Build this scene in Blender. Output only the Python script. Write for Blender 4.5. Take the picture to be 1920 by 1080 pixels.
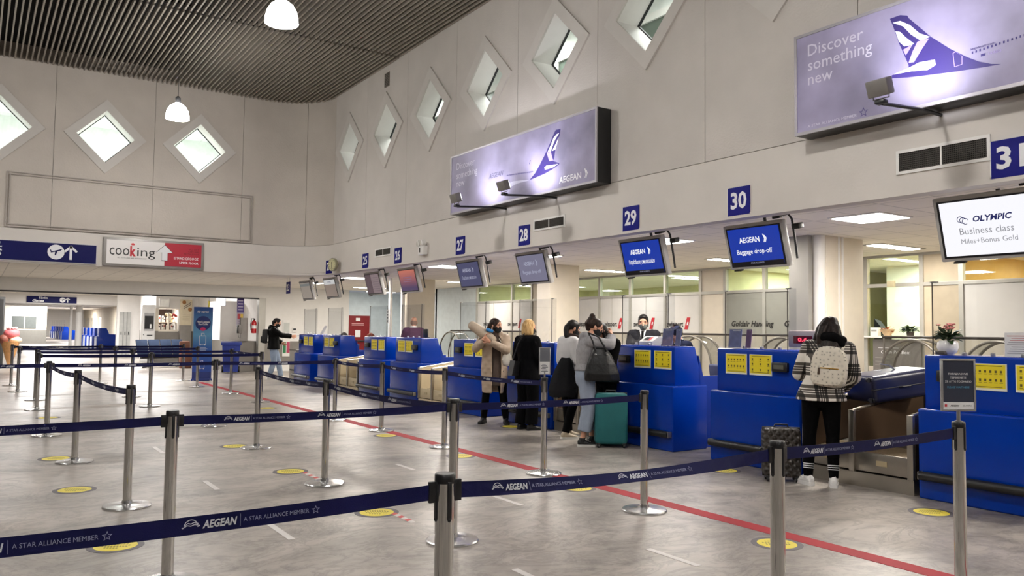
import bpy, bmesh, math, random
from mathutils import Vector, Matrix, Euler
for _o in list(bpy.data.objects):
    bpy.data.objects.remove(_o)
SC = bpy.context.scene
COL = SC.collection
PI = math.pi
random.seed(11)

# ---------------------------------------------------------------- camera
cam_d = bpy.data.cameras.new('camera')
cam = bpy.data.objects.new('camera', cam_d)
COL.objects.link(cam)
cam_d.sensor_width = 36.0
cam_d.lens = 1505.4 / 1920 * 36
cam_d.clip_end = 400
_yaw, _pit, _rol = math.radians(33.765), math.radians(2.992), math.radians(0.693)
_f = Vector((math.sin(_yaw) * math.cos(_pit), math.cos(_yaw) * math.cos(_pit), math.sin(_pit)))
_r = Vector((math.cos(_yaw), -math.sin(_yaw), 0))
_u = _r.cross(_f)
_r2 = _r * math.cos(_rol) + _u * math.sin(_rol)
_u2 = _u * math.cos(_rol) - _r * math.sin(_rol)
_m = Matrix((( _r2.x, _u2.x, -_f.x, 0), (_r2.y, _u2.y, -_f.y, 0), (_r2.z, _u2.z, -_f.z, 1.5), (0, 0, 0, 1)))
cam.matrix_world = _m
SC.camera = cam

# ---------------------------------------------------------------- view, world
SC.view_settings.view_transform = 'Standard'
SC.view_settings.look = 'None'
SC.view_settings.exposure = 0.0
SC.view_settings.gamma = 1.0
SC.view_settings.use_curve_mapping = False
W = bpy.data.worlds.new('world')
SC.world = W
W.use_nodes = True
W.node_tree.nodes['Background'].inputs[0].default_value = (0.9, 0.93, 1.0, 1)
W.node_tree.nodes['Background'].inputs[1].default_value = 0.25


# ---------------------------------------------------------------- lights
def light_obj(kind, name, loc, energy, color, size=0.2, sy=None, target=None, angle=None, blend=0.5):
    d = bpy.data.lights.new(name, kind)
    d.energy = energy
    d.color = color
    if kind == 'AREA':
        d.shape = 'RECTANGLE'
        d.size = size
        d.size_y = sy or size
    elif kind in ('POINT', 'SPOT'):
        d.shadow_soft_size = size
    if kind == 'SPOT':
        d.spot_size = angle
        d.spot_blend = blend
    o = bpy.data.objects.new(name, d)
    COL.objects.link(o)
    o.location = loc
    if target is not None:
        o.rotation_euler = (Vector(target) - Vector(loc)).to_track_quat('-Z', 'Y').to_euler()
    return o


WARM = (1.0, 0.93, 0.84)
NEUT = (1.0, 0.977, 0.958)
COOL = (0.93, 0.97, 1.0)
# pendant lamps of the hall (the bowls are built further down)
PENDANTS = [(3.1, 16.3), (3.2, 10.3), (3.2, 4.3), (3.2, -1.7), (-3.0, 16.3), (-3.0, 10.3), (-3.0, 4.3), (-3.0, -1.7), (3.2, -7.7), (-3.0, -7.7)]
PENDANT_Z = 5.62
for _x, _y in PENDANTS:
    light_obj('POINT', 'pendant_bulb', (_x, _y, PENDANT_Z - 0.06), 260, NEUT, 0.2)
# square fluorescent panels in the low ceiling over the desks
PANELS = [(8.6, 5.4), (8.5, 8.65), (8.45, 15.15), (8.5, 20.3), (8.6, 2.0), (8.5, 11.85), (8.5, -1.4), (8.5, 23.6)]
for _x, _y in PANELS:
    light_obj('AREA', 'panel_tube', (_x, _y, 2.835), 108, WARM, 0.6)
for _x, _y in ((11.8, 3.5), (11.8, 7.0), (11.8, 10.2), (11.8, 13.8), (11.8, 20.0), (11.0, 25.0), (12.6, 27.6)):  # those by the grey panel and in the blue recess are added fill
    light_obj('AREA', 'panel_tube', (_x, _y, 2.835), 62 if _x == 12.6 else 50, WARM, 1.1, 0.3)
# the concourse beyond the far wall
for _x, _y, _e in ((0.5, 23.5, 85), (4.5, 23.5, 85), (2, 31, 250), (5.5, 31, 250), (5.5, 38, 280), (2, 40, 260), (4, 47, 340), (4, 58, 700), (4, 70, 700), (4, 85, 600), (9, 62, 300), (9, 76, 300), (9, 90, 420), (4, 104, 1300), (9, 108, 900)):  # the farthest pair is added to brighten the end wall
    light_obj('AREA', 'concourse_tube', (_x, _y, 2.79 if _y < 27 else (3.1 if _y < 50 else 3.3)), _e, NEUT, 1.2, 0.6)
# rooms behind the diamond windows
for _y in (4.0, 8.0, 12.0, 16.0):
    light_obj('AREA', 'upper_room_tube', (8.1, _y, 6.9), 60, NEUT, 1.2, 0.5)
for _x in (-2.0, 2.2, 4.6):
    light_obj('AREA', 'upper_room_tube', (_x, 22.0, 6.9), 190, NEUT, 1.5, 1.0)


# ---------------------------------------------------------------- materials
def lin(c):
    c = c / 255.0
    return c / 12.92 if c <= 0.04045 else ((c + 0.055) / 1.055) ** 2.4


def rgb(c):
    return (lin(c[0]), lin(c[1]), lin(c[2]), 1.0)


_mats = {}


def mat(name, c, rough=0.5, metal=0.0, spec=0.5, var=0.06, scale=6.0, bump=0.0, bscale=60.0, emit=0.0, coat=0.0, ecol=None):
    if name in _mats:
        return _mats[name]
    m = bpy.data.materials.new(name)
    m.use_nodes = True
    nt = m.node_tree
    N, L = nt.nodes, nt.links
    b = N['Principled BSDF']
    tc = N.new('ShaderNodeTexCoord')
    ns = N.new('ShaderNodeTexNoise')
    ns.inputs['Scale'].default_value = scale
    ns.inputs['Detail'].default_value = 4
    L.new(tc.outputs['Object'], ns.inputs['Vector'])
    mx = N.new('ShaderNodeMixRGB')
    mx.blend_type = 'MULTIPLY'
    mx.inputs[0].default_value = 1.0
    mx.inputs[1].default_value = rgb(c)
    rp = N.new('ShaderNodeMapRange')
    rp.inputs[1].default_value = 0.3
    rp.inputs[2].default_value = 0.7
    rp.inputs[3].default_value = 1 - var
    rp.inputs[4].default_value = 1 + var
    L.new(ns.outputs[0], rp.inputs[0])
    L.new(rp.outputs[0], mx.inputs[2])
    L.new(mx.outputs[0], b.inputs['Base Color'])
    b.inputs['Roughness'].default_value = rough
    b.inputs['Metallic'].default_value = metal
    b.inputs['Specular IOR Level'].default_value = spec
    if coat:
        b.inputs['Coat Weight'].default_value = coat
        b.inputs['Coat Roughness'].default_value = 0.06
    if emit:
        b.inputs['Emission Color'].default_value = rgb(ecol or c)
        b.inputs['Emission Strength'].default_value = emit
    if bump:
        n2 = N.new('ShaderNodeTexNoise')
        n2.inputs['Scale'].default_value = bscale
        n2.inputs['Detail'].default_value = 3
        L.new(tc.outputs['Object'], n2.inputs['Vector'])
        bp = N.new('ShaderNodeBump')
        bp.inputs['Strength'].default_value = bump
        bp.inputs['Distance'].default_value = 0.01
        L.new(n2.outputs[0], bp.inputs['Height'])
        L.new(bp.outputs[0], b.inputs['Normal'])
    _mats[name] = m
    return m


def glassy(name, c=(235, 240, 240), refl=0.12, tint=0.94, rough=0.02):
    """Clear sheet: straight-through transmission with a fresnel reflection."""
    if name in _mats:
        return _mats[name]
    m = bpy.data.materials.new(name)
    m.use_nodes = True
    nt = m.node_tree
    N, L = nt.nodes, nt.links
    for n in list(N):
        if n.type != 'OUTPUT_MATERIAL':
            N.remove(n)
    out = [n for n in N if n.type == 'OUTPUT_MATERIAL'][0]
    tr = N.new('ShaderNodeBsdfTransparent')
    k = rgb(c)
    tr.inputs[0].default_value = (k[0] * tint, k[1] * tint, k[2] * tint, 1)
    gl = N.new('ShaderNodeBsdfGlossy')
    gl.inputs['Roughness'].default_value = rough
    gl.inputs[0].default_value = (1, 1, 1, 1)
    lw = N.new('ShaderNodeLayerWeight')
    lw.inputs[0].default_value = 0.5
    pw = N.new('ShaderNodeMath')
    pw.operation = 'POWER'
    pw.inputs[1].default_value = 5.0
    L.new(lw.outputs['Facing'], pw.inputs[0])
    mr = N.new('ShaderNodeMapRange')
    mr.inputs[3].default_value = refl * 0.35
    mr.inputs[4].default_value = 0.75
    L.new(pw.outputs[0], mr.inputs[0])
    mx = N.new('ShaderNodeMixShader')
    L.new(mr.outputs[0], mx.inputs[0])
    L.new(tr.outputs[0], mx.inputs[1])
    L.new(gl.outputs[0], mx.inputs[2])
    L.new(mx.outputs[0], out.inputs[0])
    _mats[name] = m
    return m


# ---------------------------------------------------------------- text
_tc = {}
_cap = []


def text_geo(s, bold=0.0, shear=0.0, space=1.0):
    key = (s, bold, shear, space)
    if key in _tc:
        return _tc[key]
    cu = bpy.data.curves.new('t', 'FONT')
    cu.body = s
    cu.offset = bold
    cu.shear = shear
    cu.space_character = space
    cu.resolution_u = 2
    cu.fill_mode = 'FRONT'
    ob = bpy.data.objects.new('t', cu)
    me = bpy.data.meshes.new_from_object(ob)
    vs = [(v.co.x, v.co.y) for v in me.vertices]
    fs = [tuple(p.vertices) for p in me.polygons]
    bpy.data.objects.remove(ob)
    bpy.data.meshes.remove(me)
    bpy.data.curves.remove(cu)
    if not _cap:
        _cap.append(0.7)
    r = ([(x / _cap[0], y / _cap[0]) for x, y in vs], fs)
    _tc[key] = r
    return r


_v, _ = text_geo('H')
_h = max(p[1] for p in _v)
_cap[0] = 0.7 * _h
_tc.clear()


# ---------------------------------------------------------------- mesh builder
class MB:
    def __init__(s, origin=(0, 0, 0)):
        s.bm = bmesh.new()
        s.mats = []
        s.T = Matrix.Identity(4)

    def mi(s, m):
        if m not in s.mats:
            s.mats.append(m)
        return s.mats.index(m)

    def face(s, pts, m):
        vs = [s.bm.verts.new(s.T @ Vector(p)) for p in pts]
        try:
            f = s.bm.faces.new(vs)
            f.material_index = s.mi(m)
            return f
        except ValueError:
            return None

    def mesh(s, pts, faces, m):
        i = s.mi(m)
        vs = [s.bm.verts.new(s.T @ Vector(p)) for p in pts]
        for f in faces:
            try:
                q = s.bm.faces.new([vs[k] for k in f])
                q.material_index = i
            except ValueError:
                pass

    def box(s, c, size, m, rot=None, bev=0.0, seg=2):
        """Box by centre and size, optional Euler rotation and bevelled edges."""
        i = s.mi(m)
        M = Matrix.Translation(Vector(c))
        if rot:
            M = M @ Euler(rot).to_matrix().to_4x4()
        M = s.T @ M @ Matrix.Diagonal((size[0], size[1], size[2], 1))
        if bev <= 0:
            r = bmesh.ops.create_cube(s.bm, size=1.0, matrix=M)
            for f in {f for v in r['verts'] for f in v.link_faces}:
                f.material_index = i
            return
        tb = bmesh.new()
        bmesh.ops.create_cube(tb, size=1.0, matrix=Matrix.Diagonal((size[0], size[1], size[2], 1)))
        bmesh.ops.bevel(tb, geom=list(tb.edges), offset=min(bev, min(size) * 0.49), segments=seg, affect='EDGES', profile=0.5)
        M2 = Matrix.Translation(Vector(c))
        if rot:
            M2 = M2 @ Euler(rot).to_matrix().to_4x4()
        s.absorb(tb, s.T @ M2, i)

    def absorb(s, tb, M, i):
        vm = {}
        for v in tb.verts:
            vm[v] = s.bm.verts.new(M @ v.co)
        for f in tb.faces:
            try:
                q = s.bm.faces.new([vm[v] for v in f.verts])
                q.material_index = i
            except ValueError:
                pass
        tb.free()

    def b6(s, x0, x1, y0, y1, z0, z1, m, bev=0.0):
        s.box(((x0 + x1) / 2, (y0 + y1) / 2, (z0 + z1) / 2), (abs(x1 - x0), abs(y1 - y0), abs(z1 - z0)), m, None, bev)

    def rings(s, rings, m, closed=False, cap=True, wrap=True):
        i = s.mi(m)
        R = [[s.bm.verts.new(s.T @ Vector(p)) for p in r] for r in rings]
        n = len(R[0])
        K = len(R)
        for a in range(K if closed else K - 1):
            b = (a + 1) % K
            for k in range(n if wrap else n - 1):
                k2 = (k + 1) % n
                try:
                    f = s.bm.faces.new((R[a][k], R[a][k2], R[b][k2], R[b][k]))
                    f.material_index = i
                except ValueError:
                    pass
        if cap and not closed and wrap:
            for q in (list(reversed(R[0])), R[-1]):
                try:
                    f = s.bm.faces.new(q)
                    f.material_index = i
                except ValueError:
                    pass

    def tube(s, pts, r, m, n=10, closed=False, cap=True, ry=None):
        pts = [Vector(p) for p in pts]
        K = len(pts)
        rs = r if isinstance(r, (list, tuple)) else [r] * K
        out = []
        up = None
        for k in range(K):
            if closed:
                t = pts[(k + 1) % K] - pts[k - 1]
            else:
                t = pts[min(k + 1, K - 1)] - pts[max(k - 1, 0)]
            t = t.normalized() if t.length > 1e-9 else Vector((0, 0, 1))
            if up is None:
                up = Vector((0, 0, 1)) if abs(t.z) < 0.9 else Vector((1, 0, 0))
            a = t.cross(up)
            if a.length < 1e-6:
                a = t.orthogonal()
            a.normalize()
            b = a.cross(t).normalized()
            up = b
            q = ry[k] if ry else rs[k]
            out.append([pts[k] + a * (rs[k] * math.cos(2 * PI * j / n)) + b * (q * math.sin(2 * PI * j / n)) for j in range(n)])
        s.rings(out, m, closed, cap)

    def cyl(s, p0, p1, r, m, n=20, r1=None):
        s.tube([p0, p1], [r, r if r1 is None else r1], m, n)

    def lathe(s, prof, m, c=(0, 0, 0), n=28, cap=True):
        s.rings([[(c[0] + r * math.cos(2 * PI * j / n), c[1] + r * math.sin(2 * PI * j / n), c[2] + z) for j in range(n)] for r, z in prof], m, False, cap)

    def ball(s, c, r, m, n=12, k=8, rot=None):
        rx, ry, rz = r if isinstance(r, (list, tuple)) else (r, r, r)
        R = Euler(rot).to_matrix() if rot else Matrix.Identity(3)
        out = []
        for a in range(k + 1):
            th = PI * (0.02 + 0.96 * a / k)
            out.append([Vector(c) + R @ Vector((rx * math.sin(th) * math.cos(2 * PI * j / n), ry * math.sin(th) * math.sin(2 * PI * j / n), -rz * math.cos(th))) for j in range(n)])
        s.rings(out, m)

    def prism(s, poly, fn, d0, d1, m):
        """Extrude a 2D polygon: fn(u, v, d) -> point."""
        n = len(poly)
        A = [fn(u, v, d0) for u, v in poly]
        B = [fn(u, v, d1) for u, v in poly]
        s.mesh(A + B, [tuple(range(n - 1, -1, -1)), tuple(range(n, 2 * n))] + [(k, (k + 1) % n, n + (k + 1) % n, n + k) for k in range(n)], m)

    def text(s, body, o, xd, yd, h, m, align='L', w=None, bold=0.0, shear=0.0, space=1.0):
        vs, fs = text_geo(body, bold, shear, space)
        if not vs:
            return
        x0 = min(v[0] for v in vs)
        x1 = max(v[0] for v in vs)
        kx = h if w is None else w / max(1e-6, x1 - x0)
        sh = {'L': x0, 'C': (x0 + x1) / 2, 'R': x1}[align]
        o, xd, yd = Vector(o), Vector(xd).normalized(), Vector(yd).normalized()
        s.mesh([o + xd * ((x - sh) * kx) + yd * (y * h) for x, y in vs], fs, m)

    def flat(s, poly, o, xd, yd, m):
        o, xd, yd = Vector(o), Vector(xd).normalized(), Vector(yd).normalized()
        s.face([o + xd * x + yd * y for x, y in poly], m)

    def build(s, name, parent=None, label=None, cat=None, group=None, kind=None, loc=None, rz=0.0, ang=35, smooth=True):
        bm = s.bm
        bmesh.ops.recalc_face_normals(bm, faces=bm.faces)
        me = bpy.data.meshes.new(name)
        bm.to_mesh(me)
        bm.free()
        for m in s.mats:
            me.materials.append(m)
        if smooth:
            me.polygons.foreach_set('use_smooth', [True] * len(me.polygons))
            me.set_sharp_from_angle(angle=math.radians(ang))
        o = bpy.data.objects.new(name, me)
        COL.objects.link(o)
        if parent:
            o.parent = parent
        if loc:
            o.location = loc
        if rz:
            o.rotation_euler = (0, 0, rz)
        tag(o, label, cat, group, kind)
        return o


def tag(o, label=None, cat=None, group=None, kind=None):
    if label:
        o['label'] = label
    if cat:
        o['category'] = cat
    if group:
        o['group'] = group
    if kind:
        o['kind'] = kind
    return o


def thing(name, label, cat, loc=(0, 0, 0), rz=0.0, group=None):
    o = bpy.data.objects.new(name, None)
    COL.objects.link(o)
    o.location = loc
    o.rotation_euler = (0, 0, rz)
    o.empty_display_size = 0.1
    return tag(o, label, cat, group)


def dup(src, label=None, loc=None, rz=None, group=None):
    """A copy of a thing with copies of its parts and sub-parts."""
    r = src.copy()
    COL.objects.link(r)
    if label:
        r['label'] = label
    if group:
        r['group'] = group
    if loc is not None:
        r.location = loc
    if rz is not None:
        r.rotation_euler = (0, 0, rz)
    for ch in src.children:
        c = ch.copy()
        COL.objects.link(c)
        c.parent = r
        for g in ch.children:
            d = g.copy()
            COL.objects.link(d)
            d.parent = c
    return r


def place_light(o):
    return o


# ================================================================ SETTING
PAINT = mat('wall_paint', (203, 197, 191), 0.85, var=0.05, scale=1.6, bump=0.35, bscale=38, spec=0.25)
PAINT_FAR = mat('wall_paint_far', (198, 190, 181), 0.9, var=0.06, scale=1.3, bump=0.5, bscale=30, spec=0.2)
PLATE = mat('window_plate_paint', (205, 200, 194), 0.7, var=0.02)
FASCIA = mat('fascia_paint', (214, 208, 201), 0.7, var=0.03, scale=2, bump=0.12, bscale=40)
JOINT = mat('joint_shadow_gap', (138, 131, 124), 0.9)
WHITE = mat('white_paint', (232, 230, 226), 0.6, var=0.02)
CREAM = mat('cream_panel', (222, 213, 197), 0.6, var=0.03)
ALU = mat('grey_aluminium', (168, 166, 160), 0.4, metal=0.6, var=0.03)
DARK = mat('dark_grey', (44, 44, 46), 0.6)
BLACK = mat('black_plastic', (16, 16, 18), 0.42)
SLAT = mat('slat_aluminium', (158, 150, 139), 0.5, metal=0.15, var=0.08, scale=3)
VOID = mat('dark_plenum', (22, 21, 20), 0.95)
TILEW = None


def tile_mat(name, c, sx, sy, gap=0.012, dark=0.72, rough=0.8):
    m = mat(name, c, rough, var=0.025, scale=0.8)
    nt = m.node_tree
    N, L = nt.nodes, nt.links
    b = N['Principled BSDF']
    tc = [n for n in N if n.type == 'TEX_COORD'][0]
    br = N.new('ShaderNodeTexBrick')
    br.offset = 0.0
    br.inputs['Scale'].default_value = 1.0
    br.inputs['Brick Width'].default_value = sx
    br.inputs['Row Height'].default_value = sy
    br.inputs['Mortar Size'].default_value = gap
    br.inputs['Mortar Smooth'].default_value = 0.1
    br.inputs['Color1'].default_value = (1, 1, 1, 1)
    br.inputs['Color2'].default_value = (0.95, 0.95, 0.95, 1)
    br.inputs['Mortar'].default_value = (dark, dark, dark, 1)
    L.new(tc.outputs['Object'], br.inputs['Vector'])
    mx = N.new('ShaderNodeMixRGB')
    mx.blend_type = 'MULTIPLY'
    mx.inputs[0].default_value = 1
    src = b.inputs['Base Color'].links[0].from_socket
    L.new(src, mx.inputs[1])
    L.new(br.outputs['Color'], mx.inputs[2])
    L.new(mx.outputs[0], b.inputs['Base Color'])
    return m


def floor_mat():
    m = bpy.data.materials.new('polished_marble')
    m.use_nodes = True
    nt = m.node_tree
    N, L = nt.nodes, nt.links
    b = N['Principled BSDF']
    tc = N.new('ShaderNodeTexCoord')
    mp = N.new('ShaderNodeMapping')
    mp.inputs['Rotation'].default_value = (0, 0, 0.7)
    mp.inputs['Scale'].default_value = (0.8, 1.25, 1)
    L.new(tc.outputs['Object'], mp.inputs[0])

    def noise(scale, detail, dist, rough=0.55):
        n = N.new('ShaderNodeTexNoise')
        n.inputs['Scale'].default_value = scale
        n.inputs['Detail'].default_value = detail
        n.inputs['Distortion'].default_value = dist
        n.inputs['Roughness'].default_value = rough
        L.new(mp.outputs[0], n.inputs['Vector'])
        return n

    def ramp(src, stops):
        r = N.new('ShaderNodeValToRGB')
        e = r.color_ramp.elements
        while len(e) < len(stops):
            e.new(0.5)
        for k, (p, c) in enumerate(stops):
            e[k].position = p
            e[k].color = (c, c, c, 1) if not isinstance(c, tuple) else c
        L.new(src.outputs[0], r.inputs[0])
        return r
    base = ramp(noise(0.9, 9, 0.8, 0.65), [(0.3, rgb((124, 118, 112))), (0.5, rgb((160, 152, 144))), (0.72, rgb((182, 174, 166)))])
    blot = ramp(noise(1.15, 8, 1.6, 0.68), [(0.32, 0.50), (0.44, 0.84), (0.58, 1.0)])
    vein = ramp(noise(1.7, 9, 2.4, 0.7), [(0.44, 1.0), (0.492, 0.70), (0.54, 1.0)])
    m1 = N.new('ShaderNodeMixRGB')
    m1.blend_type = 'MULTIPLY'
    m1.inputs[0].default_value = 0.95
    L.new(base.outputs[0], m1.inputs[1])
    L.new(blot.outputs[0], m1.inputs[2])
    m2 = N.new('ShaderNodeMixRGB')
    m2.blend_type = 'MULTIPLY'
    m2.inputs[0].default_value = 1.0
    L.new(m1.outputs[0], m2.inputs[1])
    L.new(vein.outputs[0], m2.inputs[2])
    L.new(m2.outputs[0], b.inputs['Base Color'])
    rr = N.new('ShaderNodeMapRange')
    rr.inputs[3].default_value = 0.24
    rr.inputs[4].default_value = 0.48
    L.new(noise(1.3, 5, 1.0).outputs[0], rr.inputs[0])
    L.new(rr.outputs[0], b.inputs['Roughness'])
    b.inputs['Specular IOR Level'].default_value = 0.5
    return m


XW = 7.13      # plane of the wall over the desks
YF = 19.75     # plane of the far wall
ZS = 2.79      # underside of the wall bands
ZJ = 3.51      # joint over the band
ZC = 7.1       # slat ceiling
RC = 1.3       # rounded corner
CXc, CYc = XW - RC, YF - RC

mb = MB()
mb.b6(-12, 20, -12, 130, -0.2, 0, floor_mat())
mb.build('floor', kind='structure')
mb = MB()
_z = mat('floor_strip_stone', (150, 145, 139), 0.3)
mb.b6(-12, 12, 24.28, 24.36, 0, 0.003, _z)
mb.build('trim_1', kind='structure')


# --- right wall: 2 m panels, each with a diamond opening
DM = 0.64      # opening half diagonal in the wall (covered by the plate)
DZ = 5.72


def panel(mb, fn, a0, a1, z0, z1, ac, zc, r, t, m):
    """Wall panel a0..a1 x z0..z1 with a diamond hole; fn(a, z, d) -> point, thickness t."""
    rect = [(a0, z0), (a1, z0), (a1, z1), (a0, z1)]
    dia = [(ac, zc - r), (ac + r, zc), (ac, zc + r), (ac - r, zc)]
    V = [fn(a, z, 0) for a, z in rect + dia] + [fn(a, z, t) for a, z in rect + dia]
    F = [(0, 1, 4), (1, 5, 4), (1, 2, 5), (2, 6, 5), (2, 3, 6), (3, 7, 6), (3, 0, 7), (0, 4, 7)]
    F2 = [tuple(k + 8 for k in reversed(f)) for f in F]
    E = [(0, 1, 9, 8), (1, 2, 10, 9), (2, 3, 11, 10), (3, 0, 8, 11)]
    mb.mesh(V, F + F2 + E, m)


def fn_right(a, z, d):
    return (XW + d, a, z)


def fn_far(a, z, d):
    return (a, YF + d, z)


G = 0.004
R_CENT = [17.55 - 1.995 * k for k in range(10)]
mb = MB()
for c in R_CENT:
    a0, a1 = c - 0.9975 + G, c + 0.9975 - G
    a1 = min(a1, CYc - G)
    panel(mb, fn_right, a0, a1, ZJ + 0.008, ZC + 0.35, c, DZ, DM, 0.12, PAINT)
    mb.b6(XW + 0.03, XW + 0.12, c - 0.9975 - 0.03, c - 0.9975 + 0.03, ZJ, ZC + 0.35, JOINT)
mb.b6(XW, XW + 0.3, -12, R_CENT[-1] - 1.0, ZJ, ZC + 0.35, PAINT)
mb.b6(XW + 0.02, XW + 0.1, R_CENT[-1] - 1.0, CYc, ZJ - 0.02, ZJ + 0.02, JOINT)
mb.build('wall_right', kind='structure')

F_CENT = [4.28 - 2.0 * k for k in range(6)]
mb = MB()
for c in F_CENT:
    panel(mb, fn_far, c - 1 + G, c + 1 - G, ZJ + 0.008, ZC + 0.35, c, DZ - 0.03, DM, 0.12, PAINT_FAR)
    mb.b6(c + 1 - 0.03, c + 1 + 0.03, YF + 0.03, YF + 0.12, ZJ, ZC + 0.35, JOINT)
mb.b6(F_CENT[0] + 1 + G, CXc, YF, YF + 0.12, ZJ + 0.008, ZC + 0.35, PAINT_FAR)
mb.b6(-12, F_CENT[-1] - 1, YF, YF + 0.12, ZJ, ZC + 0.35, PAINT_FAR)
mb.b6(F_CENT[-1] - 1, CXc, YF + 0.02, YF + 0.1, ZJ - 0.02, ZJ + 0.02, JOINT)
mb.build('wall_far', kind='structure')


def arc_band(mb, r0, r1, z0, z1, m, a0=0.0, a1=PI / 2, n=24):
    rings = []
    for k in range(n + 1):
        a = a0 + (a1 - a0) * k / n
        c, s_ = math.cos(a), math.sin(a)
        rings.append([(CXc + r0 * c, CYc + r0 * s_, z0), (CXc + r1 * c, CYc + r1 * s_, z0), (CXc + r1 * c, CYc + r1 * s_, z1), (CXc + r0 * c, CYc + r0 * s_, z1)])
    mb.rings(rings, m)


mb = MB()
for k in range(2):
    arc_band(mb, RC, RC + 0.12, ZJ + 0.008, ZC + 0.35, PAINT_FAR, (0.004, PI / 4 + 0.004)[k], (PI / 4 - 0.004, PI / 2)[k], 12)
arc_band(mb, RC + 0.03, RC + 0.1, ZJ - 0.02, ZC, JOINT)
mb.build('wall_corner', kind='structure')

# --- lower bands with a small lip at the bottom
mb = MB()
mb.b6(XW, XW + 0.14, -12, CYc, ZS + 0.05, ZJ, FASCIA)
mb.b6(XW - 0.012, XW + 0.17, -12, CYc, ZS, ZS + 0.05, FASCIA)
mb.b6(-12, CXc, YF, YF + 0.14, ZS + 0.05, ZJ, FASCIA)
mb.b6(-12, CXc, YF - 0.012, YF + 0.17, ZS, ZS + 0.05, FASCIA)
arc_band(mb, RC, RC + 0.14, ZS + 0.05, ZJ, FASCIA)
arc_band(mb, RC + 0.012, RC + 0.17, ZS, ZS + 0.05, FASCIA)
mb.build('trim_2', kind='structure')

# --- slat ceiling: thin fins under a dark plenum
mb = MB()
x = -11.9
segs = [(-12, -7.0), (-6.94, -0.02), (0.04, 7.42), (7.48, 14.9), (14.97, YF)]
while x < XW - 0.02:
    for a, b in segs:
        y1 = b
        if x > CXc and b == YF:
            y1 = CYc + math.sqrt(max(0.0, RC * RC - (x - CXc) ** 2))
        if y1 - a > 0.05:
            dz = 0.012 if int(a) % 2 else 0.0
            mb.b6(x - 0.014, x + 0.014, a, y1, ZC + dz, ZC + 0.085 + dz, SLAT)
    x += 0.1
mb.b6(-12, XW + 0.1, -12, YF + 0.1, ZC + 0.34, ZC + 0.4, VOID)
for yj in (14.93, 7.45, 0.0, -6.97, 11.2, 3.7):
    mb.b6(-12, XW, yj - 0.03, yj + 0.03, ZC + 0.1, ZC + 0.15, VOID)
mb.build('ceiling', kind='structure', smooth=False)

# --- closing walls of the hall, behind and left of the camera
mb = MB()
mb.b6(-12.2, -12, -12, 130, 0, ZC + 0.4, PAINT)
ADDED_GLAZING = mat('added_dark_glazing', (14, 16, 20), 0.08)  # made-up dark glazing, added to streak the reflections in the steel posts
for k in range(11):
    mb.b6(-12, -11.96, -11.7 + k * 2.8, -9.1 + k * 2.8, 0.1, 5.2, ADDED_GLAZING)
mb.build('wall_left', kind='structure')
mb = MB()
mb.b6(-12, 20, -12.2, -12, 0, ZC + 0.4, PAINT)
for k in range(7):
    mb.b6(-11.7 + k * 2.8, -9.1 + k * 2.8, -12, -11.96, 0.1, 5.2, ADDED_GLAZING)
mb.build('wall_back', kind='structure')

# --- low tiled ceiling over desks and concourse
TILE = tile_mat('ceiling_tile', (240, 234, 222), 0.6, 0.6, 0.012, 0.70)
mb = MB()
mb.b6(XW + 0.13, 18, -12, YF + 0.15, 2.86, 2.95, TILE)
mb.b6(-12, 18, YF + 0.15, 27.3, 2.86, 2.95, TILE)
mb.b6(-12, 8.1, 27.5, 50, 3.15, 3.24, TILE)
mb.build('ceiling_low', kind='structure')

# --- diamond windows: raised plate, deep reveal, dark frame line and pane
PANE = glassy('window_glass', (232, 240, 238), 0.14, 0.93)
RUB = mat('dark_gasket', (38, 38, 40), 0.6)


def diamond_ring(mb, fn, c, z, ro, ri, d0, d1, m, ri2=None):
    """Square ring on its corner; ri2 = inner radius at depth d1."""
    ri2 = ri if ri2 is None else ri2
    U = [(0, -1), (1, 0), (0, 1), (-1, 0)]
    rg = []
    for u, v in U:
        rg.append([fn(c + u * ro, z + v * ro, d0), fn(c + u * ri, z + v * ri, d0), fn(c + u * ri2, z + v * ri2, d1), fn(c + u * ro, z + v * ro, d1)])
    mb.rings(rg, m, closed=True, cap=False)


wn = 0
for fn, cents, zc in ((fn_right, R_CENT[:8], DZ), (fn_far, F_CENT[:4], DZ - 0.03)):
    for c in cents:
        wn += 1
        mb = MB()
        diamond_ring(mb, fn, c, zc, 0.83, 0.585, -0.03, 0.012, PLATE)
        w = mb.build('window_%d' % wn, kind='structure', ang=20)
        mb = MB()
        diamond_ring(mb, fn, c, zc, 0.63, 0.584, 0.0, 0.36, WHITE, 0.56)
        mb.build('reveal', w, ang=20)
        mb = MB()
        diamond_ring(mb, fn, c, zc, 0.575, 0.54, 0.345, 0.38, RUB)
        mb.build('frame', w, ang=20)
        mb = MB()
        mb.face([fn(c, zc - 0.56, 0.365), fn(c + 0.56, zc, 0.365), fn(c, zc + 0.56, 0.365), fn(c - 0.56, zc, 0.365)], PANE)
        mb.build('pane', w)

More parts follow.
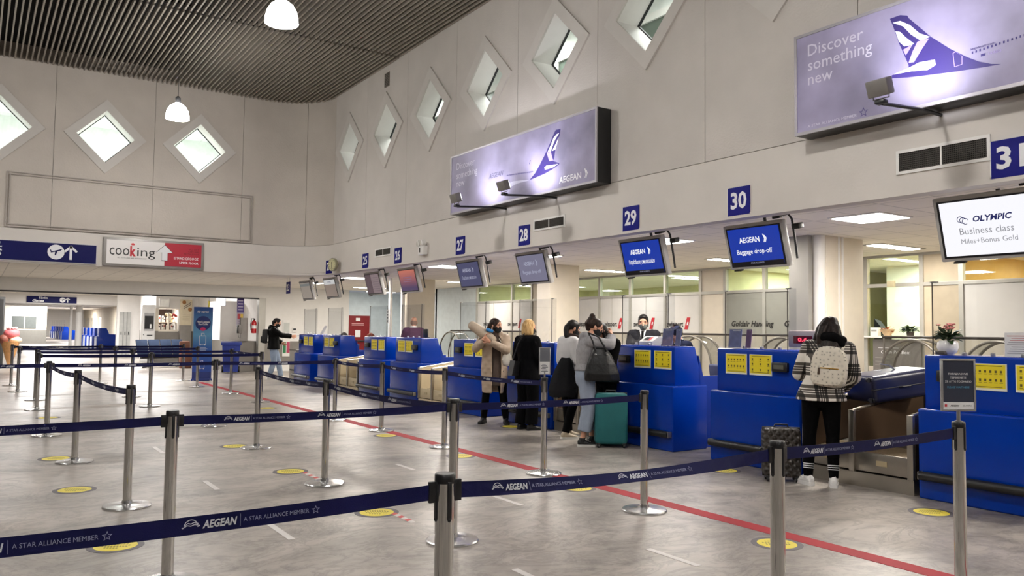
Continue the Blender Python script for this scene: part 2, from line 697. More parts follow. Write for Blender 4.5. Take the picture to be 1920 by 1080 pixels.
# --- lit rooms seen through the diamonds
UPW = mat('upper_room_paint', (226, 230, 226), 0.8)
UTILE = tile_mat('upper_tile', (228, 230, 228), 0.6, 0.6, 0.012, 0.8)
UG = mat('upper_room_dark_glass', (96, 108, 98), 0.3)
mb = MB()
mb.b6(XW + 0.5, 11.5, -2, YF - 1.2, 7.0, 7.1, UTILE)
mb.b6(XW + 0.5, 11.5, -2, YF - 1.2, 4.2, 4.3, UPW)
mb.b6(8.95, 9.05, -2, YF - 1.2, 4.3, 7.0, UPW)
for k in range(12):
    y = -1.2 + k * 1.65
    mb.b6(8.9, 8.95, y, y + 1.45, 4.5, 6.5, UG)
    mb.b6(8.87, 8.95, y + 1.45, y + 1.6, 4.4, 6.6, WHITE)
mb.b6(8.86, 8.95, -2, YF - 1.2, 6.5, 6.62, WHITE)
mb.b6(XW + 0.5, 11.5, YF - 1.3, YF - 1.2, 4.2, 7.1, UPW)
mb.b6(XW + 0.5, 11.5, -2.1, -2, 4.2, 7.1, UPW)
mb.b6(-5, 6, YF + 0.5, 25, 7.0, 7.1, UTILE)
mb.b6(-5, 6, YF + 0.5, 25, 4.2, 4.3, UPW)
mb.b6(-5, 6, 24.9, 25, 4.3, 7.0, UPW)
mb.b6(-5.1, -5, YF + 0.5, 25, 4.2, 7.1, UPW)
mb.b6(6, 6.1, YF + 0.5, 25, 4.2, 7.1, UPW)
mb.build('wall_upper_rooms', kind='structure')
# strip lights in the upper rooms
LAMPW = mat('lamp_diffuser', (255, 252, 245), 0.5, emit=9.0, var=0)
for k, y in enumerate((4.0, 8.0, 12.0, 16.0)):
    mb = MB()
    mb.b6(7.75, 8.6, y - 0.2, y + 0.2, 6.955, 6.998, LAMPW)
    tag(mb.build('ceiling_light'), 'ceiling light panel in the upper room, seen up through the diamond windows over the desks', 'ceiling light', 'upper room lights')

# --- thin rectangular moulding on the far wall
mb = MB()
MOLD = mat('moulding_paint', (168, 160, 152), 0.6)
x0, x1, z0, z1 = 0.45, 5.55, 3.53, 4.70
for a in (0.0, 0.05):
    t = 0.022
    yy0, yy1 = YF - 0.03, YF
    mb.b6(x0 + a, x1 - a, yy0, yy1, z0 + a, z0 + a + t, MOLD)
    mb.b6(x0 + a, x1 - a, yy0, yy1, z1 - a - t, z1 - a, MOLD)
    mb.b6(x0 + a, x0 + a + t, yy0, yy1, z0 + a + t, z1 - a - t, MOLD)
    mb.b6(x1 - a - t, x1 - a, yy0, yy1, z0 + a + t, z1 - a - t, MOLD)
mb.build('trim_3', kind='structure')

# --- structure of the check-in bay: columns, partition, end walls
XP = 13.0
mb = MB()
mb.b6(9.75, 10.62, 6.78, 7.22, 0, 2.9, CREAM, 0.01)
mb.b6(10.02, 10.05, 6.765, 6.79, 0, 2.88, WHITE)
mb.b6(10.10, 10.13, 6.765, 6.79, 0, 2.88, WHITE)
mb.cyl((9.70, 6.86, 0), (9.70, 6.86, 2.88), 0.085, WHITE, 20)
mb.b6(9.52, 9.6, 6.9, 7.22, 0, 2.88, ALU)
mb.build('column_1', kind='structure')
mb = MB()
mb.b6(9.75, 10.52, 13.2, 13.65, 0, 2.9, CREAM, 0.01)
mb.build('column_2', kind='structure')
mb = MB()
mb.b6(9.75, 10.55, 19.6, 20.05, 0, 2.9, CREAM, 0.01)
mb.cyl((9.35, 19.9, 0), (9.35, 19.9, 2.87), 0.05, WHITE, 14)
mb.cyl((9.62, 19.7, 0), (9.62, 19.7, 2.87), 0.06, WHITE, 14)
mb.build('column_3', kind='structure')

OFFICE = mat('office_wall_paint', (206, 202, 160), 0.8)
OFFW = mat('office_white_wall', (222, 220, 206), 0.8)
YELL = mat('office_ochre_wall', (226, 186, 110), 0.8)
GREYG = mat('frosted_grey_panel', (156, 156, 147), 0.35, var=0.04)
SWP = mat('pale_partition_panel', (220, 218, 214), 0.35, var=0.02)
FRM = mat('partition_frame', (186, 184, 176), 0.45, metal=0.3)
RAILM = mat('dark_rail', (56, 50, 46), 0.5)
BLUEW = mat('pale_blue_wall', (206, 216, 219), 0.7)
ZT, ZR = 2.34, 1.47
mb = MB()
Y0, Y1 = -3.0, 21.4
mb.b6(XP - 0.04, XP + 0.04, Y0, Y1, ZT - 0.03, ZT + 0.03, FRM)
mb.b6(XP - 0.05, XP + 0.05, Y0, Y1, 2.82, 2.88, FRM)
for y in (21.36, 19.4, 18.4, 16.4, 15.46, 14.33, 13.17, 12.1, 11.42, 10.42, 9.3, 8.24, 7.24, 6.6, 5.3, 4.0, 2.5):
    mb.b6(XP - 0.045, XP + 0.045, y - 0.035, y + 0.035, 0, 2.86, FRM)
mb.build('trim_4', kind='structure')
mb = MB()
for a, b, m, top in ((18.4, 16.4, CREAM, 2.86), (12.1, 11.42, CREAM, 2.86), (7.24, 6.6, mat('beige_panel', (198, 184, 160), 0.6), 2.86), (21.36, 18.4, SWP, ZT), (16.4, 12.1, SWP, ZT), (11.42, 8.24, GREYG, ZT), (6.6, 2.5, SWP, ZT), (2.5, -3, CREAM, 2.86)):
    mb.b6(XP - 0.015, XP + 0.015, b, a, ZR if m in (SWP, GREYG) else 0, top, m)
    if m in (SWP, GREYG):
        mb.b6(XP - 0.015, XP + 0.015, b, a, 0, ZR, CREAM)
mb.b6(XP - 0.015, XP + 0.015, 7.24, 8.24, 0, 0.95, CREAM)
for y in (15.0, 13.8, 20.4, 9.8):
    mb.b6(XP - 0.02, XP - 0.014, y - 0.006, y + 0.006, ZR, ZT, FRM)
mb.build('partition_wall', kind='structure')
mb = MB()
mb.b6(XP + 0.05, 17.5, Y0, Y1, 2.9, 2.95, tile_mat('office_tile', (205, 206, 200), 0.6, 0.6, 0.012, 0.8))
mb.b6(17.4, 17.5, 6.9, Y1, 0, 2.9, OFFICE)
mb.b6(17.4, 17.5, Y0, 6.9, 0, 2.9, YELL)
mb.b6(XP + 0.05, 17.4, 11.7, 11.8, 0, 2.9, OFFICE)
mb.b6(XP + 0.05, 17.4, 6.85, 6.95, 0, 2.9, YELL)
mb.b6(15.2, 15.3, 7.0, 9.2, 0, 2.9, OFFW)
mb.b6(15.6, 17.4, 10.2, 10.3, 0, 2.9, OFFICE)
mb.b6(XP + 0.05, 17.4, Y1 - 0.1, Y1, 0, 2.9, OFFICE)
for y in (14.6, 13.6, 20.2):
    mb.b6(17.2, 17.4, y - 0.2, y + 0.2, 0, 2.9, OFFW)
mb.build('wall_offices', kind='structure')
for (lx, ly) in ((15.2, 14.5), (15.2, 19.6), (15.6, 12.6), (14.2, 8.2), (14.8, 5.0), (15.0, 10.9)):
    light_obj('AREA', 'office_tube', (lx, ly, 2.84), 240 if ly == 5.0 else 130, (0.98, 1.0, 0.86) if ly > 7 else (1.0, 0.86, 0.6), 1.2, 0.2)
    mb = MB()
    mb.b6(lx - 0.6, lx + 0.6, ly - 0.1, ly + 0.1, 2.855, 2.9, LAMPW)
    mb.build('ceiling_light', None, 'fluorescent strip on the ceiling of the office behind the glazed partition', 'ceiling light', 'office strip lights')
# panes of the transom windows, and the counter window by the big column
k = 20
for a, b in ((21.3, 19.45), (19.35, 18.45), (16.35, 15.5), (15.42, 14.37), (14.29, 13.21), (13.13, 12.14), (11.38, 10.46), (10.38, 9.34), (9.26, 8.28), (8.2, 7.28), (6.56, 5.34), (5.26, 4.04), (3.96, 2.54)):
    k += 1
    mb = MB()
    mb.b6(XP - 0.004, XP + 0.004, b, a, ZT + 0.03, 2.82, PANE)
    mb.build('window_%d' % k, kind='structure')
mb = MB()
mb.b6(XP - 0.004, XP + 0.004, 7.28, 8.2, 0.95, ZT - 0.03, PANE)
mb.build('window_40', kind='structure')
# lettering on the panels
INK = mat('black_lettering', (30, 28, 28), 0.5, var=0)
RED = mat('red_badge', (196, 40, 52), 0.5, var=0)
WT = mat('white_lettering', (240, 240, 240), 0.5, var=0)
mb = MB()
for y in (20.6, 19.25, 16.0, 14.95, 13.85, 12.75):
    o = (XP - 0.022, y + 0.36, 1.62)
    mb.text('swissport', o, (0, -1, 0), (0, 0, 1), 0.115, INK, w=0.5, bold=0.02)
    mb.flat([(0.53, -0.06), (0.63, -0.06), (0.71, 0.2), (0.61, 0.2)], o, (0, -1, 0), (0, 0, 1), RED)
    mb.flat([(0.60, 0.03), (0.64, 0.03), (0.66, 0.10), (0.62, 0.10)], (o[0] - 0.002, o[1], o[2]), (0, -1, 0), (0, 0, 1), WT)
mb.text('Goldair Handling', (XP - 0.022, 11.25, 1.63), (0, -1, 0), (0, 0, 1), 0.11, INK, w=1.05, bold=0.02, shear=0.25)
mb.text('Goldair Handling', (XP - 0.022, 9.95, 1.63), (0, -1, 0), (0, 0, 1), 0.11, INK, w=1.05, bold=0.02, shear=0.25)
mb.build('trim_5', kind='structure')

# --- end of the bay: wall with the opening to the concourse
WE = 27.3
GREYW = mat('grey_wainscot', (128, 123, 116), 0.6, var=0.05)
CONC = mat('concourse_white', (232, 229, 225), 0.7, var=0.02)
mb = MB()
mb.b6(8.07, 11.2, WE, WE + 0.2, 1.02, 3.2, WHITE)
mb.b6(8.07, 11.2, WE, WE + 0.2, 0.32, 1.02, GREYW)
mb.b6(8.07, 11.2, WE, WE + 0.2, 0, 0.32, WHITE)
mb.b6(7.98, 8.2, WE - 0.03, WE + 0.24, 0, 2.46, ALU)
mb.b6(-12, 8.07, WE, WE + 0.25, 2.46, 3.2, WHITE)
mb.b6(-12, 7.97, WE - 0.015, WE + 0.27, 2.44, 2.475, DARK)
mb.b6(11.1, 11.2, WE + 0.2, 29.6, 0, 2.9, WHITE)
mb.b6(11.1, 14.6, 29.6, 29.7, 0, 2.9, BLUEW)
mb.b6(14.5, 14.6, 24.1, 29.6, 0, 2.9, BLUEW)
mb.b6(XP, XP + 0.1, Y1, 24.1, 0, 2.9, BLUEW)
mb.b6(XP, 14.6, 24.0, 24.1, 0, 2.9, BLUEW)
mb.build('wall_end', kind='structure')
mb = MB()
mb.b6(-12, -1.0, WE, WE + 0.2, 0, 2.5, WHITE)
mb.build('wall_end_left', kind='structure')

# --- concourse beyond: side wall, bulkheads, more ceiling
mb = MB()
mb.b6(8.0, 8.15, 27.55, 46.2, 1.02, 3.15, CONC)
mb.b6(8.0, 8.15, 27.55, 46.2, 0.0, 1.02, GREYW)
mb.b6(8.0, 8.15, 46.2, 60, 0, 3.4, CONC)
mb.b6(7.2, 8.0, 27.6, 29.2, 0, 1.02, GREYW)
mb.b6(7.22, 8.0, 29.3, 30.9, 1.02, 2.4, CONC)
mb.build('wall_concourse', kind='structure')
mb = MB()
mb.b6(-12, 8.0, 50, 50.4, 2.58, 3.4, CONC)
mb.b6(-12, 8.0, 49.98, 50.42, 2.56, 2.6, mat('bulkhead_edge', (150, 146, 140), 0.6))
mb.b6(-12, 14, 50.4, 120, 3.4, 3.5, CONC)
mb.b6(-12, 14, 119.5, 120, 0, 3.5, CONC)
mb.b6(12, 12.2, 58, 120, 0, 3.5, mat('concourse_cream', (214, 204, 184), 0.8))
mb.b6(8.0, 12, 59.9, 60, 0, 3.4, CONC)
mb.build('wall_concourse_end', kind='structure')


# ================================================================ FLOOR MARKS
REDT = mat('red_floor_tape', (150, 32, 42), 0.6, spec=0.15, var=0.1, scale=4)
mb = MB()
mb.b6(5.0, 5.16, -2, 22.6, 0, 0.002, REDT)
tag(mb.build('floor_stripe'), 'long red stripe taped on the floor in front of the check-in desks', 'floor stripe')

YEL = mat('sticker_yellow', (214, 196, 52), 0.5, var=0.08)
YBD = mat('sticker_grey_border', (84, 78, 84), 0.55, var=0.08)
YINK = mat('sticker_ink', (120, 108, 40), 0.6)
_mb = MB()
_mb.lathe([(0.18, 0), (0.18, 0.0015)], YBD, n=36)
_mb.lathe([(0.138, 0.0015), (0.138, 0.0025)], YEL, n=36)
for _k, _w in enumerate((0.14, 0.2, 0.17, 0.1)):
    _yy = 0.06 - _k * 0.04
    _x = -_w / 2
    while _x < _w / 2:
        _mb.b6(_x, _x + 0.012, _yy - 0.011, _yy + 0.009, 0.0025, 0.003, YINK)
        _x += 0.02
STK = [(0.86, 6.1, 'under the front queue belt at the left'), (2.79, 6.12, 'near the front with a striped tape beside it'),
       (4.84, 6.08, 'against the red stripe behind the front belt'), (4.82, 3.77, 'on the red stripe nearest the camera, behind the front post'),
       (6.8, 3.74, 'right in front of the nearest blue desk, beside the sign post'), (6.85, 6.05, 'in front of the blue desk with the quilted case'),
       (0.82, 8.34, 'at the left behind the second row of posts'), (2.8, 8.3, 'in the middle lane beside a striped tape'),
       (4.86, 8.32, 'beside the red stripe behind the second belt'), (0.82, 10.38, 'at the left beside the base of the middle post'),
       (2.78, 10.38, 'in the middle lane beside the third row post base'), (4.86, 10.4, 'beside the red stripe close to the post base in the middle'),
       (7.0, 10.45, 'at the feet of the blond woman in black'), (0.98, 12.95, 'far left lane just beyond the fourth post row'),
       (4.57, 14.95, 'far off beside the red stripe near the bin'), (1.05, 14.95, 'farthest left, faint in the last lane')]
STK = [(x, y, 'round yellow floor sticker ' + s) for x, y, s in STK]
_s0 = _mb.build('floor_sticker', None, STK[0][2], 'floor sticker', 'yellow distance stickers', loc=(STK[0][0], STK[0][1], 0), rz=-0.6)
for _x, _y, _l in STK[1:]:
    dup(_s0, _l, (_x, _y, 0), -0.6)
TAPEW = mat('white_floor_tape', (204, 200, 196), 0.6, var=0.06)
TAPER = mat('red_tape', (186, 54, 52), 0.5)


def dash(x, y0, y1, label, w=0.05, striped=False):
    mb = MB()
    if striped:
        n = 6
        for k in range(n):
            a, b = y0 + (y1 - y0) * k / n, y0 + (y1 - y0) * (k + 1) / n
            mb.mesh([(x - w / 2, a, 0.002), (x + w / 2, a + 0.02, 0.002), (x + w / 2, b + 0.02, 0.002), (x - w / 2, b, 0.002)], [(0, 1, 2, 3)], TAPER if k % 2 else TAPEW)
    else:
        mb.b6(x - w / 2, x + w / 2, y0, y1, 0, 0.002, TAPEW)
    tag(mb.build('floor_tape'), label, 'floor tape', 'floor tape strips')


dash(3.96, 5.73, 6.18, 'white tape strip on the floor behind the front belt')
dash(3.95, 7.74, 8.17, 'white tape strip on the floor behind the second belt, right of the middle post')
dash(3.93, 3.68, 4.15, 'white tape strip on the floor in the right foreground before the red stripe')
dash(2.88, 3.85, 4.24, 'white tape strip at the bottom edge right of the foremost post')
dash(1.92, 7.71, 8.2, 'white tape strip on the floor between the second row posts at the left')
dash(1.91, 10.2, 10.8, 'faint white tape strip in the left lane')
dash(1.93, 5.65, 6.2, 'white tape strip just below the front belt at the left')
dash(2.9, 7.7, 8.16, 'red and white tape beside the middle post base', 0.05, True)
dash(2.89, 5.65, 6.02, 'red and white tape beside the sticker under the front belt', 0.05, True)

# ================================================================ QUEUE POSTS
CHROME = mat('brushed_steel', (204, 202, 199), 0.08, metal=1.0, var=0.04, scale=9)
BASEM = mat('polished_base', (206, 206, 206), 0.24, metal=1.0, var=0.03)
HEADB = mat('post_head_black', (14, 14, 18), 0.35)


def make_post(label):
    t = thing('queue_post', label, 'queue post', (0, 0, 0), 0, 'steel queue posts')
    mb = MB()
    mb.lathe([(0.186, 0.0), (0.188, 0.010), (0.182, 0.018), (0.12, 0.022), (0.055, 0.027), (0.043, 0.032), (0.04, 0.055), (0.035, 0.058)], BASEM, n=40)
    mb.build('base', t)
    mb = MB()
    mb.lathe([(0.0335, 0.05), (0.0335, 0.86), (0.0335, 0.985)], CHROME, n=32)
    mb.build('pole', t)
    mb = MB()
    mb.lathe([(0.0355, 0.972), (0.0362, 0.98), (0.0362, 1.0), (0.033, 1.005)], HEADB, n=32)
    for k in range(4):
        a = k * PI / 2
        mb.box((0.0315 * math.cos(a), 0.0315 * math.sin(a), 0.915), (0.014, 0.017, 0.13), HEADB, (0, 0, a), 0.004)
        mb.ball((0.0335 * math.cos(a), 0.0335 * math.sin(a), 0.852), (0.007, 0.007, 0.009), HEADB, 10, 6)
    mb.build('head', t)
    return t


POSTS = [
    (1.37, 2.45, 'nearest steel queue post, cut off by the bottom edge of the photo'),
    (3.1, 2.42, 'steel queue post of the front belt before the quilted carry-on case'),
    (-0.75, 2.48, 'steel queue post at the left end of the front belt, outside the frame'),
    (0.99, 5.05, 'steel queue post at the left of the second row, both belts attached'),
    (2.88, 5.03, 'steel queue post right behind the foremost one, in the second row'),
    (4.73, 5.04, 'steel queue post at the right end of the second belt, before the teal suitcase'),
    (-1.2, 5.1, 'steel queue post at the left end of the second belt, outside the frame'),
    (1.11, 7.36, 'steel queue post at the near end of the slanting belt on the left'),
    (0.97, 10.0, 'steel queue post in the middle of the slanting belt on the left'),
    (0.87, 12.55, 'steel queue post at the far end of the slanting belt on the left'),
    (0.97, 16.4, 'steel queue post in the left column, fifth from its near end'),
    (1.06, 18.5, 'steel queue post in the left column just before the two farthest ones'),
    (0.86, 20.95, 'steel queue post second from the far end of the left column'),
    (0.8, 23.0, 'farthest steel queue post of the left column beside the ice cream figure'),
    (2.86, 7.48, 'steel queue post of the middle column, one step behind the second belt'),
    (2.97, 10.1, 'steel queue post at the far end of the middle slanting belt'),
    (3.06, 12.6, 'steel queue post of the middle column where the long far belt passes'),
    (2.77, 16.2, 'steel queue post of the middle column, first behind the long far belt'),
    (2.81, 18.55, 'steel queue post of the middle column, second behind the long far belt'),
    (2.79, 20.87, 'steel queue post of the middle column, second from the far end'),
    (2.74, 23.1, 'farthest steel queue post of the middle column below the far blue counters'),
    (5.02, 9.02, 'steel queue post of the right column before the open weighing belt'),
    (5.02, 10.91, 'steel queue post of the right column before the desk with two yellow notices'),
    (4.93, 12.52, 'steel queue post of the right column at the corner of the long far belt'),
    (4.82, 16.2, 'steel queue post of the right column near the man in jeans'),
    (4.84, 18.53, 'steel queue post of the right column before the blue wheeled bin'),
    (4.62, 20.8, 'steel queue post of the right column right before the blue banner'),
    (4.8, 23.3, 'farthest steel queue post of the right column left of the blue banner'),
    (5.02, 6.87, 'steel queue post carrying the small upright sign frame, before the blond woman'),
    (4.72, 2.43, 'steel queue post with the please-wait sign on top, right foreground'),
]
_p0 = make_post(POSTS[0][2])
_p0.location = (POSTS[0][0], POSTS[0][1], 0)
for _x, _y, _l in POSTS[1:]:
    dup(_p0, _l, (_x, _y, 0))

# ================================================================ QUEUE BELTS
BELT = mat('belt_navy', (6, 9, 58), 0.65, spec=0.2, var=0.05, scale=30, bump=0.1, bscale=300)
BLET = mat('belt_white_print', (206, 208, 212), 0.6, var=0)
BSML = mat('belt_grey_print', (138, 142, 166), 0.6, var=0)


def arc_pts(cx, cy, rx, ry, a0, a1, w, n=10):
    o = [(cx + rx * math.cos(a0 + (a1 - a0) * k / n), cy + ry * math.sin(a0 + (a1 - a0) * k / n)) for k in range(n + 1)]
    i = [(cx + (rx - w) * math.cos(a0 + (a1 - a0) * k / n), cy + (ry - w) * math.sin(a0 + (a1 - a0) * k / n)) for k in range(n, -1, -1)]
    return o + i


def strip_arc(mb, P, o, xd, yd, m):
    n = len(P) // 2
    for k in range(n - 1):
        mb.flat([P[k], P[k + 1], P[-2 - k], P[-1 - k]], o, xd, yd, m)


def star_mark(mb, o, xd, yd, r, m):
    for k in range(5):
        a = PI / 2 + k * 2 * PI / 5
        c, s_ = math.cos(a), math.sin(a)
        for sgn in (1, -1):
            a2 = a + sgn * PI / 5
            t = (0.42 * r * math.cos(a2), 0.42 * r * math.sin(a2))
            mb.flat([(r * c, r * s_), (r * c * 0.72, r * s_ * 0.72), (t[0] * 0.72, t[1] * 0.72), t][::sgn], o, xd, yd, m)


def bird_mark(mb, o, xd, yd, s, m):
    """Arched rising-sun mark with two birds, s = width."""
    strip_arc(mb, arc_pts(0, 0, 0.40 * s, 0.40 * s, 0.12, PI - 0.12, 0.045 * s), o, xd, yd, m)
    for y0, k in ((0.12, 0.38), (0.0, 0.46)):
        y0 *= s
        pts = [(-k * s, y0 - 0.10 * s), (-k * 0.45 * s, y0 + 0.05 * s), (0, y0), (k * 0.45 * s, y0 + 0.07 * s), (k * 1.1 * s, y0 - 0.02 * s)]
        for a, b in zip(pts[:-1], pts[1:]):
            mb.flat([(a[0], a[1]), (b[0], b[1]), (b[0], b[1] + 0.05 * s), (a[0], a[1] + 0.05 * s)], o, xd, yd, m)
    for sx in (-0.5, 0.36):
        mb.flat([(sx * s, -0.06 * s), ((sx + 0.14) * s, -0.03 * s), ((sx + 0.14) * s, 0.01 * s), (sx * s, -0.02 * s)], o, xd, yd, m)


def belt(p, q, label, sag=0.012, phase=0.1, detail=2, bw=0.052, twist=0.0):
    """Printed webbing between two posts; the print faces the side towards the entrance of the hall."""
    p, q = Vector((p[0], p[1], 0)), Vector((q[0], q[1], 0))
    d = (q - p)
    Lt = d.length
    d.normalize()
    p2, L = p + d * 0.036, Lt - 0.072
    nrm = Vector((d.y, -d.x, 0))
    if nrm.dot(Vector((0 - p.x, 0 - p.y, 0))) < 0:
        nrm = -nrm
    xd = Vector((-nrm.y, nrm.x, 0))       # reading direction seen from the print side
    rev = xd.dot(d) < 0
    n = 18
    zc = 0.944

    def at(s_, v, off):
        """Point at run length s_, height v across the webbing, off = distance from its face."""
        f = min(1.0, max(0.0, s_ / L))
        th = twist * math.sin(PI * f)
        z = zc - 4 * sag * f * (1 - f)
        up = Vector((0, 0, 1)) * math.cos(th) - nrm * math.sin(th)
        fn = nrm * math.cos(th) + Vector((0, 0, 1)) * math.sin(th)
        return p2 + d * s_ + Vector((0, 0, z)) + up * v + fn * off
    mb = MB()
    rg = []
    for k in range(n + 1):
        s_ = L * k / n
        rg.append([at(s_, -bw / 2, 0.0008), at(s_, bw / 2, 0.0008), at(s_, bw / 2, -0.0008), at(s_, -bw / 2, -0.0008)])
    mb.rings(rg, BELT)
    if detail:
        tb = MB()
        xv, yv = Vector((1, 0, 0)), Vector((0, 0, 1))
        u = phase
        while u + 0.5 < L:
            o = Vector((u, 0, 0))
            bird_mark(tb, o + xv * 0.032 - yv * 0.002, xv, yv, 0.05, BLET)
            tb.text('AEGEAN', o + xv * 0.064 - yv * 0.0105, xv, yv, 0.021, BLET, w=0.098, bold=0.035, shear=0.22)
            if detail > 1:
                tb.flat([(0.171, -0.018), (0.1722, -0.018), (0.1722, 0.018), (0.171, 0.018)], o, xv, yv, BSML)
                tb.text('A STAR ALLIANCE MEMBER', o + xv * 0.181 - yv * 0.006, xv, yv, 0.0125, BSML, w=0.20)
                star_mark(tb, o + xv * 0.402, xv, yv, 0.014, BSML)
            else:
                tb.flat([(0.185, -0.003), (0.38, -0.003), (0.38, 0.004), (0.185, 0.004)], o, xv, yv, mat('belt_faint_print', (40, 46, 96), 0.6))
            u += 0.587
        for v in tb.bm.verts:
            s_ = L - v.co.x if rev else v.co.x
            v.co = at(s_, v.co.z, 0.0022)
        idx = [mb.mi(m) for m in tb.mats]
        vm = {v: mb.bm.verts.new(v.co) for v in tb.bm.verts}
        for f in tb.bm.faces:
            try:
                nf = mb.bm.faces.new([vm[v] for v in f.verts])
                nf.material_index = idx[f.material_index]
            except ValueError:
                pass
        tb.bm.free()
    t = mb.build('queue_belt', None, label, 'queue belt', 'navy queue belts', smooth=False)
    # black end clips that hook into the post heads
    for c, sg in ((p2, 1), (p2 + d * L, -1)):
        mb = MB()
        a = math.atan2(d.y, d.x)
        cc = c + d * (0.012 * sg)
        mb.box((cc.x, cc.y, 0.944), (0.03, 0.014, bw + 0.02), HEADB, (0, 0, a), 0.003)
        mb.build('end_clip', t)
    return t


belt((-0.75, 2.48), (1.37, 2.45), 'left stretch of the front navy belt with airline lettering, nearest to the camera', 0.02, phase=0.05, bw=0.052)
belt((1.37, 2.45), (3.1, 2.42), 'middle stretch of the front navy belt, right of the nearest post', 0.026, phase=0.145, bw=0.054, twist=0.85)
belt((3.1, 2.42), (4.72, 2.43), 'right stretch of the front navy belt, ending at the please-wait sign', phase=0.145, bw=0.056)
belt((-1.2, 5.1), (0.99, 5.05), 'left stretch of the second navy belt, running out of the photo at the left', phase=0.56)
belt((0.99, 5.05), (2.88, 5.03), 'second navy belt between the left post and the one behind the foremost post', phase=0.25)
belt((2.88, 5.03), (4.73, 5.04), 'second navy belt passing in front of the coat woman and the teal suitcase', phase=0.35)
belt((0.87, 12.55), (0.97, 10.0), 'slanting navy belt at the left, its farther half', 0.03, 0.2, 1)
belt((0.97, 10.0), (1.11, 7.36), 'slanting navy belt at the left, its nearer half', 0.03, 0.2, 1)
belt((-1.3, 12.6), (0.87, 12.55), 'long far navy belt, leftmost stretch running out of the photo', 0.01, 0.4, 1)
belt((0.87, 12.55), (3.06, 12.6), 'long far navy belt, stretch below the far blue counters and the door', 0.01, 0.3, 1)
belt((3.06, 12.6), (4.93, 12.52), 'long far navy belt, stretch before the blue bin and the man in jeans', 0.01, 0.3, 1)
belt((4.93, 12.52), (5.02, 10.91), 'navy belt along the desks, before the open beige belt boxes', 0.02, 0.2, 1)
belt((5.02, 10.91), (5.02, 9.02), 'navy belt along the desks, between the two posts before the desk pair', 0.02, 0.25, 1)
belt((5.02, 9.02), (5.02, 6.87), 'navy belt along the desks, ending at the small sign frame before the blond woman', 0.02, 0.3, 2)
belt((2.97, 10.1), (2.86, 7.48), 'slanting navy belt of the middle column, farther half', 0.03, 0.15, 2)
belt((2.86, 7.48), (2.88, 5.03), 'slanting navy belt of the middle column, nearer half', 0.03, 0.15, 2)
belt((0.97, 16.4), (2.77, 16.2), 'dark far belt between the fifth posts of the left and middle columns', 0.01, 0.3, 0)
belt((2.77, 16.2), (4.82, 16.2), 'dark far belt passing below the row of grey seats', 0.01, 0.3, 0)
belt((1.06, 18.5), (2.81, 18.55), 'dark far belt one row behind, left half', 0.01, 0.3, 0)
belt((2.81, 18.55), (4.84, 18.53), 'dark far belt passing in front of the blue banner', 0.01, 0.3, 0)
belt((0.86, 20.95), (2.79, 20.87), 'second farthest navy belt, left half, from beside the ice cream figure', 0.01, 0.3, 0)
belt((2.79, 20.87), (4.62, 20.8), 'second farthest navy belt, right half, below the grey seats', 0.01, 0.3, 0)
belt((0.8, 23.0), (2.74, 23.1), 'farthest navy belt, left half, right of the ice cream figure', 0.01, 0.3, 1)
belt((2.74, 23.1), (4.8, 23.3), 'farthest navy belt, right half, left of the blue banner', 0.01, 0.3, 0)
belt((4.84, 18.53), (4.82, 16.2), 'navy belt leading towards the blue bin in the right column', 0.01, 0.3, 1)

# ---- signs standing on two posts
FRAME = mat('sign_frame_metal', (178, 178, 178), 0.3, metal=0.9)
PAPERD = mat('sign_dark_print', (44, 48, 62), 0.35)
PAPERW = mat('sign_white_paper', (226, 226, 226), 0.4)
CYAN = mat('sign_cyan_print', (72, 140, 170), 0.5)
t = thing('sign_holder', 'please-wait notice in a metal frame on top of the right foreground post', 'sign', (4.72, 2.43, 1.005), -0.62 + 0.08)
mb = MB()
mb.cyl((0, 0, 0), (0, 0, 0.07), 0.01, FRAME, 12)
mb.lathe([(0.02, 0), (0.02, 0.006)], FRAME, n=16)
mb.build('stem', t)
mb = MB()
w_, h_ = 0.205, 0.30
for a, b, c, d_ in ((-w_ / 2, w_ / 2, 0.06, 0.072), (-w_ / 2, w_ / 2, 0.06 + h_ - 0.012, 0.06 + h_), (-w_ / 2, -w_ / 2 + 0.012, 0.072, 0.048 + h_), (w_ / 2 - 0.012, w_ / 2, 0.072, 0.048 + h_)):
    mb.b6(a, b, -0.008, 0.008, c, d_, FRAME, 0.002)
mb.build('frame', t)
mb = MB()
mb.b6(-w_ / 2 + 0.01, w_ / 2 - 0.01, -0.003, 0.003, 0.07, 0.06 + h_ - 0.01, PAPERD)
mb.b6(-w_ / 2 + 0.011, w_ / 2 - 0.011, -0.0036, -0.003, 0.071, 0.112, PAPERW)
for k, s_ in enumerate(('ΠΑΡΑΚΑΛΟΥΜΕ', 'ΠΕΡΙΜΕΝΕΤΕ', 'ΣΕ ΑΥΤΟ ΤΟ ΣΗΜΕΙΟ')):
    mb.text(s_, (0, -0.0045, 0.268 - k * 0.022), (1, 0, 0), (0, 0, 1), 0.0105, PAPERW, 'C', bold=0.01)
mb.text('PLEASE WAIT HERE', (0, -0.0045, 0.192), (1, 0, 0), (0, 0, 1), 0.0105, CYAN, 'C', bold=0.015)
mb.b6(-0.082, -0.068, -0.0045, -0.004, 0.085, 0.099, RED)
mb.text('AEGEAN', (-0.05, -0.0045, 0.087), (1, 0, 0), (0, 0, 1), 0.009, INK, bold=0.03, shear=0.2)
mb.text('OLYMPIC', (0.025, -0.0045, 0.087), (1, 0, 0), (0, 0, 1), 0.009, INK, shear=0.2)
mb.build('notice', t)
t = thing('sign_holder', 'small white printed notice in a narrow metal frame on a post beside the blond woman', 'sign', (5.02, 6.87, 1.005), -0.35)
mb = MB()
mb.cyl((0, 0, 0), (0, 0, 0.06), 0.009, FRAME, 12)
mb.build('stem', t)
mb = MB()
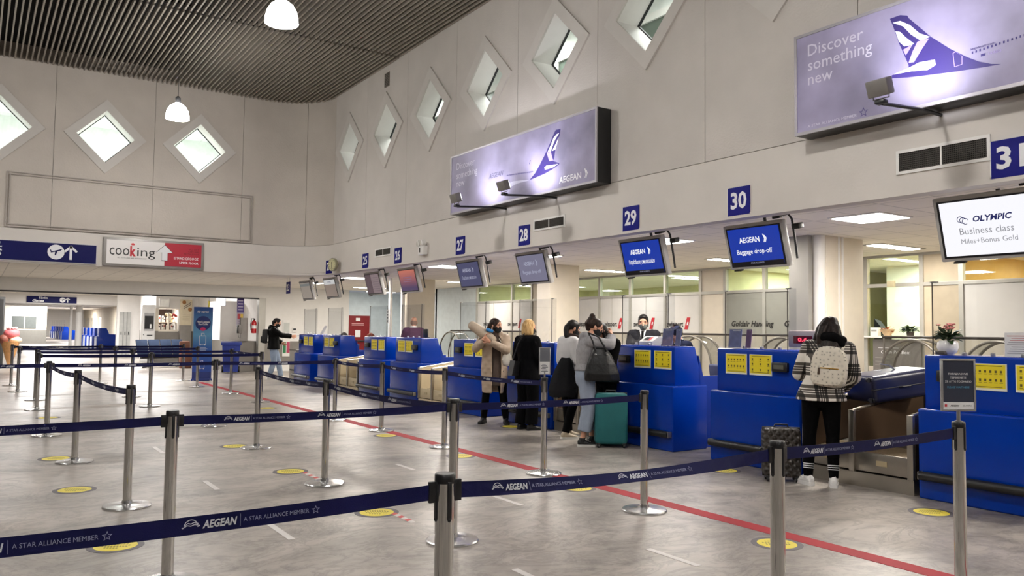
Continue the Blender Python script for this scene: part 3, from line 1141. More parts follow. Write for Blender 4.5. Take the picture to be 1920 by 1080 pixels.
w_, h_ = 0.125, 0.285
for a, b, c, d_ in ((-w_ / 2, w_ / 2, 0.03, 0.04), (-w_ / 2, w_ / 2, 0.03 + h_ - 0.01, 0.03 + h_), (-w_ / 2, -w_ / 2 + 0.009, 0.04, 0.02 + h_), (w_ / 2 - 0.009, w_ / 2, 0.04, 0.02 + h_)):
    mb.b6(a, b, -0.007, 0.007, c, d_, FRAME, 0.002)
mb.build('frame', t)
mb = MB()
mb.b6(-w_ / 2 + 0.008, w_ / 2 - 0.008, -0.003, 0.003, 0.038, 0.165, mat('glossy_notice', (214, 214, 212), 0.12))
mb.b6(-w_ / 2 + 0.008, w_ / 2 - 0.008, -0.003, 0.003, 0.165, 0.308, mat('glossy_notice_grey', (104, 106, 112), 0.15))
for k in range(6):
    mb.b6(-0.04 + 0.01 * (k % 2), 0.035 - 0.012 * (k % 3), -0.0042, -0.0036, 0.06 + k * 0.015, 0.066 + k * 0.015, PAPERD)
mb.build('notice', t)

# ================================================================ CHECK-IN DESKS
BLUE = mat('desk_blue_laminate', (0, 47, 144), 0.22, var=0.05, scale=3, spec=0.28)
BLUE2 = mat('desk_blue_side', (0, 42, 132), 0.3, var=0.05, scale=3, spec=0.28)
RUBBER = mat('bumper_rubber', (20, 20, 22), 0.35)
STEEL = mat('brushed_stainless', (166, 160, 150), 0.32, metal=0.9, var=0.06, scale=4)
NOTY = mat('notice_yellow', (228, 208, 40), 0.4, var=0.02)
NOTW = mat('notice_white', (226, 226, 216), 0.4)
NINK = mat('notice_ink', (96, 84, 28), 0.5)
CLEAR = glassy('acrylic_sheet', (238, 240, 242), 0.16, 0.93)
LCD = mat('small_display', (92, 92, 84), 0.2)


def prism_y(mb, poly, y0, y1, m, bev=0.0):
    tb = bmesh.new()
    A = [tb.verts.new((x, y0, z)) for x, z in poly]
    B = [tb.verts.new((x, y1, z)) for x, z in poly]
    n = len(poly)
    tb.faces.new(A)
    tb.faces.new(list(reversed(B)))
    for k in range(n):
        tb.faces.new((A[k], B[k], B[(k + 1) % n], A[(k + 1) % n]))
    bmesh.ops.recalc_face_normals(tb, faces=tb.faces)
    if bev:
        bmesh.ops.bevel(tb, geom=list(tb.edges), offset=bev, segments=3, affect='EDGES', profile=0.5)
    mb.absorb(tb, Matrix.Identity(4), mb.mi(m))


def make_desk(label, odd):
    """Desk facing -X; local y: + is away from the camera. x = 0 at the lower front."""
    t = thing('check_in_desk', label, 'check-in desk', (0, 0, 0), 0, 'blue check-in desks')
    mb = MB()
    prism_y(mb, [(0, 0), (0.62, 0), (0.62, 0.82), (0, 0.82)], -0.65, 0.60, BLUE, 0.018)
    mb.build('lower_body', t)
    mb = MB()
    prism_y(mb, [(0.12, 0.80), (0.60, 0.80), (0.60, 0.97), (0.50, 1.315), (0.12, 1.315)], -0.56, 0.60, BLUE, 0.022)
    mb.build('upper_body', t)
    for y in (-0.56, 0.555):
        mb = MB()
        prism_y(mb, [(0.56, 0.0), (1.32, 0.0), (1.32, 0.93), (0.645, 0.93), (0.56, 1.2)], y, y + 0.045, BLUE2, 0.006)
        mb.build('side_panel', t)
    mb = MB()
    mb.b6(0.6, 1.32, -0.52, 0.555, 0.76, 0.80, BLUE2)
    mb.build('worktop', t)
    mb = MB()
    mb.cyl((-0.045, -0.62, 0.215), (-0.045, 0.56, 0.215), 0.042, RUBBER, 16)
    mb.build('bumper', t)
    for y in (-0.62, 0.565):
        mb = MB()
        mb.box((-0.03, y, 0.215), (0.075, 0.022, 0.075), STEEL, None, 0.006)
        mb.build('bumper_bracket', t)
    far = 0.60
    ny = (far - 0.575, far - 0.955) if odd else (far - 0.3, far - 0.65)
    for j, y in enumerate(ny):
        mb = MB()
        mb.b6(0.112, 0.1195, y - 0.155, y + 0.155, 1.02, 1.255, NOTW)
        mb.b6(0.110, 0.1125, y - 0.145, y + 0.145, 1.04, 1.248, NOTY)
        mb.b6(0.1092, 0.1105, y - 0.12, y + 0.12, 1.232, 1.238, NINK)
        rows = ((1.19, 6), (1.115, 6)) if j == 0 else ((1.205, 3), (1.15, 3), (1.085, 3))
        for z, n in rows:
            for k in range(n):
                yy = y + 0.11 - k * 0.22 / (n - 1)
                mb.b6(0.1092, 0.1105, yy - 0.009, yy + 0.009, z - 0.014, z + 0.008, NINK)
                mb.b6(0.1092, 0.1105, yy - 0.014, yy + 0.014, z - 0.028, z - 0.024, NINK)
        mb.b6(0.1092, 0.1105, y - 0.12, y + 0.12, 1.05, 1.055, NINK)
        mb.build('notice', t)
    ry = far - 0.24 if odd else far - 0.93
    mb = MB()
    mb.box((0.095, ry, 1.125), (0.06, 0.2, 0.105), BLACK, None, 0.012)
    mb.b6(0.062, 0.066, ry - 0.065, ry + 0.065, 1.105, 1.15, LCD)
    mb.build('display_reader', t)
    mb = MB()
    mb.face([(0.263, -0.42, 1.33), (0.263, 0.585, 1.33), (0.263, 0.585, 2.0), (0.263, -0.42, 2.0)], CLEAR)
    s = mb.build('acrylic_shield', t)
    for y in (0.585, -0.31):
        mb = MB()
        mb.cyl((0.255, y, 1.31), (0.255, y, 2.0), 0.006, RAILM, 8)
        mb.box((0.255, y - 0.02, 2.0), (0.02, 0.07, 0.014), FRAME)
        mb.build('shield_rod', s)
    for y in (0.3, 0.05, -0.2):
        mb = MB()
        mb.box((0.263, y, 1.33), (0.04, 0.03, 0.035), FRAME, None, 0.006)
        mb.build('shield_clamp', s)
    return t


DESKS = [(31, 3.53, 'nearest blue check-in desk at the right edge, a flower pot on its top'),
         (30, 6.06, 'blue check-in desk facing the woman in the plaid shirt'),
         (29, 7.92, 'blue check-in desk right of the teal suitcase, staff in suit behind'),
         (28, 10.47, 'blue check-in desk behind the blond woman in black'),
         (27, 12.44, 'blue check-in desk behind the woman in the beige coat'),
         (26, 14.90, 'blue check-in desk with the bald clerk behind, right of a desk close by'),
         (25, 16.55, 'blue check-in desk before the red door, left of its close twin'),
         (24, 19.18, 'blue check-in desk left of the beige belt boxes with one notice in view'),
         (23, 20.98, 'farthest blue check-in desk, beside the man holding out his hand')]
_d = {}
for n, y, l in DESKS:
    odd = n % 2
    if odd not in _d:
        _d[odd] = make_desk(l, odd)
        _d[odd].location = (7.3, y, 0)
    else:
        dup(_d[odd], l, (7.3, y, 0))

# ---- weighing belts between the desks of a pair
BROWN = mat('bronze_side_sheet', (104, 84, 66), 0.3, metal=0.55, var=0.08, scale=2)
BELTB = mat('conveyor_rubber', (58, 54, 48), 0.6, bump=0.3, bscale=90)
GRID = mat('roller_grid', (128, 112, 88), 0.4, metal=0.4)
BEIGE = mat('beige_front_sheet', (196, 180, 148), 0.5, var=0.05)


def make_scale(label, beige):
    t = thing('weighing_belt', label, 'weighing belt', (0, 0, 0), 0, 'weighing belts between the desks')
    A = BEIGE if beige else STEEL
    mb = MB()
    mb.b6(0.03, 1.3, -0.6, 0.6, 0, 0.14, A)
    mb.build('kick_plate', t)
    for k, (a, b) in enumerate(((-0.55, 0.0), (0.06, 0.545))):
        mb = MB()
        mb.b6(0.04, 0.07, a, b, 0.155, 0.34, A, 0.004)
        mb.box((0.036, (a + b) / 2, 0.25), (0.006, 0.11, 0.05), mat('label_plate', (176, 160, 128), 0.4))
        mb.build('front_panel', t)
        mb = MB()
        prism_y(mb, [(0.07, 0.30), (1.3, 0.42), (1.3, 0.36), (0.07, 0.24)], a + 0.01, b - 0.01, BELTB)
        for q in range(10):
            x = 0.1 + q * 0.045
            z = 0.30 + (x - 0.07) * 0.0976 + 0.006
            mb.cyl((x, a + 0.02, z), (x, b - 0.02, z), 0.012, GRID, 8)
        mb.build('belt', t)
        mb = MB()
        mb.b6(1.3, 1.34, a, b, 0.14, 0.88, DARK if not beige else BEIGE)
        mb.build('back_plate', t)
    for y in (-0.605, 0.0, 0.54):
        mb = MB()
        prism_y(mb, [(0.06, 0.14), (1.4, 0.14), (1.4, 0.90), (0.06, 0.73)], y + 0.005, y + 0.055, BROWN if not beige else BEIGE)
        d_ = mb.build('divider', t)
        mb = MB()
        mb.tube([(0.04, y + 0.03, 0.74), (1.4, y + 0.03, 0.91)], 0.016, STEEL, 8)
        mb.b6(0.01, 0.05, y, y + 0.06, 0.14, 0.745, STEEL, 0.004)
        mb.build('steel_edge', d_)
    return t


_w0 = make_scale('stainless weighing belt unit beside the woman in the plaid shirt, navy suitcase on it', False)
_w0.location = (7.3, 4.79, 0)
dup(_w0, 'stainless weighing belt unit half hidden behind the group with the teal suitcase', (7.3, 9.17, 0))
_w1 = make_scale('open weighing belt unit with beige lower panels, left of the beige coat woman', True)
_w1.location = (7.3, 13.645, 0)
dup(_w1, 'beige weighing belt unit with two closed fronts, far down the row of desks', (7.3, 17.84, 0))
mb = MB()
mb.box((7.65, 22.0, 0.44), (0.5, 0.55, 0.88), mat('grey_cabinet', (140, 134, 124), 0.5), None, 0.01)
mb.b6(7.39, 7.4, 21.74, 22.26, 0.86, 0.9, STEEL)
mb.b6(7.385, 7.398, 21.8, 22.2, 0.30, 0.34, DARK)
tag(mb.build('side_cabinet'), 'grey steel cabinet at the far end of the desk row beside the man', 'cabinet')


# ================================================================ NUMBER SIGNS
SBLUE = mat('sign_navy', (8, 10, 112), 0.5, spec=0.15, var=0.03)
SWHITE = mat('sign_white', (238, 238, 240), 0.5, var=0)


def num_sign(n, y, label, x=None, z=2.99, ang=0.0):
    """Square navy plate on the band; ang turns it about Z for the curved corner."""
    x = XW if x is None else x
    t = thing('number_sign', label, 'number sign', (x, y, z), ang, 'navy number signs')
    mb = MB()
    mb.b6(-0.014, -0.001, -0.155, 0.155, -0.165, 0.155, SBLUE)
    mb.b6(-0.012, 0.0, 0.155, 0.163, -0.165, 0.155, SWHITE)
    mb.build('plate', t)
    mb = MB()
    mb.text(n, (-0.0155, 0, -0.085), (0, -1, 0), (0, 0, 1), 0.175, SWHITE, 'C', w=0.225, bold=0.03)
    mb.build('digits', t)
    return t


for _n, _y in ((31, 3.20), (30, 6.065), (29, 7.86), (28, 10.33), (27, 12.32), (26, 14.85), (25, 16.49)):
    num_sign(str(_n), _y, 'navy number sign reading %d on the white band over the desks' % _n)
_a = 0.14
num_sign('24', CYc + (RC) * math.sin(_a), 'navy number sign reading 24 on the curved corner, half behind the clock', CXc + RC * math.cos(_a), 2.98, _a)
t = num_sign('23', 21.6, 'navy number sign reading 23 hanging from the low ceiling', 7.1, 2.58)
mb = MB()
mb.b6(-0.01, -0.004, -0.11, -0.10, 0.15, 0.28, FRAME)
mb.b6(-0.01, -0.004, 0.10, 0.11, 0.15, 0.28, FRAME)
mb.build('hanger', t)

# ================================================================ MONITORS
HOUS = mat('monitor_housing', (176, 174, 170), 0.45, var=0.02)
BEZ = mat('monitor_bezel', (12, 12, 20), 0.3)


def screen_mat(name, c, e=0.9, c2=None):
    m = mat(name, (10, 10, 12), 0.25, emit=e, ecol=c, var=0)
    if c2 and not m.get('g'):
        m['g'] = 1
        nt = m.node_tree
        tc = [n for n in nt.nodes if n.type == 'TEX_COORD'][0]
        sp = nt.nodes.new('ShaderNodeSeparateXYZ')
        mr = nt.nodes.new('ShaderNodeMapRange')
        mr.inputs[1].default_value = -0.15
        mr.inputs[2].default_value = 0.22
        mx = nt.nodes.new('ShaderNodeMixRGB')
        mx.inputs[1].default_value = rgb(c2)
        mx.inputs[2].default_value = rgb(c)
        nt.links.new(tc.outputs['Object'], sp.inputs[0])
        nt.links.new(sp.outputs['Z'], mr.inputs[0])
        nt.links.new(mr.outputs[0], mx.inputs[0])
        nt.links.new(mx.outputs[0], nt.nodes['Principled BSDF'].inputs['Emission Color'])
    return m


MON_T = 0.27


def monitor(y, label, smat, draw, w=0.84, h=0.53, x=7.44, z=2.5):
    t = thing('flight_monitor', label, 'monitor', (x, y, z), 0, 'hanging monitors')
    t.rotation_euler = (0, -MON_T, 0)
    mb = MB()
    mb.box((0.036, 0, 0), (0.072, w, h), HOUS, None, 0.012)
    mb.box((0.09, 0, 0), (0.05, w * 0.42, h * 0.5), HOUS, None, 0.015)
    mb.box((0.0, -w * 0.3 + 0.55, -h / 2 - 0.008), (0.05, 0.1, 0.014), BLACK)
    mb.build('housing', t)
    mb = MB()
    mb.b6(-0.004, 0.002, -w / 2 + 0.035, w / 2 - 0.035, -h / 2 + 0.03, h / 2 - 0.035, BEZ)
    mb.build('bezel', t)
    mb = MB()
    sw, sh = w / 2 - 0.058, h / 2 - 0.05
    mb.b6(-0.007, -0.003, -sw, sw, -sh, sh, smat)
    draw(mb, -0.0085, sw, sh)
    mb.build('screen', t, smooth=False)
    mb = MB()
    mb.box((0.16, -0.04, 0.10), (0.10, 0.12, 0.10), BLACK, None, 0.01)
    mb.tube([(0.12, -0.04, 0.0), (0.2, -0.04, 0.16), (0.2, -0.04, 0.30)], 0.018, DARK, 8)
    mb.build('bracket', t)
    mb = MB()
    mb.tube([(0.12, -w / 2 + 0.10, h / 2 + 0.04), (0.13, -w / 2 + 0.0, h / 2 + 0.04), (0.13, -w / 2 - 0.035, h / 2 - 0.02), (0.12, -w / 2 - 0.035, -0.02), (0.11, -w / 2 - 0.03, -0.2)], 0.013, DARK, 8)
    mb.build('side_bar', t)
    mb = MB()
    mb.box((0.14, -w / 2 - 0.085, 0.16), (0.09, 0.10, 0.06), BLACK, None, 0.008)
    mb.build('connector_box', t)
    mb = MB()
    mb.box((0.12, -w / 2 + 0.13, h / 2 + 0.035), (0.1, 0.1, 0.05), BLACK, None, 0.008)
    mb.build('mount_block', t)
    return t


def glow(name, c, e=1.0):
    return mat(name, (8, 8, 8), 0.4, emit=e, ecol=c, var=0)


GW = glow('screen_white_text', (245, 245, 250))
GN = glow('screen_navy_text', (30, 34, 96), 0.9)
GG = glow('screen_grey_text', (150, 150, 156), 0.9)
GL = glow('screen_pale_text', (170, 172, 196), 0.8)
YD, ZD = (0, -1, 0), (0, 0, 1)


def chevrons(mb, o, h, m):
    for dx, k in ((0.0, 1.0), (0.10, 0.8)):
        mb.flat([(dx * h * 3.2, 1.35 * h * k), (dx * h * 3.2 + 0.28 * h, 1.25 * h * k), (dx * h * 3.2 + 0.55 * h, 0.5 * h), (dx * h * 3.2 + 0.32 * h, 0.42 * h)], o, YD, ZD, m)
        mb.flat([(dx * h * 3.2 + 0.32 * h, 0.48 * h), (dx * h * 3.2 + 0.55 * h, 0.5 * h), (dx * h * 3.2 + 0.22 * h, -0.25 * h), (dx * h * 3.2 + 0.05 * h, -0.2 * h)], o, YD, ZD, m)


def d_aegean(txt, m=GW, foot=True):
    def f(mb, x, sw, sh):
        mb.text('AEGEAN', (x, 0.21, 0.05), YD, ZD, 0.058, m, w=0.29, bold=0.03)
        chevrons(mb, (x, -0.13, 0.05), 0.062, m)
        mb.text(txt, (x, 0.02, -0.085), YD, ZD, 0.054, m, 'C', w=0.50, bold=0.012)
        if foot:
            mb.b6(x + 0.0005, x + 0.002, -sw, sw, -sh, -sh + 0.04, BEZ)
            mb.text('STAR ALLIANCE', (x - 0.0005, 0.0, -sh + 0.012), YD, ZD, 0.018, GL, 'C')
    return f


def d_olympic(mb, x, sw, sh):
    mb.text('OLYMPIC', (x, 0.11, 0.055), YD, ZD, 0.05, GN, w=0.33, bold=0.03, shear=0.25)
    for k in range(3):
        strip_arc(mb, arc_pts(-0.02 + 0.022 * k, 0.01 * k, 0.03, 0.03, 0.3, 5.2, 0.006), (x, 0.2, 0.085 - 0.02 * k), YD, ZD, GN)
    mb.text('Business class', (x, 0.24, -0.055), YD, ZD, 0.06, GG, w=0.46)
    mb.text('Miles+Bonus Gold', (x, 0.24, -0.14), YD, ZD, 0.045, GG, w=0.48)


def d_cols(mb, x, sw, sh):
    mb.b6(x, x + 0.002, -sw, 0.05, -sh, sh, glow('screen_plum_light', (140, 122, 126), 0.75))
    for k in range(7):
        mb.b6(x - 0.001, x, -sw + 0.04, 0.0, sh - 0.08 - k * 0.05, sh - 0.07 - k * 0.05, glow('screen_plum_lines', (112, 96, 104), 0.7))


def d_head(mb, x, sw, sh):
    mb.b6(x, x + 0.002, -sw, sw, sh - 0.12, sh, glow('screen_header', (196, 196, 196), 0.9))
    mb.text('OLYMPIC', (x - 0.001, 0.0, sh - 0.085), YD, ZD, 0.045, GN, 'C', shear=0.2)


def d_faint(mb, x, sw, sh):
    for k in range(3):
        mb.b6(x, x + 0.001, -0.2 + 0.02 * k, 0.2, 0.06 - k * 0.045, 0.075 - k * 0.045, glow('screen_violet_lines', (150, 110, 140), 0.7))


def d_none(mb, x, sw, sh):
    mb.b6(x, x + 0.001, -sw, sw, sh - 0.1, sh - 0.03, glow('screen_dim_header', (120, 124, 122), 0.7))


SB = screen_mat('screen_bright_blue', (18, 58, 176), 0.8)
monitor(3.55, 'hanging monitor with a white airline business class screen, nearest at the right', screen_mat('screen_white', (244, 244, 250), 1.05), d_olympic, w=0.9, h=0.6, z=2.47)
monitor(6.1, 'hanging monitor with a bright blue baggage drop-off screen', SB, d_aegean('Baggage drop-off'))
monitor(7.98, 'hanging monitor with a bright blue screen and Greek lettering', SB, d_aegean('Παράδοση αποσκευών'))
monitor(10.55, 'hanging monitor with a pale grey-violet baggage drop-off screen', screen_mat('screen_pale_violet', (124, 122, 146), 0.85), d_aegean('Baggage drop-off', GL, False))
monitor(12.52, 'hanging monitor with a dark slate screen and Greek lettering', screen_mat('screen_slate', (74, 76, 112), 0.8), d_aegean('Παράδοση αποσκευών', GL, False))
monitor(15.0, 'hanging monitor with an orange to purple screen', screen_mat('screen_sunset', (206, 116, 96), 0.8, (74, 56, 98)), d_faint)
monitor(16.75, 'hanging monitor with a plum screen in two columns', screen_mat('screen_plum', (86, 66, 76), 0.75), d_cols)
monitor(19.35, 'hanging monitor with a brownish screen under a white header', screen_mat('screen_brown', (134, 118, 108), 0.75), d_head)
monitor(21.15, 'farthest hanging monitor with a grey-brown screen', screen_mat('screen_greybrown', (142, 132, 122), 0.75), d_none)

# ================================================================ BILLBOARDS
BSKY = mat('billboard_print', (146, 140, 170), 0.45, var=0.4, scale=1.3)
BFR = mat('billboard_frame', (170, 166, 172), 0.4, metal=0.5)
PURP = mat('print_purple', (46, 32, 108), 0.5, var=0.04)
PURPD = mat('print_dark_purple', (48, 36, 112), 0.5)
LILA = mat('print_lilac', (168, 150, 214), 0.5)
PWHT = mat('print_white', (240, 238, 246), 0.5, var=0)
PGRY = mat('print_grey', (186, 184, 206), 0.5)
PTXT = mat('print_text', (216, 212, 228), 0.5, var=0)


def billboard(y0, y1, label, draw):
    t = thing('billboard', label, 'billboard', (0, 0, 0), 0, 'airline billboards')
    mb = MB()
    mb.b6(6.885, XW, y0, y1, 3.5, 4.53, BLACK, 0.008)
    mb.build('light_box', t)
    mb = MB()
    for a, b, c, d_ in ((y0, y1, 3.5, 3.53), (y0, y1, 4.50, 4.53), (y0, y0 + 0.03, 3.53, 4.50), (y1 - 0.03, y1, 3.53, 4.50)):
        mb.b6(6.868, 6.89, a, b, c, d_, BFR)
    mb.build('frame', t)
    mb = MB()
    mb.b6(6.876, 6.884, y0 + 0.02, y1 - 0.02, 3.52, 4.51, BSKY)

    def poly(pts, m, k=0):
        X = 6.8745 - 0.0006 * k
        mb.face([(X, y, z) for y, z in pts], m)
    draw(mb, poly)
    mb.build('poster', t, smooth=False)
    return t


def mottle_clouds(mb, y0, y1):
    pass


def board1(mb, poly):
    X = 6.8733
    poly([(10.463, 3.792), (10.279, 3.808), (10.011, 3.784), (9.852, 3.757), (10.158, 3.756), (10.43, 3.718)], PGRY)
    poly([(9.844, 3.759), (9.698, 3.844), (9.575, 3.955), (9.455, 4.08), (9.336, 4.219), (9.233, 4.358), (9.194, 4.395), (9.078, 4.387), (9.095, 4.315), (9.165, 4.171), (9.203, 4.098), (9.227, 3.992), (9.253, 3.952), (9.104, 3.895), (9.104, 3.876), (9.264, 3.831), (9.477, 3.793)], PURP)
    poly([(9.388, 4.108), (9.31, 4.198), (9.245, 4.289), (9.167, 4.329), (9.11, 4.331), (9.205, 4.257), (9.257, 4.188), (9.308, 4.101)], PWHT, 1)
    poly([(9.282, 4.1), (9.204, 4.178), (9.14, 4.253), (9.12, 4.273), (9.165, 4.171), (9.203, 4.106)], PWHT, 1)
    poly([(9.415, 4.105), (9.308, 4.093), (9.248, 3.956), (9.346, 3.964)], LILA, 1)
    poly([(9.465, 3.888), (9.412, 3.911), (9.265, 3.895), (9.129, 3.887), (9.264, 3.855), (9.451, 3.853)], PWHT, 1)
    poly([(10.876, 3.772), (10.779, 3.776), (10.666, 3.752), (10.664, 3.664), (10.857, 3.669)], LILA)
    poly([(9.857, 4.01), (9.829, 4.063), (9.82, 4.06), (9.845, 4.0)], PURPD)
    mb.text('AEGEAN', (X, 11.0, 3.95), YD, ZD, 0.075, mat('print_slate', (92, 90, 116), 0.5), w=0.43, bold=0.015, shear=0.2)
    for k in range(26):
        y = 10.466 - k * 0.028
        mb.face([(X, y, 3.915 - k * 0.002), (X, y - 0.013, 3.915 - k * 0.002), (X, y - 0.013, 3.935 - k * 0.002), (X, y, 3.935 - k * 0.002)], PURPD)
    for s_, z in (('Discover', 4.265), ('something', 4.105), ('new', 3.965)):
        mb.text(s_, (X, 12.06, z), YD, ZD, 0.115, PTXT, bold=0.0)
    mb.text('AEGEAN', (X, 9.10, 3.60), YD, ZD, 0.085, PWHT, w=0.5, bold=0.02)
    chevrons(mb, (X, 8.53, 3.61), 0.085, PWHT)


def board2(mb, poly):
    X = 6.8733
    poly([(4.097, 4.394), (3.998, 4.396), (3.933, 4.37), (3.921, 4.343), (3.723, 4.113), (3.558, 3.958), (3.421, 3.849), (3.321, 3.78), (3.223, 3.734), (3.148, 3.713), (3.245, 3.719), (3.366, 3.731), (3.538, 3.75), (3.778, 3.782), (3.941, 3.806), (4.085, 3.835), (4.087, 3.863), (3.927, 3.89), (3.927, 3.916), (3.964, 4.014), (4.015, 4.143), (4.04, 4.228), (4.072, 4.327)], PURP)
    poly([(4.071, 4.347), (3.999, 4.343), (3.909, 4.276), (3.822, 4.174), (3.729, 4.115), (3.81, 4.102), (3.898, 4.184), (3.973, 4.284)], PWHT, 1)
    poly([(4.046, 4.262), (4.0, 4.241), (3.949, 4.175), (3.873, 4.095), (3.899, 4.09), (3.963, 4.096), (4.014, 4.156)], PWHT, 1)
    poly([(3.842, 4.105), (3.736, 4.104), (3.799, 4.03), (3.876, 3.927), (3.927, 3.934), (3.887, 4.03)], LILA, 1)
    poly([(3.976, 4.069), (3.886, 4.093), (3.925, 4.041), (3.951, 4.011)], LILA, 1)
    poly([(4.078, 3.867), (3.927, 3.89), (3.826, 3.913), (3.69, 3.9), (3.681, 3.851), (3.752, 3.825), (3.902, 3.852)], PWHT, 1)
    D = [(3.529, 3.91), (3.506, 3.915), (3.455, 3.865), (3.456, 3.794), (3.519, 3.787)]
    for a, b in zip(D, D[1:] + D[:1]):
        mb.face([(X, a[0], a[1]), (X, b[0], b[1]), (X, b[0] + 0.006, b[1] + 0.004), (X, a[0] + 0.006, a[1] + 0.004)], LILA)
    for k in range(44):
        y = 3.378 - k * 0.031
        z = 3.86 + k * 0.0022
        mb.face([(X, y, z), (X, y - 0.012, z), (X, y - 0.012, z + 0.02), (X, y, z + 0.02)], PURPD)
    mb.text('aegeanair.com', (X, 3.39, 3.895), YD, ZD, 0.02, PURP, w=0.2)
    mb.b6(X - 0.0005, X, 3.27, 3.305, 3.818, 3.838, PURPD)
    mb.text('SX-NEO', (X, 3.245, 3.816), YD, ZD, 0.022, LILA, w=0.1)
    for s_, z in (('Discover', 4.285), ('something', 4.135), ('new', 3.99)):
        mb.text(s_, (X, 4.97, z), YD, ZD, 0.115, PTXT, bold=0.002)
    mb.text('A STAR ALLIANCE MEMBER', (X, 4.978, 3.56), YD, ZD, 0.026, PTXT, w=0.54)
    star_mark(mb, (X, 4.37, 3.585), YD, ZD, 0.05, PURPD)


billboard(8.27, 12.26, 'wide lilac airline billboard in the middle of the wall, airplane with purple tail', board1)
billboard(1.13, 5.13, 'large lilac airline billboard at the top right, tail facing left, cut by the frame', board2)

LAMPG = mat('floodlight_grey', (120, 116, 112), 0.45, metal=0.3)
LAMPE = mat('floodlight_glass', (250, 250, 255), 0.3, emit=6.0, var=0)
for _y, _l in ((10.86, 'small floodlight on a black arm at the left end of the middle billboard'), (9.5, 'small floodlight on a black arm before the airplane of the middle billboard'), (3.78, 'floodlight on a black arm before the top right billboard'), (2.2, 'floodlight on a black arm of the top right billboard, outside the frame')):
    t = thing('floodlight', _l, 'floodlight', (XW, _y, 3.45), 0, 'billboard floodlights')
    mb = MB()
    mb.tube([(0.0, 0, 0.02), (-0.3, 0, 0.02), (-0.92, 0, -0.03)], 0.016, BLACK, 8)
    mb.box((-0.93, 0, -0.02), (0.07, 0.09, 0.035), BLACK, None, 0.01)
    mb.build('arm', t)
    mb = MB()
    mb.tube([(-0.93, -0.07, 0.11), (-0.93, -0.07, 0.01), (-0.93, 0.07, 0.01), (-0.93, 0.07, 0.11)], 0.006, LAMPG, 6)
    mb.build('yoke', t)
    mb = MB()
    mb.box((-0.95, 0, 0.10), (0.1, 0.19, 0.14), LAMPG, (0, -0.35, 0), 0.012)
    hd = mb.build('lamp_head', t)
    mb = MB()
    mb.box((-0.899, 0, 0.119), (0.006, 0.165, 0.11), LAMPE, (0, -0.35, 0))
    mb.build('lens', hd)
    light_obj('SPOT', 'floodlight_beam', (XW - 0.87, _y, 3.57), 72, (0.93, 0.92, 1.0), 0.05, None, (6.88, _y - 0.05, 4.05), 1.9, 1.0)

# ================================================================ WALL FITTINGS
GRIL = mat('vent_grille', (70, 66, 60), 0.7)


def vent(y0, y1, z0, z1, label, n=2):
    t = thing('air_vent', label, 'air vent', (XW, (y0 + y1) / 2, (z0 + z1) / 2), 0, 'wall air vents')
    w, h = (y1 - y0) / 2, (z1 - z0) / 2
    f = 0.028 if h > 0.05 else 0.01
    mb = MB()
    for a, b, c, d_ in ((-w, w, -h, -h + f), (-w, w, h - f, h), (-w, -w + f, -h + f, h - f), (w - f, w, -h + f, h - f)):
        mb.b6(-0.014, 0, a, b, c, d_, WHITE)
    for k in range(1, n):
        y = -w + 2 * w * k / n
        mb.b6(-0.013, 0, y - 0.008, y + 0.008, -h + f, h - f, WHITE)
    mb.build('frame', t)
    mb = MB()
    mb.b6(-0.002, 0, -w + f, w - f, -h + f, h - f, VOID)
    k = 0
    z = -h + f + 0.006
    while z < h - f:
        mb.b6(-0.010, -0.002, -w + f, w - f, z, z + 0.006, GRIL)
        z += 0.018
    y = -w + f + 0.01
    while y < w - f:
        mb.b6(-0.011, -0.003, y, y + 0.004, -h + f, h - f, GRIL)
        y += 0.018
    mb.build('grille', t)


vent(3.36, 4.2, 2.99, 3.215, 'wide white air vent below the top right billboard')
vent(9.28, 10.07, 3.02, 3.2, 'air vent on the band right of number sign 28')
vent(15.18, 15.98, 3.02, 3.2, 'air vent on the band left of number sign 26')
t = thing('air_vent', 'small grey square vent high on the wall below the slat ceiling', 'air vent', (XW, 15.55, 6.8), 0, 'wall air vents')
mb = MB()
mb.b6(-0.012, 0, -0.12, 0.12, -0.15, 0.15, mat('grey_vent', (118, 112, 104), 0.6))
for k in range(8):
    mb.b6(-0.018, -0.011, -0.1, 0.1, -0.13 + k * 0.035, -0.115 + k * 0.035, GRIL)
mb.build('grille', t)

t = thing('wall_clock', 'round pale clock on the curved corner overlapping number sign 24', 'clock', (6.97, 18.02, 2.985), 0)
t.rotation_euler = (0, 0, 0.25)
mb = MB()
mb.tube([(-0.03, 0, 0), (0.03, 0, 0)], 0.155, mat('clock_rim', (150, 146, 120), 0.4), 32)
mb.tube([(0.03, 0, 0), (0.15, 0.0, 0)], 0.02, FRAME, 10)
mb.build('case', t)
mb = MB()
mb.tube([(-0.034, 0, 0), (-0.030, 0, 0)], 0.135, mat('clock_face', (206, 202, 160), 0.4), 32)
for k in range(12):
    a = k * PI / 6
    mb.box((-0.036, 0.112 * math.sin(a), 0.112 * math.cos(a)), (0.003, 0.008, 0.024), INK, (-a, 0, 0))
mb.build('face', t)
for nm, L_, a in (('hour_hand', 0.065, 0.2), ('minute_hand', 0.1, 3.0)):
    mb = MB()
    mb.box((-0.038, 0.5 * L_ * math.sin(a), 0.5 * L_ * math.cos(a)), (0.003, 0.009, L_), INK, (-a, 0, 0))
    mb.build(nm, t)

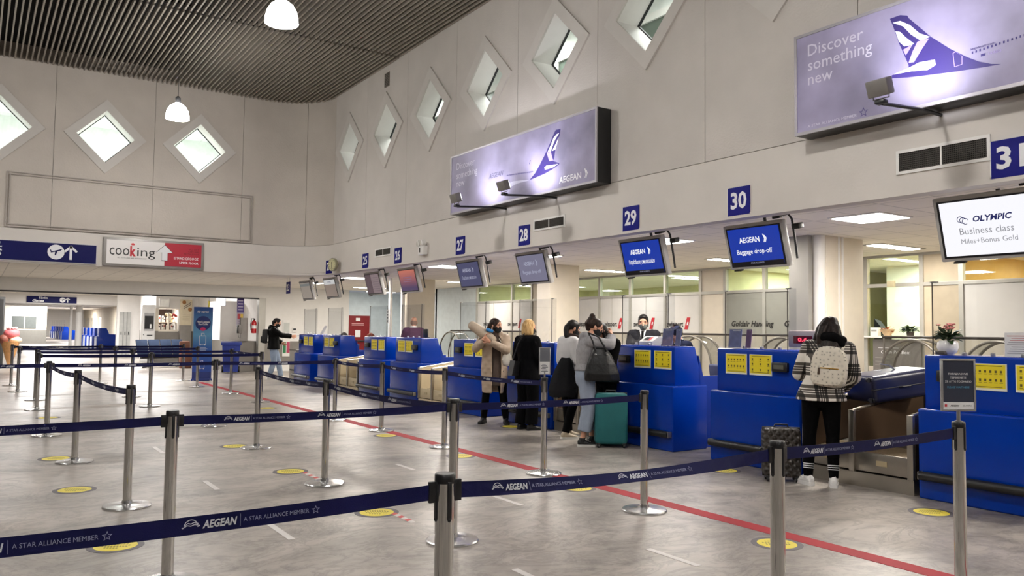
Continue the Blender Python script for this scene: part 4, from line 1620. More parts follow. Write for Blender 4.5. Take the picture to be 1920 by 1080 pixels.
t = thing('emergency_light', 'white emergency light box with two round lamps on the band', 'emergency light', (XW, 13.68, 3.0), 0)
mb = MB()
mb.box((-0.05, 0, 0), (0.10, 0.22, 0.17), WHITE, None, 0.012)
mb.b6(-0.102, -0.099, 0.01, 0.06, -0.04, 0.05, GRIL)
mb.build('box', t)
for y in (-0.06, 0.09):
    mb = MB()
    mb.tube([(-0.02, y, 0.13), (-0.06, y, 0.135), (-0.11, y + 0.01, 0.13)], [0.035, 0.06, 0.068], WHITE, 18)
    mb.tube([(-0.111, y + 0.01, 0.13), (-0.113, y + 0.01, 0.13)], 0.06, mat('lamp_lens', (210, 206, 196), 0.15), 18)
    mb.cyl((-0.05, y, 0.06), (-0.05, y, 0.1), 0.014, WHITE, 8)
    mb.build('lamp', t)

# ================================================================ FAR WALL SIGNS
t = thing('cooking_sign', 'white and red restaurant sign on the far wall with an upward arrow', 'sign', (3.365, YF, 3.13), 0)
mb = MB()
mb.b6(-1.06, 1.06, -0.09, 0, -0.32, 0.32, mat('sign_grey_frame', (150, 146, 142), 0.4, metal=0.3), 0.01)
mb.build('frame', t)
mb = MB()
mb.b6(-1.0, 1.0, -0.097, -0.09, -0.265, 0.265, mat('lit_white_face', (236, 232, 230), 0.4, var=0))
mb.b6(0.20, 1.0, -0.100, -0.097, -0.265, 0.265, mat('sign_red_face', (176, 30, 52), 0.4, var=0.02))
YO = -0.1015
mb.text('coo', (-0.94, YO, -0.07), (1, 0, 0), ZD, 0.24, INK, w=0.40, bold=0.0)
mb.text('k', (-0.525, YO, -0.07), (1, 0, 0), ZD, 0.2, RED, w=0.12, bold=0.05)
mb.text('ing', (-0.38, YO, -0.07), (1, 0, 0), ZD, 0.2, INK, w=0.38, bold=0.0)
mb.flat([(-0.50, 0.165), (-0.44, 0.165), (-0.43, 0.2), (-0.47, 0.215), (-0.51, 0.2)], (0, YO, 0), (1, 0, 0), ZD, RED)
mb.text('ALL DAY CAFE BAR RESTAURANT', (-0.78, YO, -0.14), (1, 0, 0), ZD, 0.025, INK, w=0.6)
ar = [(0.14, -0.14), (0.26, -0.14), (0.26, 0.04), (0.37, 0.04), (0.20, 0.21), (0.03, 0.04), (0.14, 0.04)]
mb.flat([(x * 1.08 - 0.016, y * 1.08 - 0.003) for x, y in ar], (0, YO, 0), (1, 0, 0), ZD, INK)
mb.flat(ar, (0, YO - 0.002, 0), (1, 0, 0), ZD, SWHITE)
mb.text('ΕΠΑΝΩ ΟΡΟΦΟΣ', (0.94, YO, -0.10), (1, 0, 0), ZD, 0.052, SWHITE, 'R', w=0.54, bold=0.02)
mb.text('UPPER FLOOR', (0.94, YO, -0.20), (1, 0, 0), ZD, 0.052, SWHITE, 'R', w=0.42, bold=0.02)
for k, s_ in enumerate(('ALL DAY', 'CAFE BAR', 'RESTAURANT')):
    mb.text(s_, (0.94, YO, 0.13 - k * 0.055), (1, 0, 0), ZD, 0.036, mat('dark_red_ink', (96, 12, 26), 0.5), 'R')
mb.build('face', t, smooth=False)

WSIGN = mat('sign_wayfinding_navy', (12, 15, 76), 0.5, spec=0.15, var=0.02)


def plane_arrow(mb, o, h, m, m2):
    """White disc with a dark plane, and an up arrow right of it."""
    o = Vector(o)
    mb.flat([(h * math.cos(k * PI / 14), h * math.sin(k * PI / 14)) for k in range(28)], o, (1, 0, 0), ZD, m)
    o2 = o - Vector((0, 0.003, 0))
    mb.flat([(-0.62 * h, -0.12 * h), (0.55 * h, 0.22 * h), (0.72 * h, 0.38 * h), (0.6 * h, 0.42 * h), (-0.6 * h, 0.02 * h)], o2, (1, 0, 0), ZD, m2)
    mb.flat([(-0.1 * h, 0.08 * h), (0.2 * h, 0.18 * h), (0.0 * h, -0.42 * h), (-0.16 * h, -0.42 * h)], o2, (1, 0, 0), ZD, m2)
    mb.flat([(-0.62 * h, 0.0), (-0.48 * h, 0.02 * h), (-0.62 * h, 0.3 * h), (-0.74 * h, 0.3 * h)], o2, (1, 0, 0), ZD, m2)
    a = o + Vector((1.75 * h, 0, 0))
    mb.flat([(-0.16 * h, -0.95 * h), (0.16 * h, -0.95 * h), (0.16 * h, 0.9 * h), (-0.16 * h, 0.9 * h)], a, (1, 0, 0), ZD, m)
    for s_ in (1, -1):
        mb.flat([(0, 1.0 * h), (0, 0.62 * h), (s_ * 0.62 * h, 0.02 * h), (s_ * 0.82 * h, 0.22 * h)], a, (1, 0, 0), ZD, m)


t = thing('direction_sign', 'navy direction sign on the far wall with plane symbol and arrow, cut at left', 'sign', (0.98, YF, 3.04), 0)
mb = MB()
mb.b6(-3.2, 1.21, -0.05, 0, -0.215, 0.215, mat('sign_pale_edge', (206, 204, 204), 0.5))
mb.build('frame', t)
mb = MB()
mb.b6(-3.18, 1.19, -0.055, -0.05, -0.2, 0.2, WSIGN)
plane_arrow(mb, (0.42, -0.058, 0.01), 0.16, SWHITE, WSIGN)
mb.text('PASSPORT CONTROL', (-0.56, -0.058, 0.06), (1, 0, 0), ZD, 0.1, SWHITE, 'R', bold=0.03, shear=0.15)
mb.text('GATES', (-0.56, -0.058, -0.12), (1, 0, 0), ZD, 0.13, SWHITE, 'R', bold=0.04, shear=0.15)
mb.build('face', t, smooth=False)

# ================================================================ PENDANT LAMPS
BOWL = mat('opal_glass_lit', (255, 252, 246), 0.3, emit=55.0, var=0)
CORD = mat('lamp_cord', (60, 56, 52), 0.6)


def pendant(x, y, label):
    t = thing('pendant_lamp', label, 'pendant lamp', (x, y, PENDANT_Z), 0, 'opal pendant lamps')
    mb = MB()
    mb.lathe([(0.214, -0.14), (0.21, -0.07), (0.19, 0.02), (0.143, 0.1), (0.08, 0.15), (0.05, 0.17)], BOWL, n=36, cap=False)
    mb.build('shade', t)
    mb = MB()
    mb.lathe([(0.05, 0.165), (0.055, 0.18), (0.05, 0.27), (0.02, 0.30)], DARK, n=18)
    mb.build('holder', t)
    mb = MB()
    mb.cyl((0, 0, 0.29), (0, 0, ZC + 0.2 - PENDANT_Z), 0.006, CORD, 6)
    mb.build('cord', t)
    return t


_lab = ['white opal pendant lamp before the far wall windows', 'white opal pendant lamp at the top edge of the photo']
for k, (x, y) in enumerate(PENDANTS):
    pendant(x, y, _lab[k] if k < 2 else 'white opal pendant lamp of the hall, outside the frame')

# square light panels over the desks
for k, (x, y) in enumerate(PANELS):
    mb = MB()
    mb.b6(x - 0.33, x + 0.33, y - 0.33, y + 0.33, 2.845, 2.872, WHITE)
    s_ = ('low ceiling before the big column', 'low ceiling beside the blue Greek monitor', 'low ceiling left of the slate monitor', 'low ceiling beside the clock corner', 'low ceiling at the right end, outside the frame', 'low ceiling hidden behind the pale monitor', 'low ceiling at the near end of the bay', 'low ceiling at the far end of the bay')[k]
    t = mb.build('ceiling_panel_light', None, 'square white light panel in the ' + s_, 'ceiling light', 'square light panels')
    mb = MB()
    mb.b6(x - 0.30, x + 0.30, y - 0.30, y + 0.30, 2.838, 2.846, LAMPW)
    mb.build('diffuser', t)
for k, (x, y) in enumerate(((11.8, 3.5), (11.8, 7.0), (11.8, 10.2), (11.8, 13.8), (11.8, 20.0), (11.0, 25.0), (12.6, 27.6))):  # includes added fittings that brighten the grey panel and the blue recess
    mb = MB()
    mb.b6(x - 0.6, x + 0.6, y - 0.16, y + 0.16, 2.85, 2.872, ALU)
    for q in range(6):
        mb.b6(x - 0.56 + q * 0.19, x - 0.44 + q * 0.19, y - 0.12, y + 0.12, 2.84, 2.851, LAMPW)
    mb.build('louvre_light', None, 'louvred fluorescent fitting near the partition, in a row partly added for light', 'ceiling light', 'louvred ceiling fittings')


# ================================================================ BEHIND THE DESKS
NAVYF = mat('chair_navy_fabric', (26, 34, 66), 0.8, bump=0.2, bscale=200)
GREYF = mat('chair_grey_fabric', (72, 72, 72), 0.85, bump=0.2, bscale=200)


def office_chair(loc, rz, label, fab):
    t = thing('office_chair', label, 'office chair', loc, rz, 'clerk chairs')
    mb = MB()
    mb.box((0, 0, 0.47), (0.46, 0.46, 0.08), fab, None, 0.03, 3)
    mb.build('seat', t)
    mb = MB()
    mb.box((0, -0.22, 0.82), (0.42, 0.06, 0.46), fab, (0.12, 0, 0), 0.03, 3)
    mb.build('backrest', t)
    mb = MB()
    mb.tube([(0, -0.02, 0.42), (0, -0.24, 0.45), (0, -0.26, 0.7)], 0.02, BLACK, 8)
    mb.build('back_arm', t)
    mb = MB()
    mb.cyl((0, 0, 0.1), (0, 0, 0.43), 0.025, BLACK, 12)
    mb.build('column', t)
    for k in range(5):
        a = k * 2 * PI / 5 + 0.3
        mb = MB()
        mb.tube([(0, 0, 0.12), (0.27 * math.cos(a), 0.27 * math.sin(a), 0.07)], [0.022, 0.014], BLACK, 8)
        mb.ball((0.28 * math.cos(a), 0.28 * math.sin(a), 0.032), 0.03, BLACK, 10, 6)
        mb.build('leg', t)
    return t


office_chair((8.95, 7.74, 0), -1.9, 'dark navy office chair between the two blue desks under signs 29 and 30', NAVYF)
office_chair((9.0, 5.5, 0), -1.75, 'dark grey office chair behind the navy suitcase', GREYF)

# ---- glass screens with arched conveyor hoods
SCREEN = glassy('screen_acrylic', (228, 230, 228), 0.12, 0.9)
HOODT = mat('hood_frame', (124, 120, 112), 0.4, metal=0.6)
XH = 10.95
for a, b, lab in ((2.6, 6.7, 'low clear screen with grey top rail behind the nearest desk'), (7.3, 13.1, 'low clear screen with dark top rail before the pale lettered panels'), (13.7, 19.4, 'low clear screen with top rail behind the beige coat woman'),):
    t = thing('glass_screen', lab, 'glass screen', (XH, 0, 0), 0, 'conveyor screens')
    mb = MB()
    mb.face([(0, a, 0.5), (0, b, 0.5), (0, b, 1.45), (0, a, 1.45)], SCREEN)
    mb.build('pane', t)
    mb = MB()
    mb.cyl((0, a, 1.465), (0, b, 1.465), 0.018, RAILM, 8)
    mb.build('top_rail', t)
    n = max(2, int((b - a) / 1.4))
    for k in range(n + 1):
        y = a + 0.02 + (b - a - 0.04) * k / n
        mb = MB()
        mb.cyl((0, y, 0), (0, y, 1.45), 0.014, HOODT, 8)
        mb.build('post', t)


def hood(y, r, label, x=10.55):
    t = thing('conveyor_hood', label, 'conveyor hood', (x, y, 0), 0, 'arched conveyor hoods')
    zc = 1.43 - r
    N_ = 20
    arc = [(0, r * math.cos(PI * k / N_), zc + r * math.sin(PI * k / N_)) for k in range(N_ + 1)]
    for dx, nm in ((0.0, 'front_arch'), (0.3, 'rear_arch')):
        mb = MB()
        mb.tube([(dx, -r, 0.45)] + [(dx, q[1], q[2]) for q in reversed(arc)] + [(dx, r, 0.45)], 0.019, HOODT, 8)
        mb.build(nm, t)
    mb = MB()
    mb.rings([[(dx, q[1] * 0.98, q[2]) for q in arc] for dx in (0.0, 0.3)], SCREEN, cap=False, wrap=False)
    mb.build('cover', t)
    mb = MB()
    mb.b6(-0.2, 0.35, -r - 0.1, r + 0.1, 0, 0.45, STEEL, 0.01)
    mb.build('housing', t)


hood(6.05, 0.42, 'arched clear hood over the conveyor beside the dark pet box board')
hood(4.95, 0.42, 'arched clear hood over the conveyor behind the flower pot')
hood(8.15, 0.46, 'arched clear hood behind the brochures of the desk under sign 30')
hood(10.1, 0.5, 'arched clear hood with a dark curved edge beside the clerk in the cap')
hood(14.6, 0.5, 'arched clear hood between the coat woman and the blond woman')
hood(18.7, 0.62, 'arched clear hood left of the desk under sign 27')
mb = MB()
mb.b6(10.2, 10.9, 2.6, 3.9, 0, 0.62, STEEL, 0.01)
mb.b6(10.22, 10.88, 2.62, 3.88, 0.62, 0.64, BELTB)
mb.b6(10.19, 10.2, 2.7, 3.8, 0.2, 0.45, DARK)
tag(mb.build('baggage_conveyor'), 'steel baggage conveyor section behind the nearest desk', 'conveyor')

# ---- board, sill and plants at the counter window
t = thing('poster_board', 'dark grey board with pale cabin pet box lettering behind the clear screen', 'board', (12.86, 7.62, 0), 0)
mb = MB()
mb.b6(-0.012, 0.012, -0.42, 0.42, 0.35, 1.42, mat('grey_board', (112, 108, 104), 0.5), 0.004)
mb.text('Cabin Pet Box', (-0.0135, 0.02, 1.18), YD, ZD, 0.055, SWHITE, 'C', w=0.5, shear=0.15)
for k in range(3):
    mb.b6(-0.0135, -0.012, 0.2 - 0.12 * k, 0.32 - 0.1 * k, 1.27 + 0.0 * k, 1.278, SWHITE)
for k in range(4):
    mb.b6(-0.0135, -0.012, 0.12, 0.38, 1.1 - 0.06 * k, 1.106 - 0.06 * k, mat('board_print', (150, 146, 142), 0.5))
mb.build('panel', t, smooth=False)
mb = MB()
mb.b6(-0.1, 0.08, -0.45, -0.38, 0, 0.03, DARK)
mb.b6(-0.1, 0.08, 0.38, 0.45, 0, 0.03, DARK)
mb.b6(-0.012, 0.012, -0.42, 0.42, 0.02, 0.36, DARK)
mb.build('foot', t)
mb = MB()
mb.b6(12.78, 13.1, 7.2, 8.28, 1.44, 1.47, WHITE, 0.004)
tag(mb.build('window_shelf'), 'narrow white shelf in the office counter window right of the big column', 'shelf')

LEAF = mat('leaf_green', (44, 66, 34), 0.5, var=0.25, scale=20)
LEAF2 = mat('leaf_pale_green', (120, 136, 84), 0.5, var=0.25, scale=20)
PINK = mat('petal_pink', (206, 124, 120), 0.6, var=0.2, scale=30)


def leaf(mb, o, d, L, w, m, droop=0.3):
    o, d = Vector(o), Vector(d).normalized()
    sd = d.cross(Vector((0, 0, 1)))
    sd = sd.normalized() if sd.length > 1e-4 else Vector((1, 0, 0))
    pr = []
    for k, f in enumerate((0.0, 0.6, 1.0, 0.75, 0.05)):
        t_ = k / 4
        c = o + d * (L * t_) - Vector((0, 0, droop * L * t_ * t_))
        pr.append((c - sd * w * f / 2 + Vector((0, 0, 0.12 * w * f)), c, c + sd * w * f / 2 + Vector((0, 0, 0.12 * w * f))))
    P = [q for r in pr for q in r]
    F = []
    for k in range(4):
        F += [(3 * k, 3 * k + 1, 3 * k + 4, 3 * k + 3), (3 * k + 1, 3 * k + 2, 3 * k + 5, 3 * k + 4)]
    mb.mesh(P, F, m)


def bouquet(parent, name, z0, n, L, w, m, spread=1.0, seed=1, up=0.6):
    rd = random.Random(seed)
    mb = MB()
    for k in range(n):
        a = rd.uniform(0, 2 * PI)
        e = rd.uniform(0.1, up)
        st = Vector((0.03 * math.cos(a), 0.03 * math.sin(a), z0 + rd.uniform(0, 0.06)))
        leaf(mb, st, (spread * math.cos(a), spread * math.sin(a), e), L * rd.uniform(0.7, 1.15), w * rd.uniform(0.8, 1.2), m, rd.uniform(0.1, 0.5))
    return mb.build(name, parent, ang=60)


t = thing('potted_flower', 'pink flowering plant in a round white pot on the nearest blue desk', 'potted plant', (7.6, 4.0, 1.315), 0)
mb = MB()
mb.lathe([(0.045, 0), (0.075, 0.025), (0.094, 0.07), (0.088, 0.115), (0.07, 0.135), (0.064, 0.13), (0.06, 0.11)], mat('white_ceramic', (226, 224, 222), 0.2), n=32)
mb.build('pot', t)
bouquet(t, 'leaves', 0.125, 46, 0.135, 0.06, LEAF, 1.0, 3, 1.3)
mb = MB()
rd = random.Random(5)
for k in range(12):
    a = rd.uniform(0, 2 * PI)
    r = rd.uniform(0.0, 0.085)
    x, y, z = r * math.cos(a), r * math.sin(a), 0.27 + rd.uniform(-0.03, 0.02)
    mb.tube([(x * 0.4, y * 0.4, 0.13), (x, y, z)], 0.003, LEAF, 5)
    for q in range(5):
        b = q * 2 * PI / 5 + k
        mb.ball((x + 0.011 * math.cos(b), y + 0.011 * math.sin(b), z + 0.004), (0.011, 0.011, 0.008), PINK, 8, 5)
mb.build('flowers', t)
mb = MB()
mb.box((7.52, 4.02, 1.335), (0.05, 0.09, 0.035), mat('dark_clamp', (70, 64, 60), 0.5), None, 0.008)
tag(mb.build('clamp_block'), 'small dark clamp block on the nearest desk left of the flower pot', 'clamp')

t = thing('potted_plant', 'leafy green plant on the office window shelf at the right', 'potted plant', (12.93, 7.42, 1.47), 0)
mb = MB()
mb.lathe([(0.05, 0), (0.065, 0.08), (0.06, 0.08)], mat('dark_pot', (60, 52, 44), 0.6), n=20)
mb.build('pot', t)
bouquet(t, 'leaves', 0.06, 40, 0.15, 0.07, LEAF, 1.0, 8, 0.9)
bouquet(t, 'pale_leaves', 0.09, 14, 0.13, 0.05, LEAF2, 0.8, 9, 1.2)
t = thing('wrapped_flowers', 'orange flowers wrapped in brown paper on the office window shelf', 'flowers', (12.93, 7.82, 1.47), 0)
mb = MB()
mb.lathe([(0.05, 0), (0.09, 0.07), (0.13, 0.12), (0.12, 0.12), (0.05, 0.05)], mat('wrap_paper', (206, 178, 140), 0.7), n=9, cap=False)
mb.build('paper', t)
bouquet(t, 'petals', 0.06, 26, 0.12, 0.05, mat('petal_orange', (186, 106, 56), 0.6, var=0.2), 1.0, 12, 0.9)
mb = MB()
mb.box((12.95, 8.05, 1.545), (0.1, 0.14, 0.15), WHITE, None, 0.006)
mb.b6(12.897, 12.899, 8.0, 8.1, 1.55, 1.58, mat('box_print', (160, 160, 156), 0.6))
tag(mb.build('paper_box'), 'small white box on the office window shelf beside the orange flowers', 'box')
mb = MB()
mb.mesh([(13.15, 8.2, 0.9), (13.15, 7.98, 0.9), (13.15, 8.0, 1.55), (13.15, 8.1, 1.66), (13.15, 8.2, 1.78), (13.35, 8.2, 0.9), (13.35, 7.98, 0.9), (13.35, 8.0, 1.5), (13.35, 8.1, 1.62), (13.35, 8.2, 1.74)], [(0, 1, 2, 3, 4), (5, 9, 8, 7, 6), (0, 5, 6, 1), (1, 6, 7, 2), (2, 7, 8, 3), (3, 8, 9, 4), (4, 9, 5, 0)], mat('dark_cloth', (26, 26, 30), 0.9))
tag(mb.build('hanging_coat'), 'dark coat hanging inside the office window beside the big column', 'coat')
mb = MB()
for y in (7.75, 4.7):
    mb.box((12.94, y, 2.36), (0.04, 0.14, 0.11), mat('sign_bracket_cream', (206, 196, 160), 0.6), None, 0.01)
mb.build('trim_6', kind='structure')

# ---- leaflets, printer and weight display on the desks
BROCH = mat('brochure_blue_grey', (96, 104, 148), 0.35, var=0.25, scale=14)
BROP = mat('brochure_plum', (92, 60, 110), 0.35, var=0.2, scale=14)
for (y0, lab, second) in ((6.57, 'clear stand with two blue-grey leaflets on the desk under sign 30', True), (7.69, 'clear stand with blue-grey leaflets on the desk under sign 29', False)):
    t = thing('leaflet_stand', lab, 'leaflet stand', (7.5, y0, 1.315), 0, 'leaflet stands')
    mb = MB()
    mb.b6(0.0, 0.06, -0.345, 0, 0, 0.006, CLEAR)
    mb.face([(0.0, -0.345, 0.005), (0.0, 0, 0.005), (0.03, 0, 0.235), (0.03, -0.345, 0.235)], CLEAR)
    mb.build('holder', t)
    for a, b, m in ((-0.195, -0.012, BROCH), (-0.34, -0.265 if second else -0.25, BROP if second else BROCH)):
        mb = MB()
        mb.mesh([(0.008, a, 0.01), (0.008, b, 0.01), (0.036, b, 0.225), (0.036, a, 0.225), (0.014, a, 0.01), (0.014, b, 0.01), (0.042, b, 0.225), (0.042, a, 0.225)], [(0, 1, 2, 3), (7, 6, 5, 4), (0, 4, 5, 1), (1, 5, 6, 2), (2, 6, 7, 3), (3, 7, 4, 0)], m)
        mb.b6(0.03, 0.034, a + 0.02, b - 0.05, 0.205, 0.211, PAPERW)
        mb.build('leaflet', t)
t = thing('document_printer', 'small white printer with a red corner on the desk under sign 29', 'printer', (7.68, 8.2, 1.315), 0)
mb = MB()
prism_y(mb, [(0.0, 0.0), (0.2, 0.0), (0.2, 0.12), (0.12, 0.12), (0.0, 0.05)], -0.16, 0.1, mat('printer_grey', (196, 194, 190), 0.5), 0.006)
mb.build('body', t)
mb = MB()
mb.mesh([(0.02, 0.05, 0.064), (0.02, -0.08, 0.064), (0.1, -0.08, 0.11), (0.1, 0.05, 0.11)], [(0, 1, 2, 3)], BLACK)
mb.mesh([(0.019, -0.05, 0.0655), (0.019, -0.09, 0.0655), (0.1, -0.09, 0.1115), (0.1, -0.05, 0.1115)], [(0, 1, 2, 3)], RED)
mb.build('panel', t)
t = thing('printed_notice', 'printed white notice in a clear stand at the right edge of the nearest desk', 'notice', (7.55, 3.42, 1.315), 0)
mb = MB()
mb.b6(0.0, 0.004, -0.16, 0.055, 0.005, 0.215, PAPERW)
for k in range(9):
    mb.b6(-0.002, 0.0, -0.14 + 0.01 * (k % 3), 0.035 - 0.012 * (k % 4), 0.03 + k * 0.019, 0.036 + k * 0.019, mat('notice_red_grey', (196, 130, 130), 0.6) if k > 5 else mat('notice_grey', (150, 150, 154), 0.6))
mb.build('sheet', t)
mb = MB()
mb.b6(-0.03, 0.05, -0.16, 0.055, 0, 0.005, CLEAR)
mb.build('stand', t)
t = thing('weight_display', 'baggage weight display with glowing red digits left of the plaid woman', 'display', (8.25, 6.05, 0.03), 0)
mb = MB()
mb.cyl((0.06, 0, 0.8), (0.06, 0, 1.3), 0.02, ALU, 10)
mb.build('pole', t)
mb = MB()
mb.box((0.05, 0, 1.405), (0.14, 0.42, 0.2), mat('display_case', (150, 140, 140), 0.5), None, 0.015)
mb.b6(-0.024, -0.019, -0.13, 0.13, 1.35, 1.44, mat('display_window', (90, 16, 32), 0.2))
mb.build('case', t)
mb = MB()
mb.text('0.6', (-0.026, 0.0, 1.375), YD, ZD, 0.042, glow('red_led', (255, 60, 84), 2.2), 'C', w=0.13, bold=0.03)
mb.build('digits', t)
t = thing('computer_monitor', 'black computer screen back on the desk before the bald clerk', 'monitor', (7.75, 14.78, 1.315), 0)
mb = MB()
mb.box((0, 0, 0.1), (0.03, 0.2, 0.17), BLACK, None, 0.006)
mb.build('screen', t)
mb = MB()
mb.box((0.02, 0, 0.008), (0.1, 0.1, 0.014), BLACK, None, 0.004)
mb.cyl((0.02, 0, 0.01), (0.015, 0, 0.06), 0.01, BLACK, 8)
mb.build('stand', t)
mb = MB()
mb.mesh([(7.62, 20.55, 1.315), (7.62, 20.35, 1.315), (7.72, 20.3, 1.55), (7.72, 20.45, 1.55), (7.64, 20.55, 1.315), (7.64, 20.35, 1.315), (7.74, 20.3, 1.55), (7.74, 20.45, 1.55)], [(0, 1, 2, 3), (7, 6, 5, 4), (0, 4, 5, 1), (1, 5, 6, 2), (2, 6, 7, 3), (3, 7, 4, 0)], PAPERW)
tag(mb.build('tilted_notice'), 'tilted pale notice card on the farthest desk', 'notice')
mb = MB()
mb.b6(7.556, 7.5625, 16.16, 16.27, 1.62, 1.92, PAPERW)
for k in range(4):
    mb.b6(7.553, 7.556, 16.18, 16.25, 1.65 + k * 0.068, 1.675 + k * 0.068, mat('notice_dark_blocks', (70, 74, 86), 0.6))
tag(mb.build('taped_notice'), 'narrow white notice taped to the clear shield before the blue wall', 'notice')
# ---- end wall fittings
t = thing('leaflet_rack', 'tall white leaflet holder with green and red cards on the end wall', 'leaflet rack', (8.93, WE - 0.004, 0), 0)
mb = MB()
mb.b6(-0.13, 0.13, -0.03, 0, 0.5, 1.74, WHITE, 0.006)
mb.build('board', t)
for (a, b, z0, z1, c) in ((-0.10, 0.10, 1.33, 1.66, (196, 200, 196)), (-0.10, 0.10, 1.16, 1.3, (110, 116, 140)), (-0.11, -0.01, 0.62, 1.0, (44, 120, 76)), (0.02, 0.12, 0.62, 1.0, (176, 60, 92))):
    mb = MB()
    mb.b6(a, b, -0.045, -0.03, z0, z1, mat('card_%d' % c[0], c, 0.5))
    mb.build('card', t)
mb = MB()
mb.box((9.21, WE - 0.02, 1.41), (0.15, 0.04, 0.17), WHITE, None, 0.01)
mb.b6(9.16, 9.26, WE - 0.045, WE - 0.04, 1.4, 1.46, DARK)
tag(mb.build('wall_switch'), 'small white thermostat box on the end wall', 'switch box')
mb = MB()
mb.b6(12.1, 13.0, 29.55, 29.6, 0, 1.99, mat('fire_door_red', (122, 14, 20), 0.45))
d1 = mb.build('door_1', kind='structure')
mb = MB()
mb.b6(12.42, 12.6, 29.535, 29.55, 1.78, 1.9, WHITE)
mb.b6(12.4, 12.62, 29.535, 29.55, 1.15, 1.42, WHITE)
for k in range(2):
    mb.b6(12.25, 12.75, 29.535, 29.55, 1.66 - k * 0.06, 1.69 - k * 0.06, mat('door_print', (206, 150, 150), 0.5))
mb.build('door_label', d1)
mb = MB()
mb.cyl((12.2, 29.5, 1.0), (12.9, 29.5, 1.0), 0.02, DARK, 8)
mb.build('door_handle', d1)

# ================================================================ CONCOURSE BEYOND THE OPENING
t = thing('banner', 'tall blue roll-up banner with hand luggage size guide', 'banner', (5.26, 23.2, 0), -0.1)
NV = mat('banner_navy', (18, 40, 112), 0.5)
BGR = mat('banner_blue', (44, 108, 176), 0.5, var=0.03)
n2 = BGR.node_tree
_tc2 = [n for n in n2.nodes if n.type == 'TEX_COORD'][0]
_sx = n2.nodes.new('ShaderNodeSeparateXYZ')
_mr = n2.nodes.new('ShaderNodeValToRGB')
_e = _mr.color_ramp.elements
_e[0].position, _e[0].color = 0.0, rgb((20, 50, 140))
_e[1].position, _e[1].color = 1.0, rgb((20, 70, 150))
_q = _e.new(0.45)
_q.color = rgb((36, 90, 170))
_q = _e.new(0.62)
_q.color = rgb((96, 160, 204))
_mp = n2.nodes.new('ShaderNodeMapRange')
_mp.inputs[1].default_value = 0.0
_mp.inputs[2].default_value = 2.03
n2.links.new(_tc2.outputs['Object'], _sx.inputs[0])
n2.links.new(_sx.outputs['Z'], _mp.inputs[0])
n2.links.new(_mp.outputs[0], _mr.inputs[0])
n2.links.new(_mr.outputs[0], n2.nodes['Principled BSDF'].inputs['Base Color'])
mb = MB()
mb.b6(-0.25, 0.25, -0.006, 0.0, 0.06, 2.03, BGR)
mb.b6(-0.25, 0.25, -0.0075, -0.006, 0.06, 0.24, NV)
X3 = (1, 0, 0)
mb.text('sky express', (-0.16, -0.009, 1.88), X3, ZD, 0.055, SWHITE, w=0.3, bold=0.02, shear=0.2)
mb.flat([(0.2 * math.cos(k * PI / 16), 0.2 * math.sin(k * PI / 16)) for k in range(32)], (0, -0.008, 1.58), X3, ZD, NV)
mb.text('Hand Luggage', (0, -0.010, 1.6), X3, ZD, 0.05, SWHITE, 'C', w=0.33, bold=0.02)
mb.text('Size Guide', (0, -0.010, 1.53), X3, ZD, 0.05, SWHITE, 'C', w=0.25, bold=0.02)
mb.flat([(0.07 * math.cos(k * PI / 10), 0.05 * math.sin(k * PI / 10)) for k in range(20)], (0, -0.010, 1.42), X3, ZD, mat('banner_magenta', (206, 44, 110), 0.5))
for z0, s_ in ((1.0, 1.0), (0.34, 0.7)):
    for a, b, c, d_ in ((-0.09, 0.09, 0, 0.012), (-0.09, 0.09, 0.228, 0.24), (-0.09, -0.078, 0, 0.24), (0.078, 0.09, 0, 0.24), (-0.04, -0.03, 0.24, 0.31), (0.03, 0.04, 0.24, 0.31), (-0.04, 0.04, 0.3, 0.31), (-0.07, -0.05, -0.03, 0), (0.05, 0.07, -0.03, 0)):
        mb.b6(a * s_, b * s_, -0.0095, -0.008, z0 + c * s_, z0 + d_ * s_, SWHITE)
for k in range(4):
    mb.b6(-0.15, 0.13 - 0.03 * (k % 2), -0.0095, -0.008, 0.80 + k * 0.035, 0.815 + k * 0.035, mat('banner_pale_print', (190, 206, 226), 0.5))
mb.build('print', t, smooth=False)
mb = MB()
mb.box((0, 0.0, 0.03), (0.54, 0.09, 0.06), NV, None, 0.012)
for x in (-0.22, 0.22):
    mb.box((x, 0, 0.008), (0.05, 0.34, 0.014), ALU, None, 0.004)
mb.build('base', t)
mb = MB()
mb.cyl((0, 0.02, 0.05), (0, 0.012, 2.03), 0.01, ALU, 8)
mb.build('pole', t)

t = thing('wheeled_bin', 'blue wheeled rubbish bin standing before the grey wall base', 'bin', (7.0, 26.9, 0), -0.25)
BINB = mat('bin_blue_plastic', (26, 46, 124), 0.4)
mb = MB()
mb.rings([[(-a, -b, z), (a, -b, z), (a, b, z), (-a, b, z)] for a, b, z in ((0.22, 0.25, 0.04), (0.28, 0.31, 0.9), (0.31, 0.34, 0.9), (0.31, 0.34, 0.94))], BINB)
for x in (-0.12, 0.0, 0.12):
    mb.b6(x - 0.012, x + 0.012, -0.325, -0.27, 0.2, 0.86, BINB)
mb.build('body', t)
mb = MB()
mb.box((0, 0, 0.975), (0.64, 0.7, 0.06), BINB, (0.04, 0, 0), 0.02)
mb.cyl((-0.24, 0.38, 0.95), (0.24, 0.38, 0.95), 0.018, BINB, 8)
mb.build('lid', t)
for x in (-0.25, 0.25):
    mb = MB()
    mb.cyl((x - 0.03, 0.27, 0.1), (x + 0.03, 0.27, 0.1), 0.1, BLACK, 18)
    mb.build('wheel', t)

